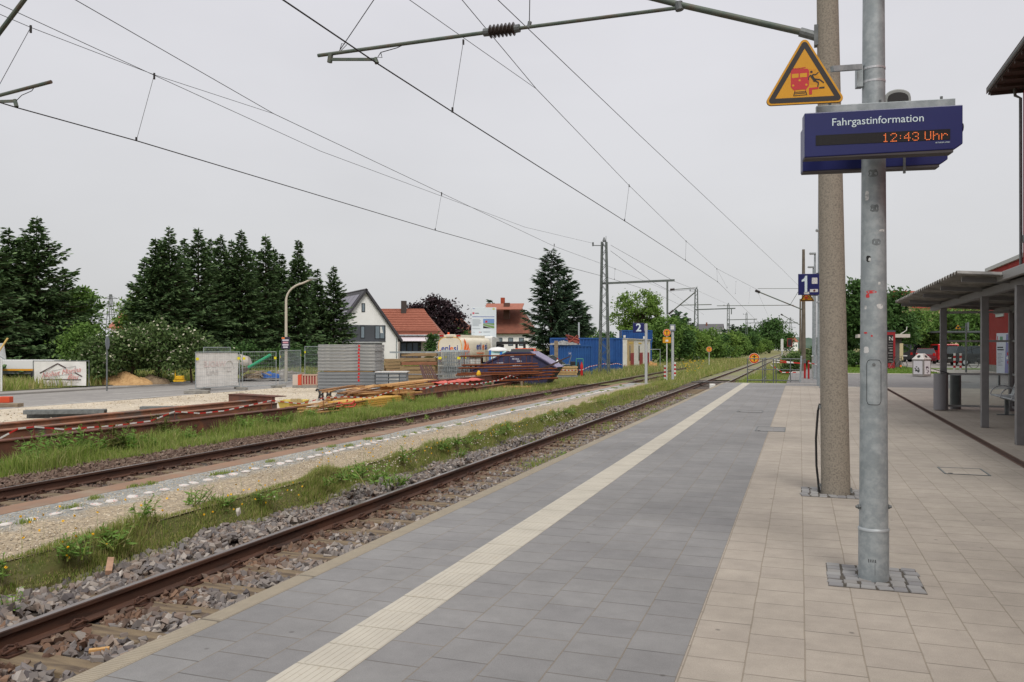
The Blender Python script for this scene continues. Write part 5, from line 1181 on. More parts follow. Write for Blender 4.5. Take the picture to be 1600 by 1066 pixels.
# cars
tyre = M('tyre', C(30, 30, 31), .8); hub = M('wheel_rim', C(176, 178, 182), .35, .6); wind = M('car_glass', C(34, 40, 44), .08, spec=.7); lampr = M('tail_lamp', C(170, 24, 26), .25); lampw = M('head_lamp', C(210, 214, 216), .2)
def car(label, loc, rz, col, prof, cabin, w=1.8, wheels=(-1.3, 1.3), rw_=.32, rough=.25, cat='car', pillar=None):
    """prof: lower body outline (x,z); cabin: (outline of the glass house); front at +x"""
    t = T('parked_car' if cat == 'car' else 'parked_van', label, cat, loc, rz); pm = M('car_paint_%d_%d_%d' % tuple(int(c * 999) for c in col[:3]), col, rough, spec=.6)
    hw = w / 2; b = MB(); b.prism(prof, -hw, hw); b.build('body', pm, t, bevel=.05)
    n = len(cabin); zb = min(z for x, z in cabin); zt = max(z for x, z in cabin); cx = sum(x for x, z in cabin) / n
    def sh_(x, z, k): f = (z - zb) / (zt - zb); return (hw - .02 - .16 * f) * k
    vs = [(x, -sh_(x, z, 1), z) for x, z in cabin] + [(x, sh_(x, z, 1), z) for x, z in cabin]
    g = MB(); g.add(vs, [tuple(range(n)), tuple(reversed(range(n, 2 * n)))] + [(i, i + n, (i + 1) % n + n, (i + 1) % n) for i in range(n)]); g.build('glasshouse', wind, t)
    r = MB(); top = sorted([x for x, z in cabin if z > zt - .02]); r.box(top[0] - .03, top[-1] + .03, -hw + .17, hw - .17, zt - .03, zt + .035)
    for s in (-1, 1):
        for (x0, z0), (x1, z1) in ((min(cabin, key=lambda q: (q[0], q[1])), (top[0], zt)), (max(cabin, key=lambda q: (q[0], -q[1])), (top[-1], zt)), ((cx, zb), (cx, zt))):
            r.bar((x0, s * (sh_(0, z0, 1) + .0), z0), (x1, s * (sh_(0, z1, 1) + .0), z1), .05, .09)
    r.build('roof', pm, t, bevel=.02)
    if cat == 'van':
        g = MB()
        for s in (-1, 1):
            y = s * (hw + .004); g.add([(.35, y, 1.28), (1.35, y, 1.28), (.95, y, 1.82), (.35, y, 1.82)], [(0, 1, 2, 3)]); g.add([(-2.3, y, 1.3), (.2, y, 1.3), (.2, y, 1.82), (-2.3, y, 1.82)], [(0, 1, 2, 3)])
        g.add([(-2.53, -hw + .15, 1.32), (-2.53, hw - .15, 1.32), (-2.50, hw - .2, 1.82), (-2.50, -hw + .2, 1.82)], [(0, 1, 2, 3)]); g.build('window', wind, t)
    for x in wheels:
        for s in (-1, 1):
            wl_ = MB().cyl((x, s * (hw - .2), rw_), (x, s * (hw + .015), rw_), rw_, n=20).build('wheel', tyre, t); MB().cyl((x, s * (hw + .01), rw_), (x, s * (hw + .025), rw_), rw_ * .62, n=14).build('rim', hub, wl_)
    x0 = min(x for x, z in prof); x1 = max(x for x, z in prof)
    for s in (-1, 1):
        MB().box(x0 - .02, x0 + .14, s * hw * .80 - .13, s * hw * .80 + .13 + .02 * s, .78, 1.05).build('tail_lamp', lampr, t); MB().box(x1 - .18, x1 + .012, s * hw * .74 - .17, s * hw * .74 + .17, .60, .78).build('headlight', lampw, t)
    MB().box(x0 - .012, x0 + .05, -.26, .26, .62, .74).build('number_plate', white, t)
    return t
HB = [(-1.95, .28), (-2.0, .55), (-1.95, .95), (1.0, .95), (1.85, .78), (1.98, .5), (1.95, .25)]; HBC = [(-1.93, .95), (-1.55, 1.46), (.05, 1.48), (.95, .95)]
SUV = [(-2.1, .32), (-2.15, .6), (-2.1, 1.08), (1.1, 1.08), (1.95, .95), (2.1, .6), (2.05, .32)]; SUVC = [(-2.08, 1.08), (-1.85, 1.68), (.2, 1.70), (1.05, 1.08)]
VAN = [(-2.5, .3), (-2.52, 1.3), (-2.48, 1.95), (1.0, 1.95), (1.75, 1.22), (2.4, 1.02), (2.5, .6), (2.45, .3)]; VANC = [(-2.46, 1.3), (-2.44, 1.86), (.95, 1.88), (1.62, 1.28)]
def vancar(*a, **k):
    t = car(*a, **k); return t
car('black van parked left of the red van behind the silver bin', D(1437, 92, 0), R(48), C(44, 45, 48), VAN, [(-.2, 1.32), (-.2, 1.86), (.97, 1.88), (1.66, 1.28)], 1.95, (-1.5, 1.6), .34, cat='van')
car('red van with dark rear window parked between the dark cars', D(1473, 88, 0), R(94), C(196, 30, 36), VAN, VANC, 1.95, (-1.5, 1.6), .34, cat='van')
car('white and blue car just left of the black van', D(1409, 92, 0), R(20), C(214, 216, 222), HB, HBC, 1.75)
car('dark red hatchback half hidden behind the silver bin', D(1446, 82, 0), R(84), C(104, 22, 34), HB, HBC, 1.75)
car('black hatchback with red tail lamps left of the shelter post', D(1489, 76, 0), R(78), C(30, 31, 34), SUV, SUVC, 1.85, (-1.3, 1.35))
car('dark grey estate car seen through the shelter glass', D(1522, 72, 0), R(20), C(38, 40, 42), SUV, SUVC, 1.85, (-1.3, 1.35))
car('silver car partly hidden behind the dark estate car', D(1533, 82, 0), R(15), C(180, 182, 184), HB, HBC, 1.75)
# car port roof behind the cars
p = D(1525, 88, 0); cp = T('carport', 'low dark carport roof behind the parked cars', 'carport', p, R(12)); MB().box(-4.5, 4.5, -2.5, 2.5, 3.15, 3.32).build('roof', M('carport_roof', C(92, 94, 96), .6), cp)
for x in (-4.2, 0, 4.2): MB().box(x - .07, x + .07, -2.3, -2.16, 0, 3.15).build('post', frame_m, cp)
# beige house behind the plaza trees
p = D(1452, 150, 0); bh = T('house', 'beige house with red roof edge behind the plaza trees', 'house', p, R(30)); zt_ = EYE + (HOR - 468) * 150 / F_PX
MB().box(-7, 8, -5, 5, 0, zt_ - 1.3).build('wall', M('beige_render', C(214, 196, 154), .9, col2=C(200, 182, 142), scale=.3), bh)
MB().prism([(-5.6, zt_ - 1.6), (0, zt_ + 1.5), (5.6, zt_ - 1.6), (5.6, zt_ - 1.9), (0, zt_ + 1.1), (-5.6, zt_ - 1.9)], -7.6, 8.6, axis='x').build('roof', M('red_tile', C(156, 76, 58), .8, col2=C(130, 66, 54), scale=3), bh)
for x in (-4, -1, 2, 5): w = MB().box(x - .5, x + .5, -5.04, -4.98, 2.6, 4.0).build('window', M('window_dark', C(44, 50, 56), .15), bh)
# dark low annex under the trees on the left of the kiosk

# ================================================================== YARD ON THE FAR SIDE
def fence_panel(pa, pb, label, ht=2.0, banner=None, group=None, feet=True, tags=True, wr=.0032):
    a = Vector(pa); b = Vector(pb); L = (b - a).length; rz = math.atan2(b.y - a.y, b.x - a.x); t = T('fence_panel', label, 'construction fence', a, rz, group)
    m = MB()
    for x in (.03, L - .03): m.tube([(x, 0, .12), (x, 0, ht)], .021, 8)
    for z in (.16, ht): m.tube([(.03, 0, z), (L - .03, 0, z)], .019, 8)
    m.build('frame', galv, t, smooth=True)
    g = MB(); n = int(L / .12)
    for i in range(1, n): g.tube([(L * i / n, .0, .16), (L * i / n, .0, ht)], wr, 4, cap=False)
    for i in range(1, 9): z = .16 + (ht - .16) * i / 9; g.tube([(.03, .004, z), (L - .03, .004, z)], .0045, 4, cap=False)
    g.build('wire_mesh', galv, t)
    if feet:
        for x in (0, L): MB().box(x - .11, x + .11, -.35, .35, 0, .13).build('foot', concrete, t, bevel=.01)
    if tags:
        m = MB()
        for x in (.12, L - .12): m.box(x - .09, x + .09, -.03, -.024, ht - .42, ht - .28)
        m.build('warning_tag', M('tag_yellow', C(226, 214, 40), .6), t)
    return t, L
cloth = M('banner_cloth', C(228, 226, 222), .85, col2=C(210, 208, 204), scale=1.6, bump=.3, bscale=3, bdist=.06)
t, L = fence_panel(G(305, 612), G(375, 608), 'fence panel covered by a white builder banner seen from behind', 2.05)
m = MB(); nx_ = 14; nz_ = 8; vs = []
for j in range(nz_ + 1):
    for i in range(nx_ + 1): vs.append((.05 + (L - .15) * i / nx_, .05 + .018 * math.sin(i * 1.3 + j) * (1 - j / nz_ * .3), .22 + 1.78 * j / nz_))
m.add(vs, [(j * (nx_ + 1) + i, j * (nx_ + 1) + i + 1, (j + 1) * (nx_ + 1) + i + 1, (j + 1) * (nx_ + 1) + i) for j in range(nz_) for i in range(nx_)]); bn_ = m.build('banner', cloth, t, smooth=True)
faint = M('faint_print', C(206, 202, 199), .85); faint_r = M('faint_red_print', C(214, 200, 197), .85)
mir = Matrix.Diagonal((-1, 1, 1, 1))
text('lettering', 'WADLE', .42, faint_r, bn_, Matrix.Translation((L * .43, .022, 1.40)) @ mir @ FACE, bold=.01); text('lettering', 'BAU', .42, faint, bn_, Matrix.Translation((L * .38, .022, .98)) @ mir @ FACE, bold=.01)
m = MB(); m.tube([(L * .75 + .32 * math.cos(a), .02, 1.2 + .40 * math.sin(a)) for a in np.linspace(0, math.pi, 14)], .022, 5); m.prism([(L * .75 - .12, 1.0), (L * .75 + .12, 1.0), (L * .75 + .15, 1.3), (L * .75, 1.42), (L * .75 - .15, 1.3)], .016, .022); m.build('emblem', faint, bn_)
fence_panel(G(378, 609), G(432, 606), 'open mesh fence panel right of the white banner panel', 2.05)
fence_panel(G(437, 604.5), D(470, 58), 'open mesh fence panel by the curved street lamp', 2.1)
fence_panel(D(476, 52), D(505, 50), 'mesh fence panel touching the grey formwork stack', 2.35)
fence_panel(D(318, 44.5), D(360, 50), 'mesh fence panel standing at an angle behind the white banner', 2.3, tags=False)
# builder banner on the verge with house emblem
a = D(52, 46, -.58); b = D(139, 46, -.58); b.z = a.z; t = T('banner_fence', 'large white builder banner with house outline standing in the roadside grass', 'banner', a, math.atan2(b.y - a.y, b.x - a.x)); L = (b - a).length; hb_ = (607 - 567) / F_PX * 46
m = MB()
for x in (0, L): m.tube([(x, 0, 0), (x, 0, hb_ + .03)], .025, 8)
m.tube([(0, 0, hb_), (L, 0, hb_)], .02, 8); m.build('frame', galv_d, t)
m = MB(); vs = []
for j in range(7):
    for i in range(21): vs.append((.06 + (L - .2) * i / 20, -.03 + .02 * math.sin(i * .9 + j * .7), .05 + (hb_ - .08) * j / 6))
m.add(vs, [(j * 21 + i, j * 21 + i + 1, (j + 1) * 21 + i + 1, (j + 1) * 21 + i) for j in range(6) for i in range(20)]); bn_ = m.build('banner', cloth, t, smooth=True)
bk = M('banner_print', C(70, 52, 54), .8); br_ = M('banner_red', C(206, 140, 136), .8); gr_ = M('banner_line', C(140, 138, 140), .8)
def BX(px, py): return (px - 145) / 1265 * L, -.075, hb_ - (py - 100) / 530 * (hb_ - .05)
def bl_(mb, a, b, w, mi=0): mb.bar(BX(*a), BX(*b), .004, w, mi)
m = MB(); bl_(m, (310, 358), (715, 155), .055); bl_(m, (715, 155), (905, 250), .055); bl_(m, (1105, 348), (1268, 432), .055); bl_(m, (405, 490), (1245, 500), .04); m.build('roof_outline', bk, bn_)
m = MB(); bl_(m, (407, 350), (410, 490), .03); bl_(m, (440, 335), (440, 480), .018); bl_(m, (440, 340), (1120, 208), .016); bl_(m, (480, 468), (1130, 345), .016); bl_(m, (1120, 208), (1130, 345), .012); m.build('house_lines', gr_, bn_)
x_, y_, z_ = BX(785, 350)
text('lettering', 'Nohut Morina', .40, br_, bn_, Matrix.Translation((x_, y_, z_)) @ FACE @ Matrix.Rotation(R(9), 4, 'Z'), shear=.45, sx=.95); x_, y_, z_ = BX(1045, 440); text('lettering', 'Bau', .40, br_, bn_, Matrix.Translation((x_, y_, z_)) @ FACE, shear=.45)
m = MB(); rr = random.Random(2)
for i in range(5): bl_(m, (410, 540 + i * 14), (rr.uniform(900, 1200), 540 + i * 14), .012)
m.build('small_print', M('banner_faint', C(190, 178, 174), .8), bn_)
# flatbed truck behind the banner
p = D(20, 48.8, -.55); t = T('flatbed_truck', 'white flatbed truck with an orange stripe parked behind the roadside banner', 'truck', p, YAW)
wp = M('truck_white', C(216, 216, 216), .4)
MB().box(-.9, 3.0, -1.0, 1.0, .9, 1.42).build('side_board', wp, t, bevel=.02); MB().box(-.9, 3.0, -1.012, -1.0, .80, .90).build('stripe', M('stripe_orange', C(214, 150, 40), .5), t); MB().box(-.95, 3.0, -.9, .9, .62, .80).build('chassis', galv_d, t)
MB().prism([(-2.7, .6), (-2.75, 1.4), (-2.2, 2.4), (-1.1, 2.4), (-.95, 1.4), (-.95, .6)], -.98, .98).build('cab', wp, t, bevel=.04); MB().prism([(-2.45, 1.45), (-2.1, 2.25), (-1.3, 2.25), (-1.2, 1.45)], -.995, -.982).build('window', wind, t); m = MB(); m.bar((-.9, -.9, 1.42), (-.5, -.9, 2.2), .04, .04); m.bar((-1.0, -.9, 2.2), (.1, -.9, 1.42), .04, .04); m.build('rack', galv, t)
for x in (-2.0, 1.9): MB().cyl((x, -.98, .38), (x, -.72, .38), .38, n=18).build('wheel', tyre, t)
p = D(12, 36, -.6); tag(MB().tube([(0, 0, 1.0), (-.6, 0, .1)], .04, 8).build('plank', M('pole_yellow', C(214, 182, 110), .7), loc=p + Vector((.0, .0, 1.6)), rz=YAW), 'slanting yellow wooden pole at the edge by the sign post', 'pole')
p = G(2, 614); t = T('sign_post', 'white post with a dark blue plate beside the road, cut by the picture edge', 'sign post', p, YAW); MB().tube([(0, 0, 0), (0, 0, 1.75)], .05, 10).build('post', white, t); MB().box(-.7, -.03, -.02, .02, 1.1, 1.7).build('plate', navy, t)
p = P(167, 611, z=-.62); t = T('sign_post', 'thin grey post with a round traffic sign seen from the side', 'sign post', p, R(118)); kz = 44.5 / F_PX; MB().tube([(0, 0, 0), (0, 0, 76 * kz)], .04, 8).build('post', galv_d, t); MB().cyl((0, -.02, 71 * kz), (0, -.035, 71 * kz), .33, n=24).build('disc', M('sign_grey_back', C(120, 126, 132), .5), t); MB().box(-.12, .12, -.03, -.02, 52 * kz, 58 * kz).build('small_plate', galv_d, t)
# earth heaps
def heap(px, Z, w, d, h, mat, label, seed, z0=-.58):
    p = D(px, Z, z0 - .05); rr = np.random.default_rng(seed); n = 34; xs = np.linspace(-1, 1, n); V = []
    for j in xs:
        for i in xs:
            r = math.hypot(i, j); hh = max(0, 1 - r ** 2) ** .55 * h * (.85 + .3 * math.sin(i * 5 + seed) * math.cos(j * 4)) + rr.normal() * .035 * (r < 1)
            V.append((i * w / 2, j * d / 2, max(hh, -.05)))
    F = np.array([[j * n + i, j * n + i + 1, (j + 1) * n + i + 1, (j + 1) * n + i] for j in range(n - 1) for i in range(n - 1)]); o = np_mesh('earth_heap', np.array(V), [F], mat); o.location = p; o.rotation_euler = (0, 0, YAW); return tag(o, label, 'heap')
m_dirt = M('sandy_earth', C(200, 164, 116), .95, col2=C(170, 134, 92), scale=3, bump=.6, bscale=14, bdist=.04); m_dirt2 = M('grey_earth', C(150, 130, 106), .95, col2=C(128, 110, 88), scale=3, bump=.6, bscale=14, bdist=.04)
heap(190, 49.5, 3.6, 2.2, .66, m_dirt, 'sandy earth heap behind the thin traffic sign post', 1); heap(238, 50.5, 2.1, 1.6, .5, m_dirt2, 'smaller grey earth heap right of the sandy one', 2)
# small yellow compactor
p = D(281, 50, -.5); t = T('compactor', 'small yellow plate compactor with upright handle in the roadside grass', 'machine', p, YAW); ym = M('machine_yellow', C(226, 182, 36), .45, col2=C(200, 150, 30), scale=6)
t.scale = (.62,) * 3; MB().box(-.35, .35, -.25, .25, .25, .62).build('engine', ym, t, bevel=.05); MB().prism([(-.5, .05), (.45, .05), (.55, .22), (-.55, .22)], -.28, .28).build('base_plate', ym, t); m = MB(); m.bar((-.42, -.1, .2), (-.38, -.1, 1.1), .10, .07); m.build('handle', ym, t)
# debris beyond the fence: mixer, chute, tarps, planks
p = D(374, 56, -.55); t = T('cement_mixer', 'pale cement mixer drum standing behind the open mesh fence', 'cement mixer', p, YAW)
dr = MB(); dr.lathe([(.10, -.65), (.42, -.45), (.55, -.1), (.52, .2), (.30, .55), (.28, .6)], n=18); d_ = dr.build('drum', M('mixer_drum', C(186, 178, 168), .6, col2=C(150, 140, 130), scale=5), t, smooth=True); d_.matrix_local = Matrix.Translation((0, 0, 1.0)) @ Matrix.Rotation(R(75), 4, 'Y') @ Matrix.Diagonal((1.25, 1.25, 1.25, 1)); m = MB(); m.bar((-.4, -.3, 0), (-.1, -.3, 1.0), .06, .06); m.bar((.3, -.3, 0), (-.1, -.3, 1.0), .06, .06); m.bar((-.4, .3, 0), (.3, .3, 0), .06, .06); m.build('stand', galv_d, t)
p = D(388, 55.5, .25); tag(MB().tube([(0, 0, 0), (1.5, 0, .85)], .10, 10).build('chute', M('chute_green', C(40, 156, 110), .5), loc=p, rz=YAW), 'green plastic chute leaning from the cement mixer', 'chute')
rr = random.Random(12); wood_grey = M('grey_wood', C(150, 134, 112), .9, col2=C(116, 102, 86), scale=6, stretch=(.3, 3, 3)); tarp_b = M('blue_tarp', C(50, 104, 178), .6, col2=C(40, 84, 150), scale=3)
for i in range(16):
    p = D(rr.uniform(392, 500), rr.uniform(54, 60), -.5); l_ = rr.uniform(.6, 1.8); o = MB().bar((-l_ / 2, 0, .05), (l_ / 2, 0, .05 + rr.uniform(0, .3)), .14, .05).build('plank', wood_grey, loc=p + Vector((0, 0, rr.uniform(0, .35))), rz=rr.uniform(0, 3)); tag(o, 'weathered plank lying in the debris behind the roadside fence', 'plank', 'debris planks behind the fence')
for px, lab in ((424, 'crumpled blue tarpaulin in the debris behind the mesh fence'), (412, 'small blue plastic sheet beside the cement mixer')):
    o = heap(px, 57, 1.2 if px > 420 else .7, .8, .4, tarp_b, lab, px, -.45); o.name = 'tarpaulin'; o['category'] = 'tarpaulin'
o = heap(450, 58, 2.6, 1.4, .55, M('rubble_mix', C(150, 146, 140), .95, col2=C(110, 96, 84), scale=7, col3=C(196, 192, 186), scale3=5, bump=.8, bscale=10, bdist=.05), 'pale rubble heap behind the street lamp foot', 41, -.5); o.name = 'rubble_heap'
o = heap(398, 57, 1.6, 1.2, .45, m_dirt2, 'brown rubble heap below the green chute', 44, -.5); o.name = 'rubble_heap'
# curved street lamp with poster
p = P(447, 597, z=-.6); Zl = 56; kz = Zl / F_PX; t = T('street_lamp', 'tall pale street lamp curving over the road, small dark poster on its post', 'street lamp', p, YAW)
hh = (597 - 478) * kz; pts = [(0, 0, 0), (0, 0, hh)] + [((32 - 32 * math.cos(a)) * kz * .95, 0, hh + 31 * math.sin(a) * kz * .85) for a in np.linspace(.2, 1.35, 7)] + [(40 * kz, 0, hh + 33 * kz)]
MB().tube(pts, [.10, .075] + [.06] * 7 + [.045], 10).build('post', M('lamp_concrete', C(186, 178, 162), .8), t, smooth=True); MB().box(33 * kz, 46 * kz, -.1, .1, hh + 31.5 * kz, hh + 34.5 * kz).build('lamp_head', M('lamp_grey', C(150, 156, 158), .5), t, bevel=.03)
po = MB().box(-6 * kz, 6.5 * kz, -.14, -.11, 48 * kz, 66 * kz).build('poster', M('poster_dark', C(44, 42, 58), .6), t); m = MB()
for i, (w_, mi) in enumerate(((.3, 0), (.38, 0), (.34, 1), (.40, 0))): m.box(-w_ / 2, w_ / 2, -.146, -.14, (50 + i * 3.4) * kz, (52.2 + i * 3.4) * kz, mi)
m.box(-.24, -.05, -.146, -.14, 63 * kz, 65.5 * kz, 2); m.build('poster_print', [M('poster_pale', C(196, 190, 200), .6), M('poster_pink', C(206, 150, 160), .6), M('poster_orange', C(214, 120, 60), .6)], po)
# steel girders beside the far track
def girder(pa, pb, h, fl, label, mat=rust, tw=.02):
    a = Vector(pa); b = Vector(pb); L = (b - a).length; rz = math.atan2(b.y - a.y, b.x - a.x); e = fl / 2; pf = [(-e, 0), (e, 0), (e, .025), (-e + .05, .03), (-e + .05, h - .03), (e, h - .025), (e, h), (-e, h), (-e, h - .025), (-e + .025, h - .03), (-e + .025, .03), (-e, .025)]
    o = MB().prism(pf, 0, L, axis='x').build('steel_girder', mat, loc=a, rz=rz); o.rotation_euler = (0, -math.asin((b.z - a.z) / L), rz); return tag(o, label, 'girder')
girder((-15.3, 6.5, -.68), (-14.9, 22.1, -.68), .42, .30, 'long dark brown girder nearest the tall weeds by the far track', rust_dk)
bpy.data.objects['steel_girder'].location.z = -.68
girder((-15.9, 6.5, -.52), (-15.5, 21.9, -.52), .40, .30, 'rusty orange girder lying behind the dark brown girder', rust)
girder((-17.0, 6.5, -.68), (-16.8, 23.2, -.68), .58, .34, 'rusty girder with the highest flange, farthest from the track', rust)
p1 = P(362, 650, z=-.68); p2 = P(432, 655, z=-.68); girder(p1 + Vector((-.2, .4, 0)), p2 + Vector((0, .2, 0)), .72, .5, 'short rusty girder end with wide flange and a hole near the yellow tub', rust_dk)
for xx, yy in ((-16.2, 8.5), (-16.2, 12), (-16.2, 15.5), (-16.2, 19)):
    tag(MB().box(-1.0, 1.3, -.08, .08, -.03, .0).build('bearing_plank', wood_grey, loc=(xx, yy, -.665)), 'flat timber under the stacked rusty girders', 'timber', 'bearing timbers under the girders')
# long grey steel profiles lying on the yard
def profile_stack(pxa, pxb, py, label, hpx, n=1, z=YZ):
    a = P(pxa, py, z=z); b = P(pxb, py - (pxb - pxa) * .012, z=z); L = (b - a).length; h = hpx / F_PX * 29; w = .34
    q = [(-w / 2, 0), (w / 2, 0), (w / 2, h), (w / 2 - .03, h), (w / 2 - .03, .04), (-w / 2 + .03, .04), (-w / 2 + .03, h), (-w / 2, h)]
    m = MB(); m.prism([(x, h - z_) for x, z_ in q], 0, L, axis='x')
    for i in range(5): x = L * (i + .5) / 5; m.cyl((x, -w / 2 - .004, h * .5), (x, -w / 2 + .002, h * .5), .03, n=8)
    o = m.build('steel_profile', galv_d, loc=a, rz=math.atan2(b.y - a.y, b.x - a.x), bevel=.006); return tag(o, label, 'steel profile')
profile_stack(45, 168, 653, 'lower grey steel channel of the pair lying on the pale yard', 6)
o = profile_stack(54, 178, 646, 'upper grey steel channel resting on another one on the pale yard', 6, z=YZ + .14); o.location.y -= .35
profile_stack(220, 338, 641, 'single long pale grey channel near the middle of the yard', 6)
p = G(14, 636); t = tag(MB().box(-.45, .45, -.2, .2, 0, .14).build('pallet_block', wood_grey, loc=p, rz=YAW), 'grey timber block on the yard near the road edge', 'timber'); p = G(9, 635); tag(MB().box(-.22, .22, -.14, .14, 0, .24).build('red_case', M('orange_red', C(196, 76, 44), .6), loc=p + Vector((0, 0, .14)), rz=YAW, bevel=.02), 'orange red case on the yard near the road edge', 'case')
p = G(308, 615); tag(MB().box(-.6, .6, -.2, .2, 0, .16).build('concrete_block', concrete, loc=p, rz=YAW, bevel=.02), 'flat concrete block beside the foot of the white banner fence', 'concrete block')
# grey formwork panel stack with red stripe
panel_m = M('formwork_wood', C(160, 161, 160), .85, col2=C(128, 131, 132), scale=2.2, lo=.4, hi=.6, col3=C(194, 192, 184), scale3=3.5, bump=.25, bscale=24, stretch=(.35, 1, 5))
panel_d = M('formwork_grey', C(140, 144, 147), .8, col2=C(116, 120, 124), scale=2, bump=.2, bscale=24, stretch=(.35, 1, 4))
a = D(496.5, 42, YZ); stack_rz = R(14)
def panel(z, h, lab, grp, x0, x1, d0, mat, stripe=True, base=a, rz=stack_rz):
    o = MB().box(x0, x1, d0, d0 + 1.9, 0, h - .012).build('formwork_panel', mat, loc=(base.x, base.y, z), rz=rz, bevel=.008); tag(o, lab, 'formwork panel', grp)
    q = MB(); xs_ = x1 * .72
    if stripe: q.box(xs_ - .05, xs_ + .05, d0 - .004, d0, .02, h - .03, 0); q.build('red_stripe', red, o)
    m = MB(); 
    for z_ in (.03, h - .04): m.box(x0 + .01, x1 - .01, d0 - .003, d0 - .0005, z_ - .006, z_ + .006)
    m.build('groove', M('groove_dark', C(66, 68, 70), .9), o); return o
W_ = 91 / F_PX * 42; h1 = .168; z = YZ + .05; rr = random.Random(6)
for i in range(6): dx = rr.uniform(-.02, .02); panel(z, h1, 'dark grey formwork panel in the lower pack of the big stack', 'panels of the lower pack', dx, W_ + dx, 0, panel_d, i > 2); z += h1
tag(MB().box(.3, W_ - .1, .05, 1.8, 0, .05).build('spacer_timber', M('light_timber', C(190, 160, 112), .85, col2=C(160, 130, 90), scale=4), loc=(a.x, a.y, z), rz=stack_rz), 'pale timber spacer between the two packs of grey panels', 'timber'); z += .055
for i in range(8): dx = rr.uniform(-.03, .03); panel(z, h1, 'weathered grey formwork panel with red mark in the upper pack of the big stack', 'panels of the upper pack', dx, W_ + dx, rr.uniform(-.02, .02), panel_m, True); z += h1
# low pale boards in front of it
b0 = D(523, 38.5, YZ)
for i in range(4): o = panel(YZ + i * .085, .08, 'thin pale formwork board in the low pile before the big stack', 'thin boards before the stack', 0, 1.85, 0, panel_m, False, b0 + Vector((.05 * i, 0, 0)))
# crates of steel props right of the stack
b1 = D(587, 41, YZ); steel_crate = M('crate_steel', C(108, 116, 122), .6, .3, C(84, 92, 98), 5)
t = T('steel_crate', 'grey steel crates with slatted sides right of the panel stack', 'crate', b1, YAW)
for x0, x1, mt in ((0, .62, panel_d), (.66, 1.15, panel_m), (1.18, 1.5, panel_d)): MB().box(x0, x1, 0, 1.0, .02, 1.05).build('side_panel', mt, t, bevel=.01)
m = MB()
for i in range(6): m.box(-.02, 1.54, -.02, -.002, .12 + i * .17, .16 + i * .17)
m.build('slat', steel_crate, t); MB().box(-.04, 1.56, -.03, 1.05, 1.05, 1.10).build('top_plate', M('plate_pale', C(196, 196, 194), .5), t)
# heavy timber stack
beam_m = M('old_beam', C(164, 140, 104), .9, col2=C(122, 102, 76), scale=3.5, col3=C(96, 82, 64), scale3=9, lo3=.55, hi3=.7, bump=.35, bscale=20, stretch=(.3, 2, 2))
beam_r = M('reddish_beam', C(152, 104, 78), .9, col2=C(120, 84, 64), scale=4, stretch=(.3, 2, 2))
a = D(626, 47, YZ); rzb = R(10); z = YZ + .08; rr = random.Random(21); nrow = 8; hb2 = (594 - 545) / F_PX * 47 / nrow
for r in range(nrow):
    for c in range(5):
        dx = rr.uniform(-.15, .15) if c else rr.uniform(-.05, .05); o = MB().box(0, 2.05, 0, .24, 0, hb2 - .03).build('timber_beam', beam_r if (r == 5 and c == 0) else beam_m, bevel=.012)
        o.location = Vector((a.x, a.y, z)) + Matrix.Rotation(rzb, 3, 'Z') @ Vector((dx, c * .26, 0)); o.rotation_euler = (0, 0, rzb + rr.normalvariate(0, .008)); tag(o, 'reddish beam two thirds up the front of the heavy timber stack' if (r == 5 and c == 0) else 'heavy old squared beam in the timber stack behind the leaning steel props', 'beam', None if (r == 5 and c == 0) else 'beams of the timber stack')
    z += hb2 + (.05 if r in (2, 4, 6) else 0)
a2 = D(602, 48.5, YZ); z = YZ + .5
for r in range(6):
    for c in range(3):
        o = MB().box(0, .95, 0, .24, 0, .17).build('timber_beam', beam_m, bevel=.012); o.location = Vector((a2.x, a2.y, z)) + Matrix.Rotation(YAW + R(8), 3, 'Z') @ Vector((rr.uniform(-.1, .1), c * .26, 0)); o.rotation_euler = (0, 0, YAW + R(8)); tag(o, 'squared beam end in the darker pile left of the heavy timber stack', 'beam', 'beams of the darker pile')
    z += .19
for px in (608, 660): tag(MB().box(-.2, .2, -.4, .9, 0, .5 if px < 640 else .08).build('bearing_plank', wood_grey, loc=D(px, 48 if px < 640 else 47, YZ), rz=YAW), 'bearing block below the %s' % ('darker beam pile' if px < 640 else 'heavy timber stack'), 'timber')
tag(MB().box(-.1, .1, -.01, .0, 0, .2).build('red_lamp', red, loc=D(612.5, 48, .05), rz=YAW), 'red painted mark board on the darker beam pile', 'marker board')
o = MB().box(-1.45, 1.35, -.1, .1, 0, .1).build('steel_profile', galv, loc=D(649, 47, z + .12), rz=YAW); o.location.z = EYE + (HOR - 552) / F_PX * 47; tag(o, 'long galvanised rail lying on top of the timber stack', 'steel profile')
# leaning brown steel props, bucket, white pipe
prop_m = M('prop_brown', C(92, 62, 60), .7, col2=C(70, 48, 48), scale=8); rr = random.Random(8)
for i in range(9):
    x = 655 + i * 2.4; b_ = D(x + 12 + i * .8, 44 + rr.uniform(0, .3), YZ + .1); tp = D(x - 1 + rr.uniform(-2, 2), 46.2, EYE + (HOR - 571) / F_PX * 46); tag(MB().tube([b_, tp], .03, 8).build('steel_prop', prop_m), 'brown steel prop leaning against the heavy timber stack', 'steel prop', 'props leaning on the timber stack')
p = G(667, 602); p = D(667, 42, YZ + .35); o = MB(); o.lathe([(.10, 0), (.14, .30), (.15, .31), (.13, .31), (.1, .02)], n=18); o = o.build('bucket', M('bucket_blue', C(88, 124, 172), .5), loc=p, smooth=True); o.scale = (1.4, 1.4, 1.0); tag(o, 'blue plastic bucket standing before the leaning props', 'bucket')
tag(MB().box(-.5, .5, -.3, .3, -.35, 0).build('timber_pad', wood_grey, loc=p, rz=YAW), 'grey timber pad carrying the blue bucket', 'timber')
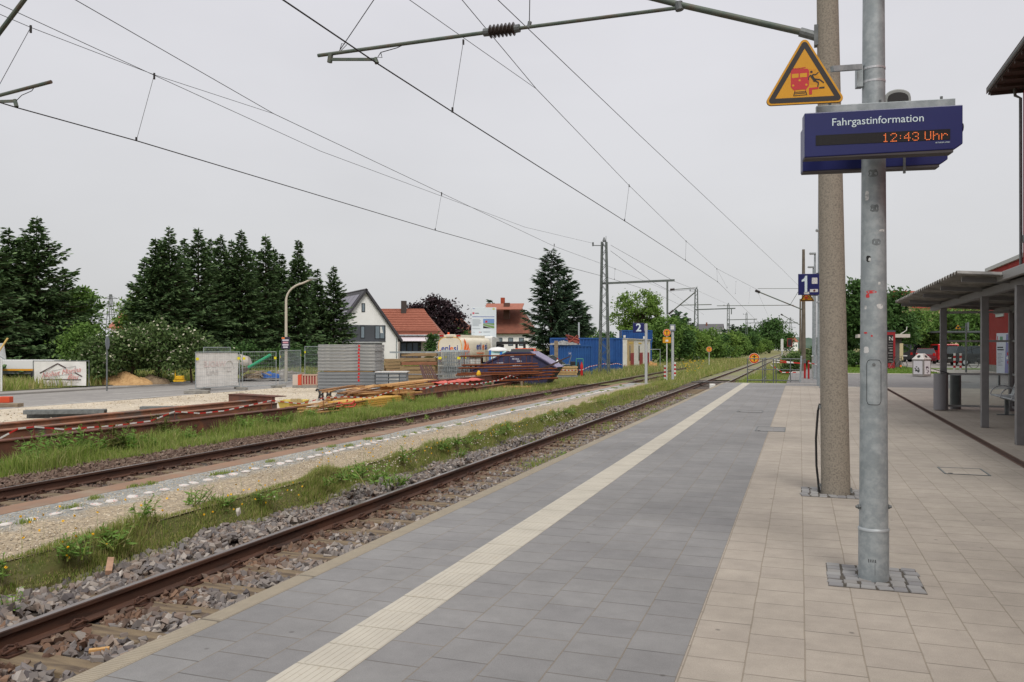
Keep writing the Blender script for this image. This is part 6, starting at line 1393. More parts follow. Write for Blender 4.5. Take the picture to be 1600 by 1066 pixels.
p = D(624, 43, YZ + .38); tag(MB().tube([Vector((0, 0, 0)), Vector((1.3, 1.4, -.1))], [.20, .20], 18).build('pipe', M('pipe_white', C(208, 206, 208), .5), loc=p, rz=0, smooth=True), 'fat white plastic pipe end right of the steel crates', 'pipe')
p = D(645, 43, YZ); 
for i, (x, zz) in enumerate(((-.35, .0), (-.2, .17), (-.3, .34))): tag(MB().box(-.2, .75, -.1, .1, 0, .16).build('timber_beam', beam_r if i == 1 else beam_m, loc=p + Vector((x, 0, zz)), rz=YAW + .05 * i, bevel=.01), ('lowest', 'reddish middle', 'topmost')[i] + ' short beam in the little pile beside the white pipe', 'beam')
# planks: loose heap, strapped pack, yellow beams
plank_m = M('fresh_plank', C(200, 160, 104), .8, col2=C(172, 128, 78), scale=4, col3=C(150, 100, 62), scale3=1.3, bump=.15, bscale=30, stretch=(.3, 3, 3)); plank_o = M('orange_plank', C(158, 118, 80), .85, col2=C(122, 88, 60), scale=4, stretch=(.3, 3, 3)); plank_y = M('yellow_beam', C(214, 172, 84), .7, col2=C(194, 150, 66), scale=4, stretch=(.3, 3, 3))
rr = random.Random(31)
def plank(a, b, w, h, mat, label, grp, nm='plank', cat='plank'):
    m = MB(); a = Vector(a); b = Vector(b); c = (a + b) / 2; m.bar(a - c, b - c, w, h); return tag(m.build(nm, mat, loc=c), label, cat, grp)
for i in range(34):                                       # long loose slats in front
    X_ = rr.uniform(-15.9, -14.9); y0 = rr.uniform(20.5, 25); L_ = rr.uniform(2.2, 4.5); z0 = YZ + .03 + (i // 6) * .055; an = rr.normalvariate(0.08, .12)
    plank((X_, y0, z0 + rr.uniform(0, .1)), (X_ - math.sin(an) * L_, y0 + L_, z0 + rr.uniform(0, .06)), .09, .028, plank_m if i % 3 else plank_o, 'long loose slat in the plank heap behind the weeds', 'slats of the loose plank heap')
for i in range(52):
    X_ = rr.uniform(-17.8, -15.9); y0 = rr.uniform(27.4, 30.6); L_ = rr.uniform(1.2, 3.0); z0 = YZ + .04 + (i // 8) * .10; an = rr.normalvariate(.1, .35)
    plank((X_, y0, z0), (X_ - math.sin(an) * L_, y0 + L_, z0 + rr.uniform(-.02, .10)), .2, .05, plank_o if i % 2 else plank_m, 'broad plank in the brown plank heap behind the chain', 'planks of the brown heap')
plank(P(540, 632, X=-16.8), P(561, 607, X=-16.8), .16, .05, plank_m, 'plank sticking up from the brown plank heap', None)
for r in range(5):
    for c in range(3): plank((-15.75 + c * .26, 25.6, YZ + .05 + r * .075), (-15.6 + c * .26, 29.6, YZ + .05 + r * .075), .22, .062, plank_y, 'yellow beam in the low neat pile beside the red clamps', 'yellow beams in the low pile', 'timber_beam', 'beam')
for i in range(7): p = (-15.7 + .13 * i, 25.3 + rr.uniform(-.3, .2), YZ + .22 + .05 * (i % 3)); tag(MB().tube([Vector((0, 0, 0)), Vector((.25, .25, .02)), Vector((.3, .3, .12))], .03, 6).build('clamp', M('clamp_red', C(196, 50, 44), .5), loc=p), 'red steel clamp lying on the yellow beams', 'clamp', 'red clamps on the yellow beams')
for r in range(11):
    for c in range(4): plank((-16.1 + c * .19, 30.1, YZ + .05 + r * .062), (-16.3 + c * .19, 34.2, YZ + .05 + r * .062), .175, .052, plank_m, 'board in the tidy pack whose ends face the track', 'boards of the tidy pack', 'board', 'board')
for i in range(7): plank((-16.2 + i * .1, 29.8, YZ + .74 + .02 * (i % 3)), (-16.7 + i * .1, 35.5, YZ + .76 + .03 * (i % 2)), .2, .04, plank_m, 'long pale board lying over the tidy board pack', 'long boards over the tidy pack', 'board', 'board')
# rusty steel beams further along, red plastic sheeting on top
for i, (y0, y1, z0, xo, lab) in enumerate(((31.4, 41, -.66, -15.2, 'rusty beam lowest and nearest to the far track grass'), (31.9, 40, -.38, -15.35, 'orange rusty beam lying on the lowest beam by the far track'), (34, 46.0, -.2, -15.9, 'long rusty beam behind the orange one, under red sheeting'), (38, 46.5, -.66, -15.2, 'rusty beam end beside the rebar cages'))):
    girder((xo, y0, z0), (xo - .35, y1, z0), .28, .30, lab, rust if i % 2 else rust_dk)
m = MB(); nn = 26; vs = []; rr = random.Random(5)
for i in range(nn + 1):
    for j in range(5): vs.append((-16.2 + j * .2 + .02 * math.sin(i), 34.2 + i * .22, -.08 + .10 * (1 - ((j - 2) / 2.2) ** 2) + .025 * math.sin(i * .7 + j * 2) + rr.uniform(-.025, .025)))
m.add(vs, [(i * 5 + j, i * 5 + j + 1, (i + 1) * 5 + j + 1, (i + 1) * 5 + j) for i in range(nn) for j in range(4)]); o = m.build('plastic_sheet', M('sheet_red', C(206, 96, 80), .5, col2=C(186, 74, 62), scale=4), smooth=True); o.modifiers.new('s', 'SOLIDIFY').thickness = .02; tag(o, 'crumpled red plastic sheeting on the rusty beams', 'plastic sheet')
# galvanised fence panels stored upright
base = D(684, 46.5, YZ)
for i in range(8):
    pa = base + Vector((CS, SN, 0)) * (.06 * i) + Vector((-SN, CS, 0)) * (.22 * i); pb_ = pa + Vector((math.cos(YAW + .12 - .04 * i), math.sin(YAW + .12 - .04 * i), 0)) * (1.3 + .05 * (i % 3)); fence_panel(pa, pb_, 'galvanised fence panel stored upright in the row beside the timber stack', 2.05 + .04 * (i % 3), group='fence panels stored upright', feet=False, tags=i in (0, 4), wr=.011)
# rebar cages
reb = M('rebar', C(122, 68, 36), .9, col2=C(94, 52, 32), scale=10); 
def cage(pxa, pxb, py, Z, h, d, label, n=2):
    a = D(pxa, Z, EYE + (HOR - py) / F_PX * Z); b = D(pxb, Z, a.z + .12); L = (b - a).length; t = T('rebar_cage', label, 'rebar', a, math.atan2(b.y - a.y, b.x - a.x)); m = MB(); rr = random.Random(pxa)
    for k in range(n):
        for yy in (0, d * .08, d): m.tube([(rr.uniform(-.1, .1), yy, h * k / max(1, n - 1)), (L / 2, yy, h * k / max(1, n - 1) + .03), (L + rr.uniform(-.2, .2), yy, h * k / max(1, n - 1) + .1)], .042, 5)
    m.build('long_bar', reb, t); m = MB(); q = int(L / .3)
    for i in range(q):
        x = L * (i + .5) / q
        for yy in (0, d): m.tube([(x, yy, -.02), (x, yy, h + .02 + .1 * x / L)], .008, 4)
        m.tube([(x, 0, h + .1 * x / L), (x, d, h + .1 * x / L)], .008, 4); m.tube([(x, 0, 0), (x, d, 0)], .008, 4)
    m.build('stirrup', reb, t)
cage(764, 868, 594, 46.9, .55, .8, 'dark rusty reinforcement tangle under the sloping end of the skip', 4); cage(714, 846, 596, 45.5, .34, .9, 'rusty rebar cage lowest in the pile before the blue skip'); cage(716, 838, 584, 45.8, .30, .9, 'rusty rebar cage in the middle of the pile before the blue skip'); cage(720, 836, 571, 46, .5, .9, 'rusty rebar cage topmost in the pile before the blue skip')
for i, px in enumerate((722, 770, 815)): tag(MB().box(-.06, .06, -.2, 1.2, 0, .42 + .0 * i).build('timber_pad', wood_grey, loc=D(px, 45.6, YZ), rz=YAW), 'timber under the %s end of the rebar pile' % ('panel side', 'middle part', 'skip side')[i], 'timber')
tag(MB().lathe([(.07, 0), (.13, .12), (.10, .25), (.04, .34)], n=12).build('yellow_cap', ym, loc=D(748, 45.2, .0)), 'yellow safety cap on the rebar pile', 'safety cap')
for i in range(16): rr = random.Random(60 + i); p = D(776 + i * 6, 46.4 + .1 * i, YZ + .12); tag(MB().bar((-.8, 0, 0), (.9, 0, .05 * i), .05, .06).build('scrap_bar', M('scrap_steel', C(84, 62, 54), .9, col2=C(58, 50, 48), scale=6), loc=p + Vector((0, 0, .06 * i)), rz=YAW + rr.uniform(-.4, .4)), 'dark scrap bar in the tangle below the skip', 'scrap bar', 'scrap bars below the skip')
for i, px in enumerate((793, 812, 822)): tag(MB().box(-.3, .3, -.1, .1, 0, .12).build('plank', plank_m, loc=D(px, 45.1, YZ + .08), rz=YAW + .1 * i), 'short pale board lying under the rebar near the skip, %s' % ('left of the others', 'between two others', 'nearest to the scrap bars')[i], 'board')
# skip container
Zs = 50.5; ks = Zs / F_PX * .95; p = D(803, Zs, YZ); skip_m = M('skip_blue', C(60, 60, 92), .6, .05, C(52, 51, 76), 3, col3=C(84, 74, 80), scale3=5, lo3=.62, hi3=.75); t = T('skip_container', 'dark blue skip container with a sloping end tinted purple as if lit behind the rebar', 'skip', p, YAW - R(16))
sk = [(-66 * ks, 24 * ks), (-5 * ks, 53 * ks), (35 * ks, 53 * ks), (77 * ks, 29 * ks), (58 * ks, 2 * ks), (-48 * ks, 2 * ks)]
MB().prism(sk, -.9, .9).build('tub', skip_m, t, bevel=.02)
m = MB()
for x in (-4, 31): m.box(x * ks - .05, x * ks + .05, -.96, -.9, 3 * ks, 50 * ks)
m.bar((-66 * ks, -.93, 24.6 * ks), (-5 * ks, -.93, 53.5 * ks), .10, .09); m.bar((-5 * ks, -.93, 53.4 * ks), (35 * ks, -.93, 53.4 * ks), .10, .09); m.bar((35 * ks, -.93, 53.4 * ks), (77 * ks, -.93, 29.6 * ks), .10, .09); m.build('rib', skip_m, t)
MB().add([(35 * ks, -1.0, 54.4 * ks), (78 * ks, -1.0, 29.5 * ks), (78 * ks, 1.0, 29.5 * ks), (35 * ks, 1.0, 54.4 * ks), (35 * ks, -1.0, 55.6 * ks), (79 * ks, -1.0, 30.7 * ks), (79 * ks, 1.0, 30.7 * ks), (35 * ks, 1.0, 55.6 * ks)], [(0, 3, 2, 1), (4, 5, 6, 7), (0, 1, 5, 4), (1, 2, 6, 5), (2, 3, 7, 6), (3, 0, 4, 7)]).build('sloping_lid', M('lid_lit_tint', C(140, 134, 160), .5, .1, C(118, 112, 138), 3), t)  # paler lid colour carries the light falling on the sloping face
sw = M('stencil_white', C(188, 188, 200), .7); m = MB(); rr = random.Random(14)
for x0, z0, n_, h_ in ((4, 42, 8, 3), (12, 38.5, 6, 3), (5, 31, 9, 2.6), (-22, 36, 7, 2.4)):
    x_ = x0
    for i in range(n_): w_ = rr.uniform(.6, 1.5); m.box(x_ * ks, (x_ + w_) * ks, -.906, -.9, z0 * ks, (z0 + h_ * rr.uniform(.6, 1)) * ks); x_ += w_ + .5
m.build('stencil_marks', sw, t); 
m = MB(); m.box(1 * ks, 7 * ks, -.905, -.9, 47 * ks, 50 * ks); m.build('sticker', sw, t)
# portable toilet and orange vehicle behind the skip
p = D(778, 56, YZ); t = T('portable_toilet', 'pale turquoise portable toilet with white roof behind the blue skip', 'portable toilet', p, YAW); kt = 56 / F_PX; w_ = 26 * kt
MB().box(-w_ / 2, w_ / 2, -.55, .55, .05, 2.05).build('cabin', M('toilet_turquoise', C(160, 206, 206), .5, col2=C(140, 190, 194), scale=2), t, bevel=.02); MB().box(-w_ / 2 - .03, -w_ / 2 + .12, -.58, .55, .05, 2.1).build('side_panel', M('toilet_blue', C(58, 108, 180), .5), t); MB().lathe([(w_ * .62, 2.05), (w_ * .60, 2.14), (w_ * .4, 2.28), (.05, 2.33)], n=20).build('roof', M('toilet_roof', C(214, 214, 212), .4), t, smooth=True); MB().box(.15, .30, -.58, -.55, 1.6, 2.03).build('sign', M('toilet_sign', C(40, 120, 206), .5), t); MB().box(-.45, .1, -.58, -.55, .3, 1.9).build('door', M('toilet_door', C(196, 214, 214), .5), t)
car('orange car just showing its roof between the toilet and the blue skip', D(820, 62, YZ), R(100), C(222, 92, 40), [(a_, b_ + .45) for a_, b_ in SUV], [(-2.05, 1.5), (-1.7, 2.18), (.4, 2.2), (1.05, 1.5)], 1.85, (-1.3, 1.35), .5)
car('dark green car hidden behind the sloping end of the blue skip', D(858, 62, YZ), R(25), C(60, 74, 70), SUV, SUVC, 1.85, (-1.3, 1.35))
# tank truck
kt = 75 / F_PX; p = D(702, 74, YZ); p = D(703, 76, YZ); t = T('tank_truck', 'cream tank truck with orange flame and blue lettering parked on the road', 'truck', p, R(87)); cream = M('tank_cream', C(222, 214, 194), .4, col2=C(210, 202, 182), scale=.6)
sec = [(1.2 * math.copysign(abs(math.cos(a)) ** .55, math.cos(a)), 2.25 + 1.02 * math.copysign(abs(math.sin(a)) ** .6, math.sin(a))) for a in np.linspace(0, 2 * math.pi, 41)[:-1]]
MB().prism(sec, 0, 6.6, axis='x').build('tank', cream, t, smooth=True, bevel=.03)
ring = MB(); n = len(sec); inn = [(x * .95, 2.25 + (z - 2.25) * .945) for x, z in sec]; ring.add([(-.012, x, z) for x, z in sec] + [(-.012, x, z) for x, z in inn], [(k, (k + 1) % n, (k + 1) % n + n, k + n) for k in range(n) if sec[k][1] > 1.7]); ring.build('orange_trim', M('trim_orange', C(216, 160, 52), .5), t)
m = MB(); m.box(.1, 6.2, -.75, .75, 3.2, 3.46); m.build('walkway_rail', cream, t, bevel=.02); MB().box(-.1, .5, -.35, .35, 3.25, 3.5).build('hatch', cream, t, bevel=.05); m = MB()
for y in (-.85, .85): m.box(-.05, .12, y - .18, y + .18, 3.3, 3.44)
m.build('tail_lamp', lampr, t); MB().lathe([(.1, 0), (.1, .16), (.05, .2)], (.2, .25, 3.5), 12).build('beacon', M('beacon_orange', C(226, 84, 36), .3), t)
BKF = lambda y, z, s_=1: Matrix.Translation((-.016, y, z)) @ Matrix.Rotation(R(-90), 4, 'Z') @ FACE
blue_t = M('tank_blue', C(40, 66, 150), .5); or_t = M('tank_orange', C(232, 112, 52), .5)
text('lettering', 'enl', .80, blue_t, t, BKF(.42, 2.2), bold=.012); text('lettering', 'e', .80, or_t, t, BKF(-.18, 2.2), bold=.012); text('lettering', 'si', .80, blue_t, t, BKF(-.62, 2.2), bold=.012)
SDF = lambda x, z: Matrix.Translation((x, -1.235, z)) @ FACE
text('lettering', 'enl', .95, blue_t, t, Matrix.Translation((3.75, -1.235, 2.4)) @ FACE, bold=.012); text('lettering', 'e', .95, or_t, t, Matrix.Translation((4.75, -1.235, 2.4)) @ FACE, bold=.012); text('lettering', 'si', .95, blue_t, t, Matrix.Translation((5.4, -1.235, 2.4)) @ FACE, bold=.012); m = MB(); m.box(3.3, 5.6, -1.215, -1.205, 1.72, 1.80); m.build('small_print', or_t, t)
def flame(pts): return [(.35 + x, 1.5 + z) for x, z in pts]
m = MB()
m.prism(flame([(.1, 0), (.55, .55), (.7, 1.0), (.5, 1.35), (.12, 1.62), (.3, 1.1), (.1, .7)]), -1.232, -1.20); m.prism(flame([(.25, -.1), (.75, .2), (1.15, .8), (.95, 1.25), (.85, .85), (.5, .4)]), -1.232, -1.20); m.prism(flame([(.6, -.15), (1.2, .35), (1.35, .75), (1.0, .3)]), -1.232, -1.20); m.build('flame_emblem', or_t, t)
MB().box(-.05, 9.2, -.5, .5, .75, 1.2).build('chassis', M('chassis_dark', C(44, 44, 46), .7), t); MB().box(.0, 4.2, -1.22, -1.14, .62, 1.22).build('side_guard', white, t); m = MB()
for i in range(9): m.box(.4 + i * .45, .42 + i * .45, -1.228, -1.22, .62, 1.22)
for i in range(3): m.box(.0, 4.2, -1.228, -1.22, .78 + i * .18, .80 + i * .18)
m.build('guard_grid', galv_d, t); MB().box(-.06, .06, -1.2, 1.2, .55, 1.2).build('bumper', cream, t); m = MB()
for y in (-1.0, 1.0): m.box(-.075, -.06, y - .15, y + .15, .75, 1.1)
m.build('tail_lamp', lampr, t); m = MB()
for y in (-.98, .98): m.add([(-.02, y - .09, 2.1), (-.02, y + .09, 2.0), (-.02, y + .05, 1.75), (-.02, y - .12, 1.9)], [(0, 1, 2, 3)])
m.build('reflector', lampr, t)
MB().prism([(6.9, .7), (6.85, 3.3), (7.2, 3.42), (8.7, 3.2), (9.15, 2.1), (9.2, .7)], -1.22, 1.22).build('cab', white, t, bevel=.05); MB().prism([(7.9, 1.95), (7.95, 2.85), (8.6, 2.8), (8.95, 1.95)], -1.235, -1.222).build('window', wind, t); MB().box(8.9, 9.15, -1.55, -1.3, 1.8, 2.6).build('mirror', blackm, t); MB().box(5.0, 6.5, -1.23, -1.1, .9, 2.0).build('cabinet', M('truck_box', C(198, 190, 170), .5), t, bevel=.01)
for x in (1.2, 2.5, 8.0):
    for s_ in (-1, 1): wl_ = MB().cyl((x, s_ * 1.18, .5), (x, s_ * .85, .5), .5, n=20).build('wheel', tyre, t); MB().cyl((x, s_ * 1.18, .5), (x, s_ * 1.195, .5), .28, n=14).build('rim', hub, wl_)
# dark flatbed carport right of the truck (black roof on posts)
p = D(803, 80, YZ); t = T('carport', 'black flat carport roof on posts right of the tank truck', 'carport', p, YAW); k = 80 / F_PX; zt_ = EYE + (HOR - 534) * k - YZ; MB().box(-26 * k, 20 * k, -2, 2, zt_ - .25, zt_).build('roof', blackm, t)
for x in (-22, 4, 16): MB().box(x * k - .12, x * k + .12, -1.9, -1.7, 0, zt_ - .25).build('post', blackm, t)
# project sign board
p = D(756, 84, YZ); k = 84 / F_PX; t = T('project_board', 'large pale project information board with a landscape picture behind the tank truck', 'sign board', p, YAW + R(6)); z0 = EYE + (HOR - 530) * k - YZ; z1_ = EYE + (HOR - 480.5) * k - YZ; w_ = 39 * k
MB().box(-w_ / 2, w_ / 2, -.05, .05, z0, z1_).build('panel', M('board_pale_blue', C(206, 214, 218), .5), t, bevel=.01)
m = MB()
for x in (-w_ / 2 + .3, w_ / 2 - .3): m.box(x - .08, x + .08, .05, .2, 0, z1_ - .1)
m.build('post', galv_d, t)
def bq(x0, x1, y0, y1, mi, mb, yy=-.055): mb.box(-w_ / 2 + w_ * x0, -w_ / 2 + w_ * x1, yy - .004, yy, z1_ - (z1_ - z0) * y1, z1_ - (z1_ - z0) * y0, mi)
m = MB(); bq(.04, .12, .155, .215, 0, m); bq(.90 - .05, .94, .02, .075, 1, m); bq(.05, .14, .035, .05, 2, m); bq(.145, .30, .175, .195, 3, m); bq(.04, .92, .285, .305, 2, m)
rr = random.Random(3)
for i in range(7): y = .38 + i * .032; bq(.04, rr.uniform(.3, .45), y, y + .012, 4, m)
bq(.04, .36, .665, .68, 4, m); bq(.04, .14, .78, .79, 4, m); bq(.30, .36, .77, .79, 0, m); bq(.365, .42, .775, .79, 3, m); bq(.48, .76, .76, .77, 4, m); bq(.48, .74, .785, .795, 4, m); bq(.04, .16, .90, .91, 4, m); bq(.30, .42, .89, .91, 0, m); bq(.48, .76, .88, .89, 4, m); bq(.48, .76, .905, .915, 4, m)
m.build('print', [M('print_red', C(196, 92, 108), .6), M('print_yellowgreen', C(186, 190, 120), .6), M('print_bluegrey', C(110, 120, 170), .6), blackm, M('print_pale_grey', C(150, 158, 164), .6)], t)
m = MB(); bq(.47, .92, .36, .50, 0, m); bq(.47, .92, .50, .66, 1, m, -.056); bq(.56, .64, .42, .48, 2, m, -.060)
def bp(pts, mi, yy): m.add([(-w_ / 2 + w_ * x, yy, z1_ - (z1_ - z0) * y) for x, y in pts], [tuple(range(len(pts)))], mi)
bp([(.47, .505), (.92, .56), (.92, .60), (.47, .52)], 3, -.061); bp([(.47, .59), (.80, .66), (.47, .66)], 4, -.061); bp([(.47, .56), (.86, .655), (.80, .66), (.47, .585)], 3, -.0615); m.build('picture', [M('pic_sky', C(112, 140, 186), .6), M('pic_green', C(108, 142, 76), .6), sign_red, M('pic_grey', C(160, 164, 166), .6), blackm], t)
# site containers
cblue = M('container_blue', C(35, 82, 144), .5, .05, C(30, 70, 128), 1.2, col3=C(60, 92, 140), scale3=4, lo3=.64, hi3=.75)
def container(p, rz, L, W2, H2, label, mat=cblue, extra=None):
    t = T('site_container', label, 'container', p, rz); pf = []; x = 0; n = int(L / .28); st_ = L / n
    for i in range(n): pf += [(i * st_, 0), (i * st_ + st_ * .35, 0), (i * st_ + st_ * .5, .045), (i * st_ + st_ * .85, .045)]
    pf += [(L, 0), (L, W2), (0, W2)]; m = MB(); k = len(pf)
    m.add([(x, y, .12) for x, y in pf] + [(x, y, H2 - .12) for x, y in pf], [(i, (i + 1) % k, (i + 1) % k + k, i + k) for i in range(k)]); m.build('wall', mat, t)
    m = MB(); m.box(-.03, L + .03, -.03, W2 + .03, 0, .14); m.box(-.03, L + .03, -.03, W2 + .03, H2 - .14, H2)
    for x in (-.03, L - .09):
        for y in (-.03, W2 - .09): m.box(x, x + .12, y, y + .12, .14, H2 - .14)
    m.build('frame', mat, t); return t
k = 66 / F_PX; pc = D(864, 66, YZ); zc = EYE + (HOR - 539) * k - YZ
t = container(pc, YAW - R(4), 61 * k * 1.0, 2.2, zc, 'small blue container with grey tarpaulin on its roof behind the tools', M('container_blue_light', C(38, 86, 146), .5, .05, C(33, 76, 132), 1.2)); text('lettering', 'H', .3, sw, t, face_at(1.35, -.035, zc * .72))
k2 = 74 / F_PX; pc2 = D(860, 74, YZ); z2 = EYE + (HOR - 528) * k2 - YZ; t = container(pc2, YAW - R(2), 112 * k2, 2.4, z2, 'long blue container behind the small one, lettering mark on its side'); text('lettering', 'A', .4, sw, t, face_at(94 * k2, -.035, z2 * .62)); q = MB(); q.box(88 * k2, 98 * k2, -.05, -.035, z2 * .30, z2 * .95); q.build('door_panel', cblue, t)
o = heap(882, 66.6, 2.6, 1.6, .28, M('tarp_grey', C(150, 150, 148), .7, col2=C(110, 110, 108), scale=4), 'crumpled grey tarpaulin on the roof of the small blue container', 71, YZ + zc + .04); o.name = 'tarpaulin'; o['category'] = 'tarpaulin'
rr = random.Random(17); m = MB(); p = D(893, 66.4, YZ + zc + .1)
for i in range(14): m.tube([(rr.uniform(-.4, .6), rr.uniform(-.3, .3), 0), (rr.uniform(-.5, .6), rr.uniform(-.3, .3), rr.uniform(.25, .75)), (rr.uniform(-.2, .7), rr.uniform(-.3, .3), rr.uniform(.1, .6))], .05, 5)
m.box(.2, .6, -.2, .2, 0, .3); tag(m.build('hose_bundle', M('hose_red', C(142, 72, 60), .7), loc=p, rz=YAW), 'reddish tangle of hoses lying on the small blue container', 'hose bundle')
p = D(904.5, 78, YZ + z2); tag(MB().tube([(0, 0, -1), (0, 0, 1.5)], .08, 8).build('vent_pipe', MATS['light_post'], loc=p), 'pale upright pipe rising behind the long blue container', 'pipe')
# cabins with red and white doors
Xc = -16.6; pa = P(980, HOR, X=Xc); pb_ = P(1016, HOR, X=Xc); Ly = pb_.y - pa.y; zt_ = 3.12
t = T('site_cabin', 'row of white site cabins with dark red doors beside the blue container', 'cabin', (Xc, pa.y, YZ), R(90))
wh = M('cabin_white', C(218, 216, 208), .6, col2=C(204, 200, 190), scale=2); bei = M('cabin_beige', C(196, 170, 120), .7, col2=C(176, 150, 104), scale=3, stretch=(4, 1, .4)); dred = M('cabin_red', C(138, 34, 36), .6)
MB().box(0, Ly, 0, 2.4, .0, zt_).build('wall', wh, t, bevel=.02); MB().box(-.04, Ly + .04, -.10, 2.5, zt_, zt_ + .12).build('roof', M('cabin_roof', C(176, 172, 164), .7), t); MB().box(-.02, Ly * .25, -.03, 0, .1, zt_ - .1).build('side_panel', bei, t)
for i, f in enumerate((.12, .50, .80)):
    x = Ly * f; MB().box(x - .1, x + 1.7, -.06, -.0, .1, zt_ * .55).build('door', dred, t); MB().box(x - .6, x - .15, -.05, 0, .9, zt_ * .8).build('window', M('window_dark', C(44, 50, 56), .15), t); MB().box(x - .7, x + 1.1, -.04, -.001, zt_ - .42, zt_ - .30).build('sill_band', M('band_yellow', C(206, 176, 70), .6), t)
k3 = 100 / F_PX; pu = D(972, 99, EYE + (HOR - 535) * k3); t = container(D(972, 100, YZ), YAW, 46 * k3, 2.4, pu.z - YZ, 'lower blue container mostly hidden behind the white cabins'); t = container(D(972, 100, pu.z + .01), YAW, 47 * k3, 2.4, 17.5 * k3 + .1, 'upper blue container stacked behind the white cabins'); q = MB(); q.box(.15, .42, -.05, -.032, .55, .85); q.box(47 * k3 - 1.1, 47 * k3 - .75, -.05, -.032, .4, .7); q.build('plate', white, t)
p = D(1023, 84, YZ); t = T('goal_frame', 'thin grey tube frame beside the white cabins', 'frame', p, YAW); m = MB(); m.tube([(-.6, 0, 2.1), (.55, 0, 2.1), (.55, 0, 0)], .035, 8); m.build('tube', galv, t)
o = heap(1020, 86, 1.1, .9, .9, plank_m, 'sandy bulk bag beside the thin tube frame', 73, YZ); o.name = 'bulk_bag'; o['category'] = 'bag'
# timber pile and tools before the small container
pk = D(866, 58.5, YZ)
for r in range(6):
    for c in range(3):
        o = MB().box(0, 36 / F_PX * 58, 0, .28, 0, .13).build('timber_beam', M('light_timber', C(190, 160, 112), .85, col2=C(160, 130, 90), scale=4) if r > 1 else panel_d, bevel=.01); o.location = pk + Matrix.Rotation(YAW, 3, 'Z') @ Vector((.05 * (r % 2), c * .3, .02 + r * .16)); o.rotation_euler = (0, 0, YAW); tag(o, 'pale squared timber in the pile before the small blue container' if r > 1 else 'grey timber at the bottom of the pile before the small blue container', 'timber', 'pale timbers of the pile' if r > 1 else 'grey timbers of the pile')
p = D(866, 57.2, YZ + 0); tag(MB().box(-.02, .26, -.1, .0, 0, 1.9).build('board', wood_grey, loc=D(866.5, 62, YZ + .9), rz=YAW), 'grey board leaning upright against the small blue container', 'board')
bot = MB(); bot.lathe([(.10, 0), (.12, .02), (.12, .3), (.05, .38), (.05, .44)], n=12); bo = bot.build('canister', M('canister_white', C(214, 214, 212), .5), loc=D(871, 58.7, YZ + 1.0), smooth=True); tag(bo, 'white canister with red cap on the timber pile', 'canister'); MB().cyl((0, 0, .44), (0, 0, .54), .05, n=10).build('cap', red, bo)
bo = MB().lathe([(.09, 0), (.11, .02), (.10, .24), (.04, .32), (.04, .4)], n=12).build('canister', blackm, loc=D(876, 58.7, YZ + 1.0), smooth=True); tag(bo, 'black canister standing beside the white one', 'canister')
gm = M('cylinder_green', C(60, 130, 110), .5)
t = T('hand_truck', 'green gas bottle trolley standing before the small blue container', 'hand truck', D(906, 61, YZ + .1), YAW); m = MB()
for x in (-.25, .25): m.tube([(x, 0, .05), (x, .1, 1.35)], .035, 8)
m.tube([(-.25, .1, 1.35), (.25, .1, 1.35)], .035, 8); m.tube([(-.25, 0, .5), (.25, 0, .5)], .03, 8); m.build('frame', gm, t)
for x, c_ in ((-.12, blackm), (.13, red)): b_ = MB(); b_.lathe([(.11, 0), (.11, .8), (.05, .95), (.04, 1.05)], (x, -.05, .08), 12); b_.build('bottle', c_, t, smooth=True)
for x in (-.3, .3): MB().cyl((x - .03, 0, .12), (x + .03, 0, .12), .13, n=14).build('wheel', tyre, t)
t = T('drill_machine', 'black core drill machine leaning on the timber pile', 'machine', D(895, 58.8, YZ + 1.0), YAW); MB().box(-.18, .18, -.12, .12, .02, .3).build('motor', blackm, t, bevel=.04); m = MB(); m.bar((-.3, 0, .05), (-.1, 0, .75), .05, .05); m.build('column', galv_d, t)
# yellow mortar tub, bench ends
p = G(459, 642); t = T('mortar_tub', 'yellow mortar tub with cement residue behind the loose slats', 'tub', p, YAW); kt = 29 / F_PX
m = MB(); m.add([(-17 * kt, -.3, 0), (15 * kt, -.3, 0), (15 * kt, .3, 0), (-17 * kt, .3, 0), (-21 * kt, -.42, 17 * kt), (21 * kt, -.42, 17 * kt), (21 * kt, .42, 17 * kt), (-21 * kt, .42, 17 * kt)], [(0, 3, 2, 1), (0, 1, 5, 4), (1, 2, 6, 5), (2, 3, 7, 6), (3, 0, 4, 7)]); o = m.build('tub', M('tub_yellow', C(212, 190, 84), .6, col2=C(190, 170, 90), scale=4), t); o.modifiers.new('s', 'SOLIDIFY').thickness = .02
MB().box(-19 * kt, 19 * kt, -.36, .36, 14 * kt, 15 * kt).build('mortar', concrete, t); MB().box(-22 * kt, 22 * kt, -.45, -.42, 15.5 * kt, 17.5 * kt).build('rim', MATS['tub_yellow'], t)
o = heap(463, 29.6, .5, .4, .12, M('mortar_lump', C(168, 150, 104), .9), 'dry mortar lump in the yellow tub', 75, YZ + .36); o.name = 'mortar_lump'
iron_b = M('cast_iron', C(40, 40, 42), .5)
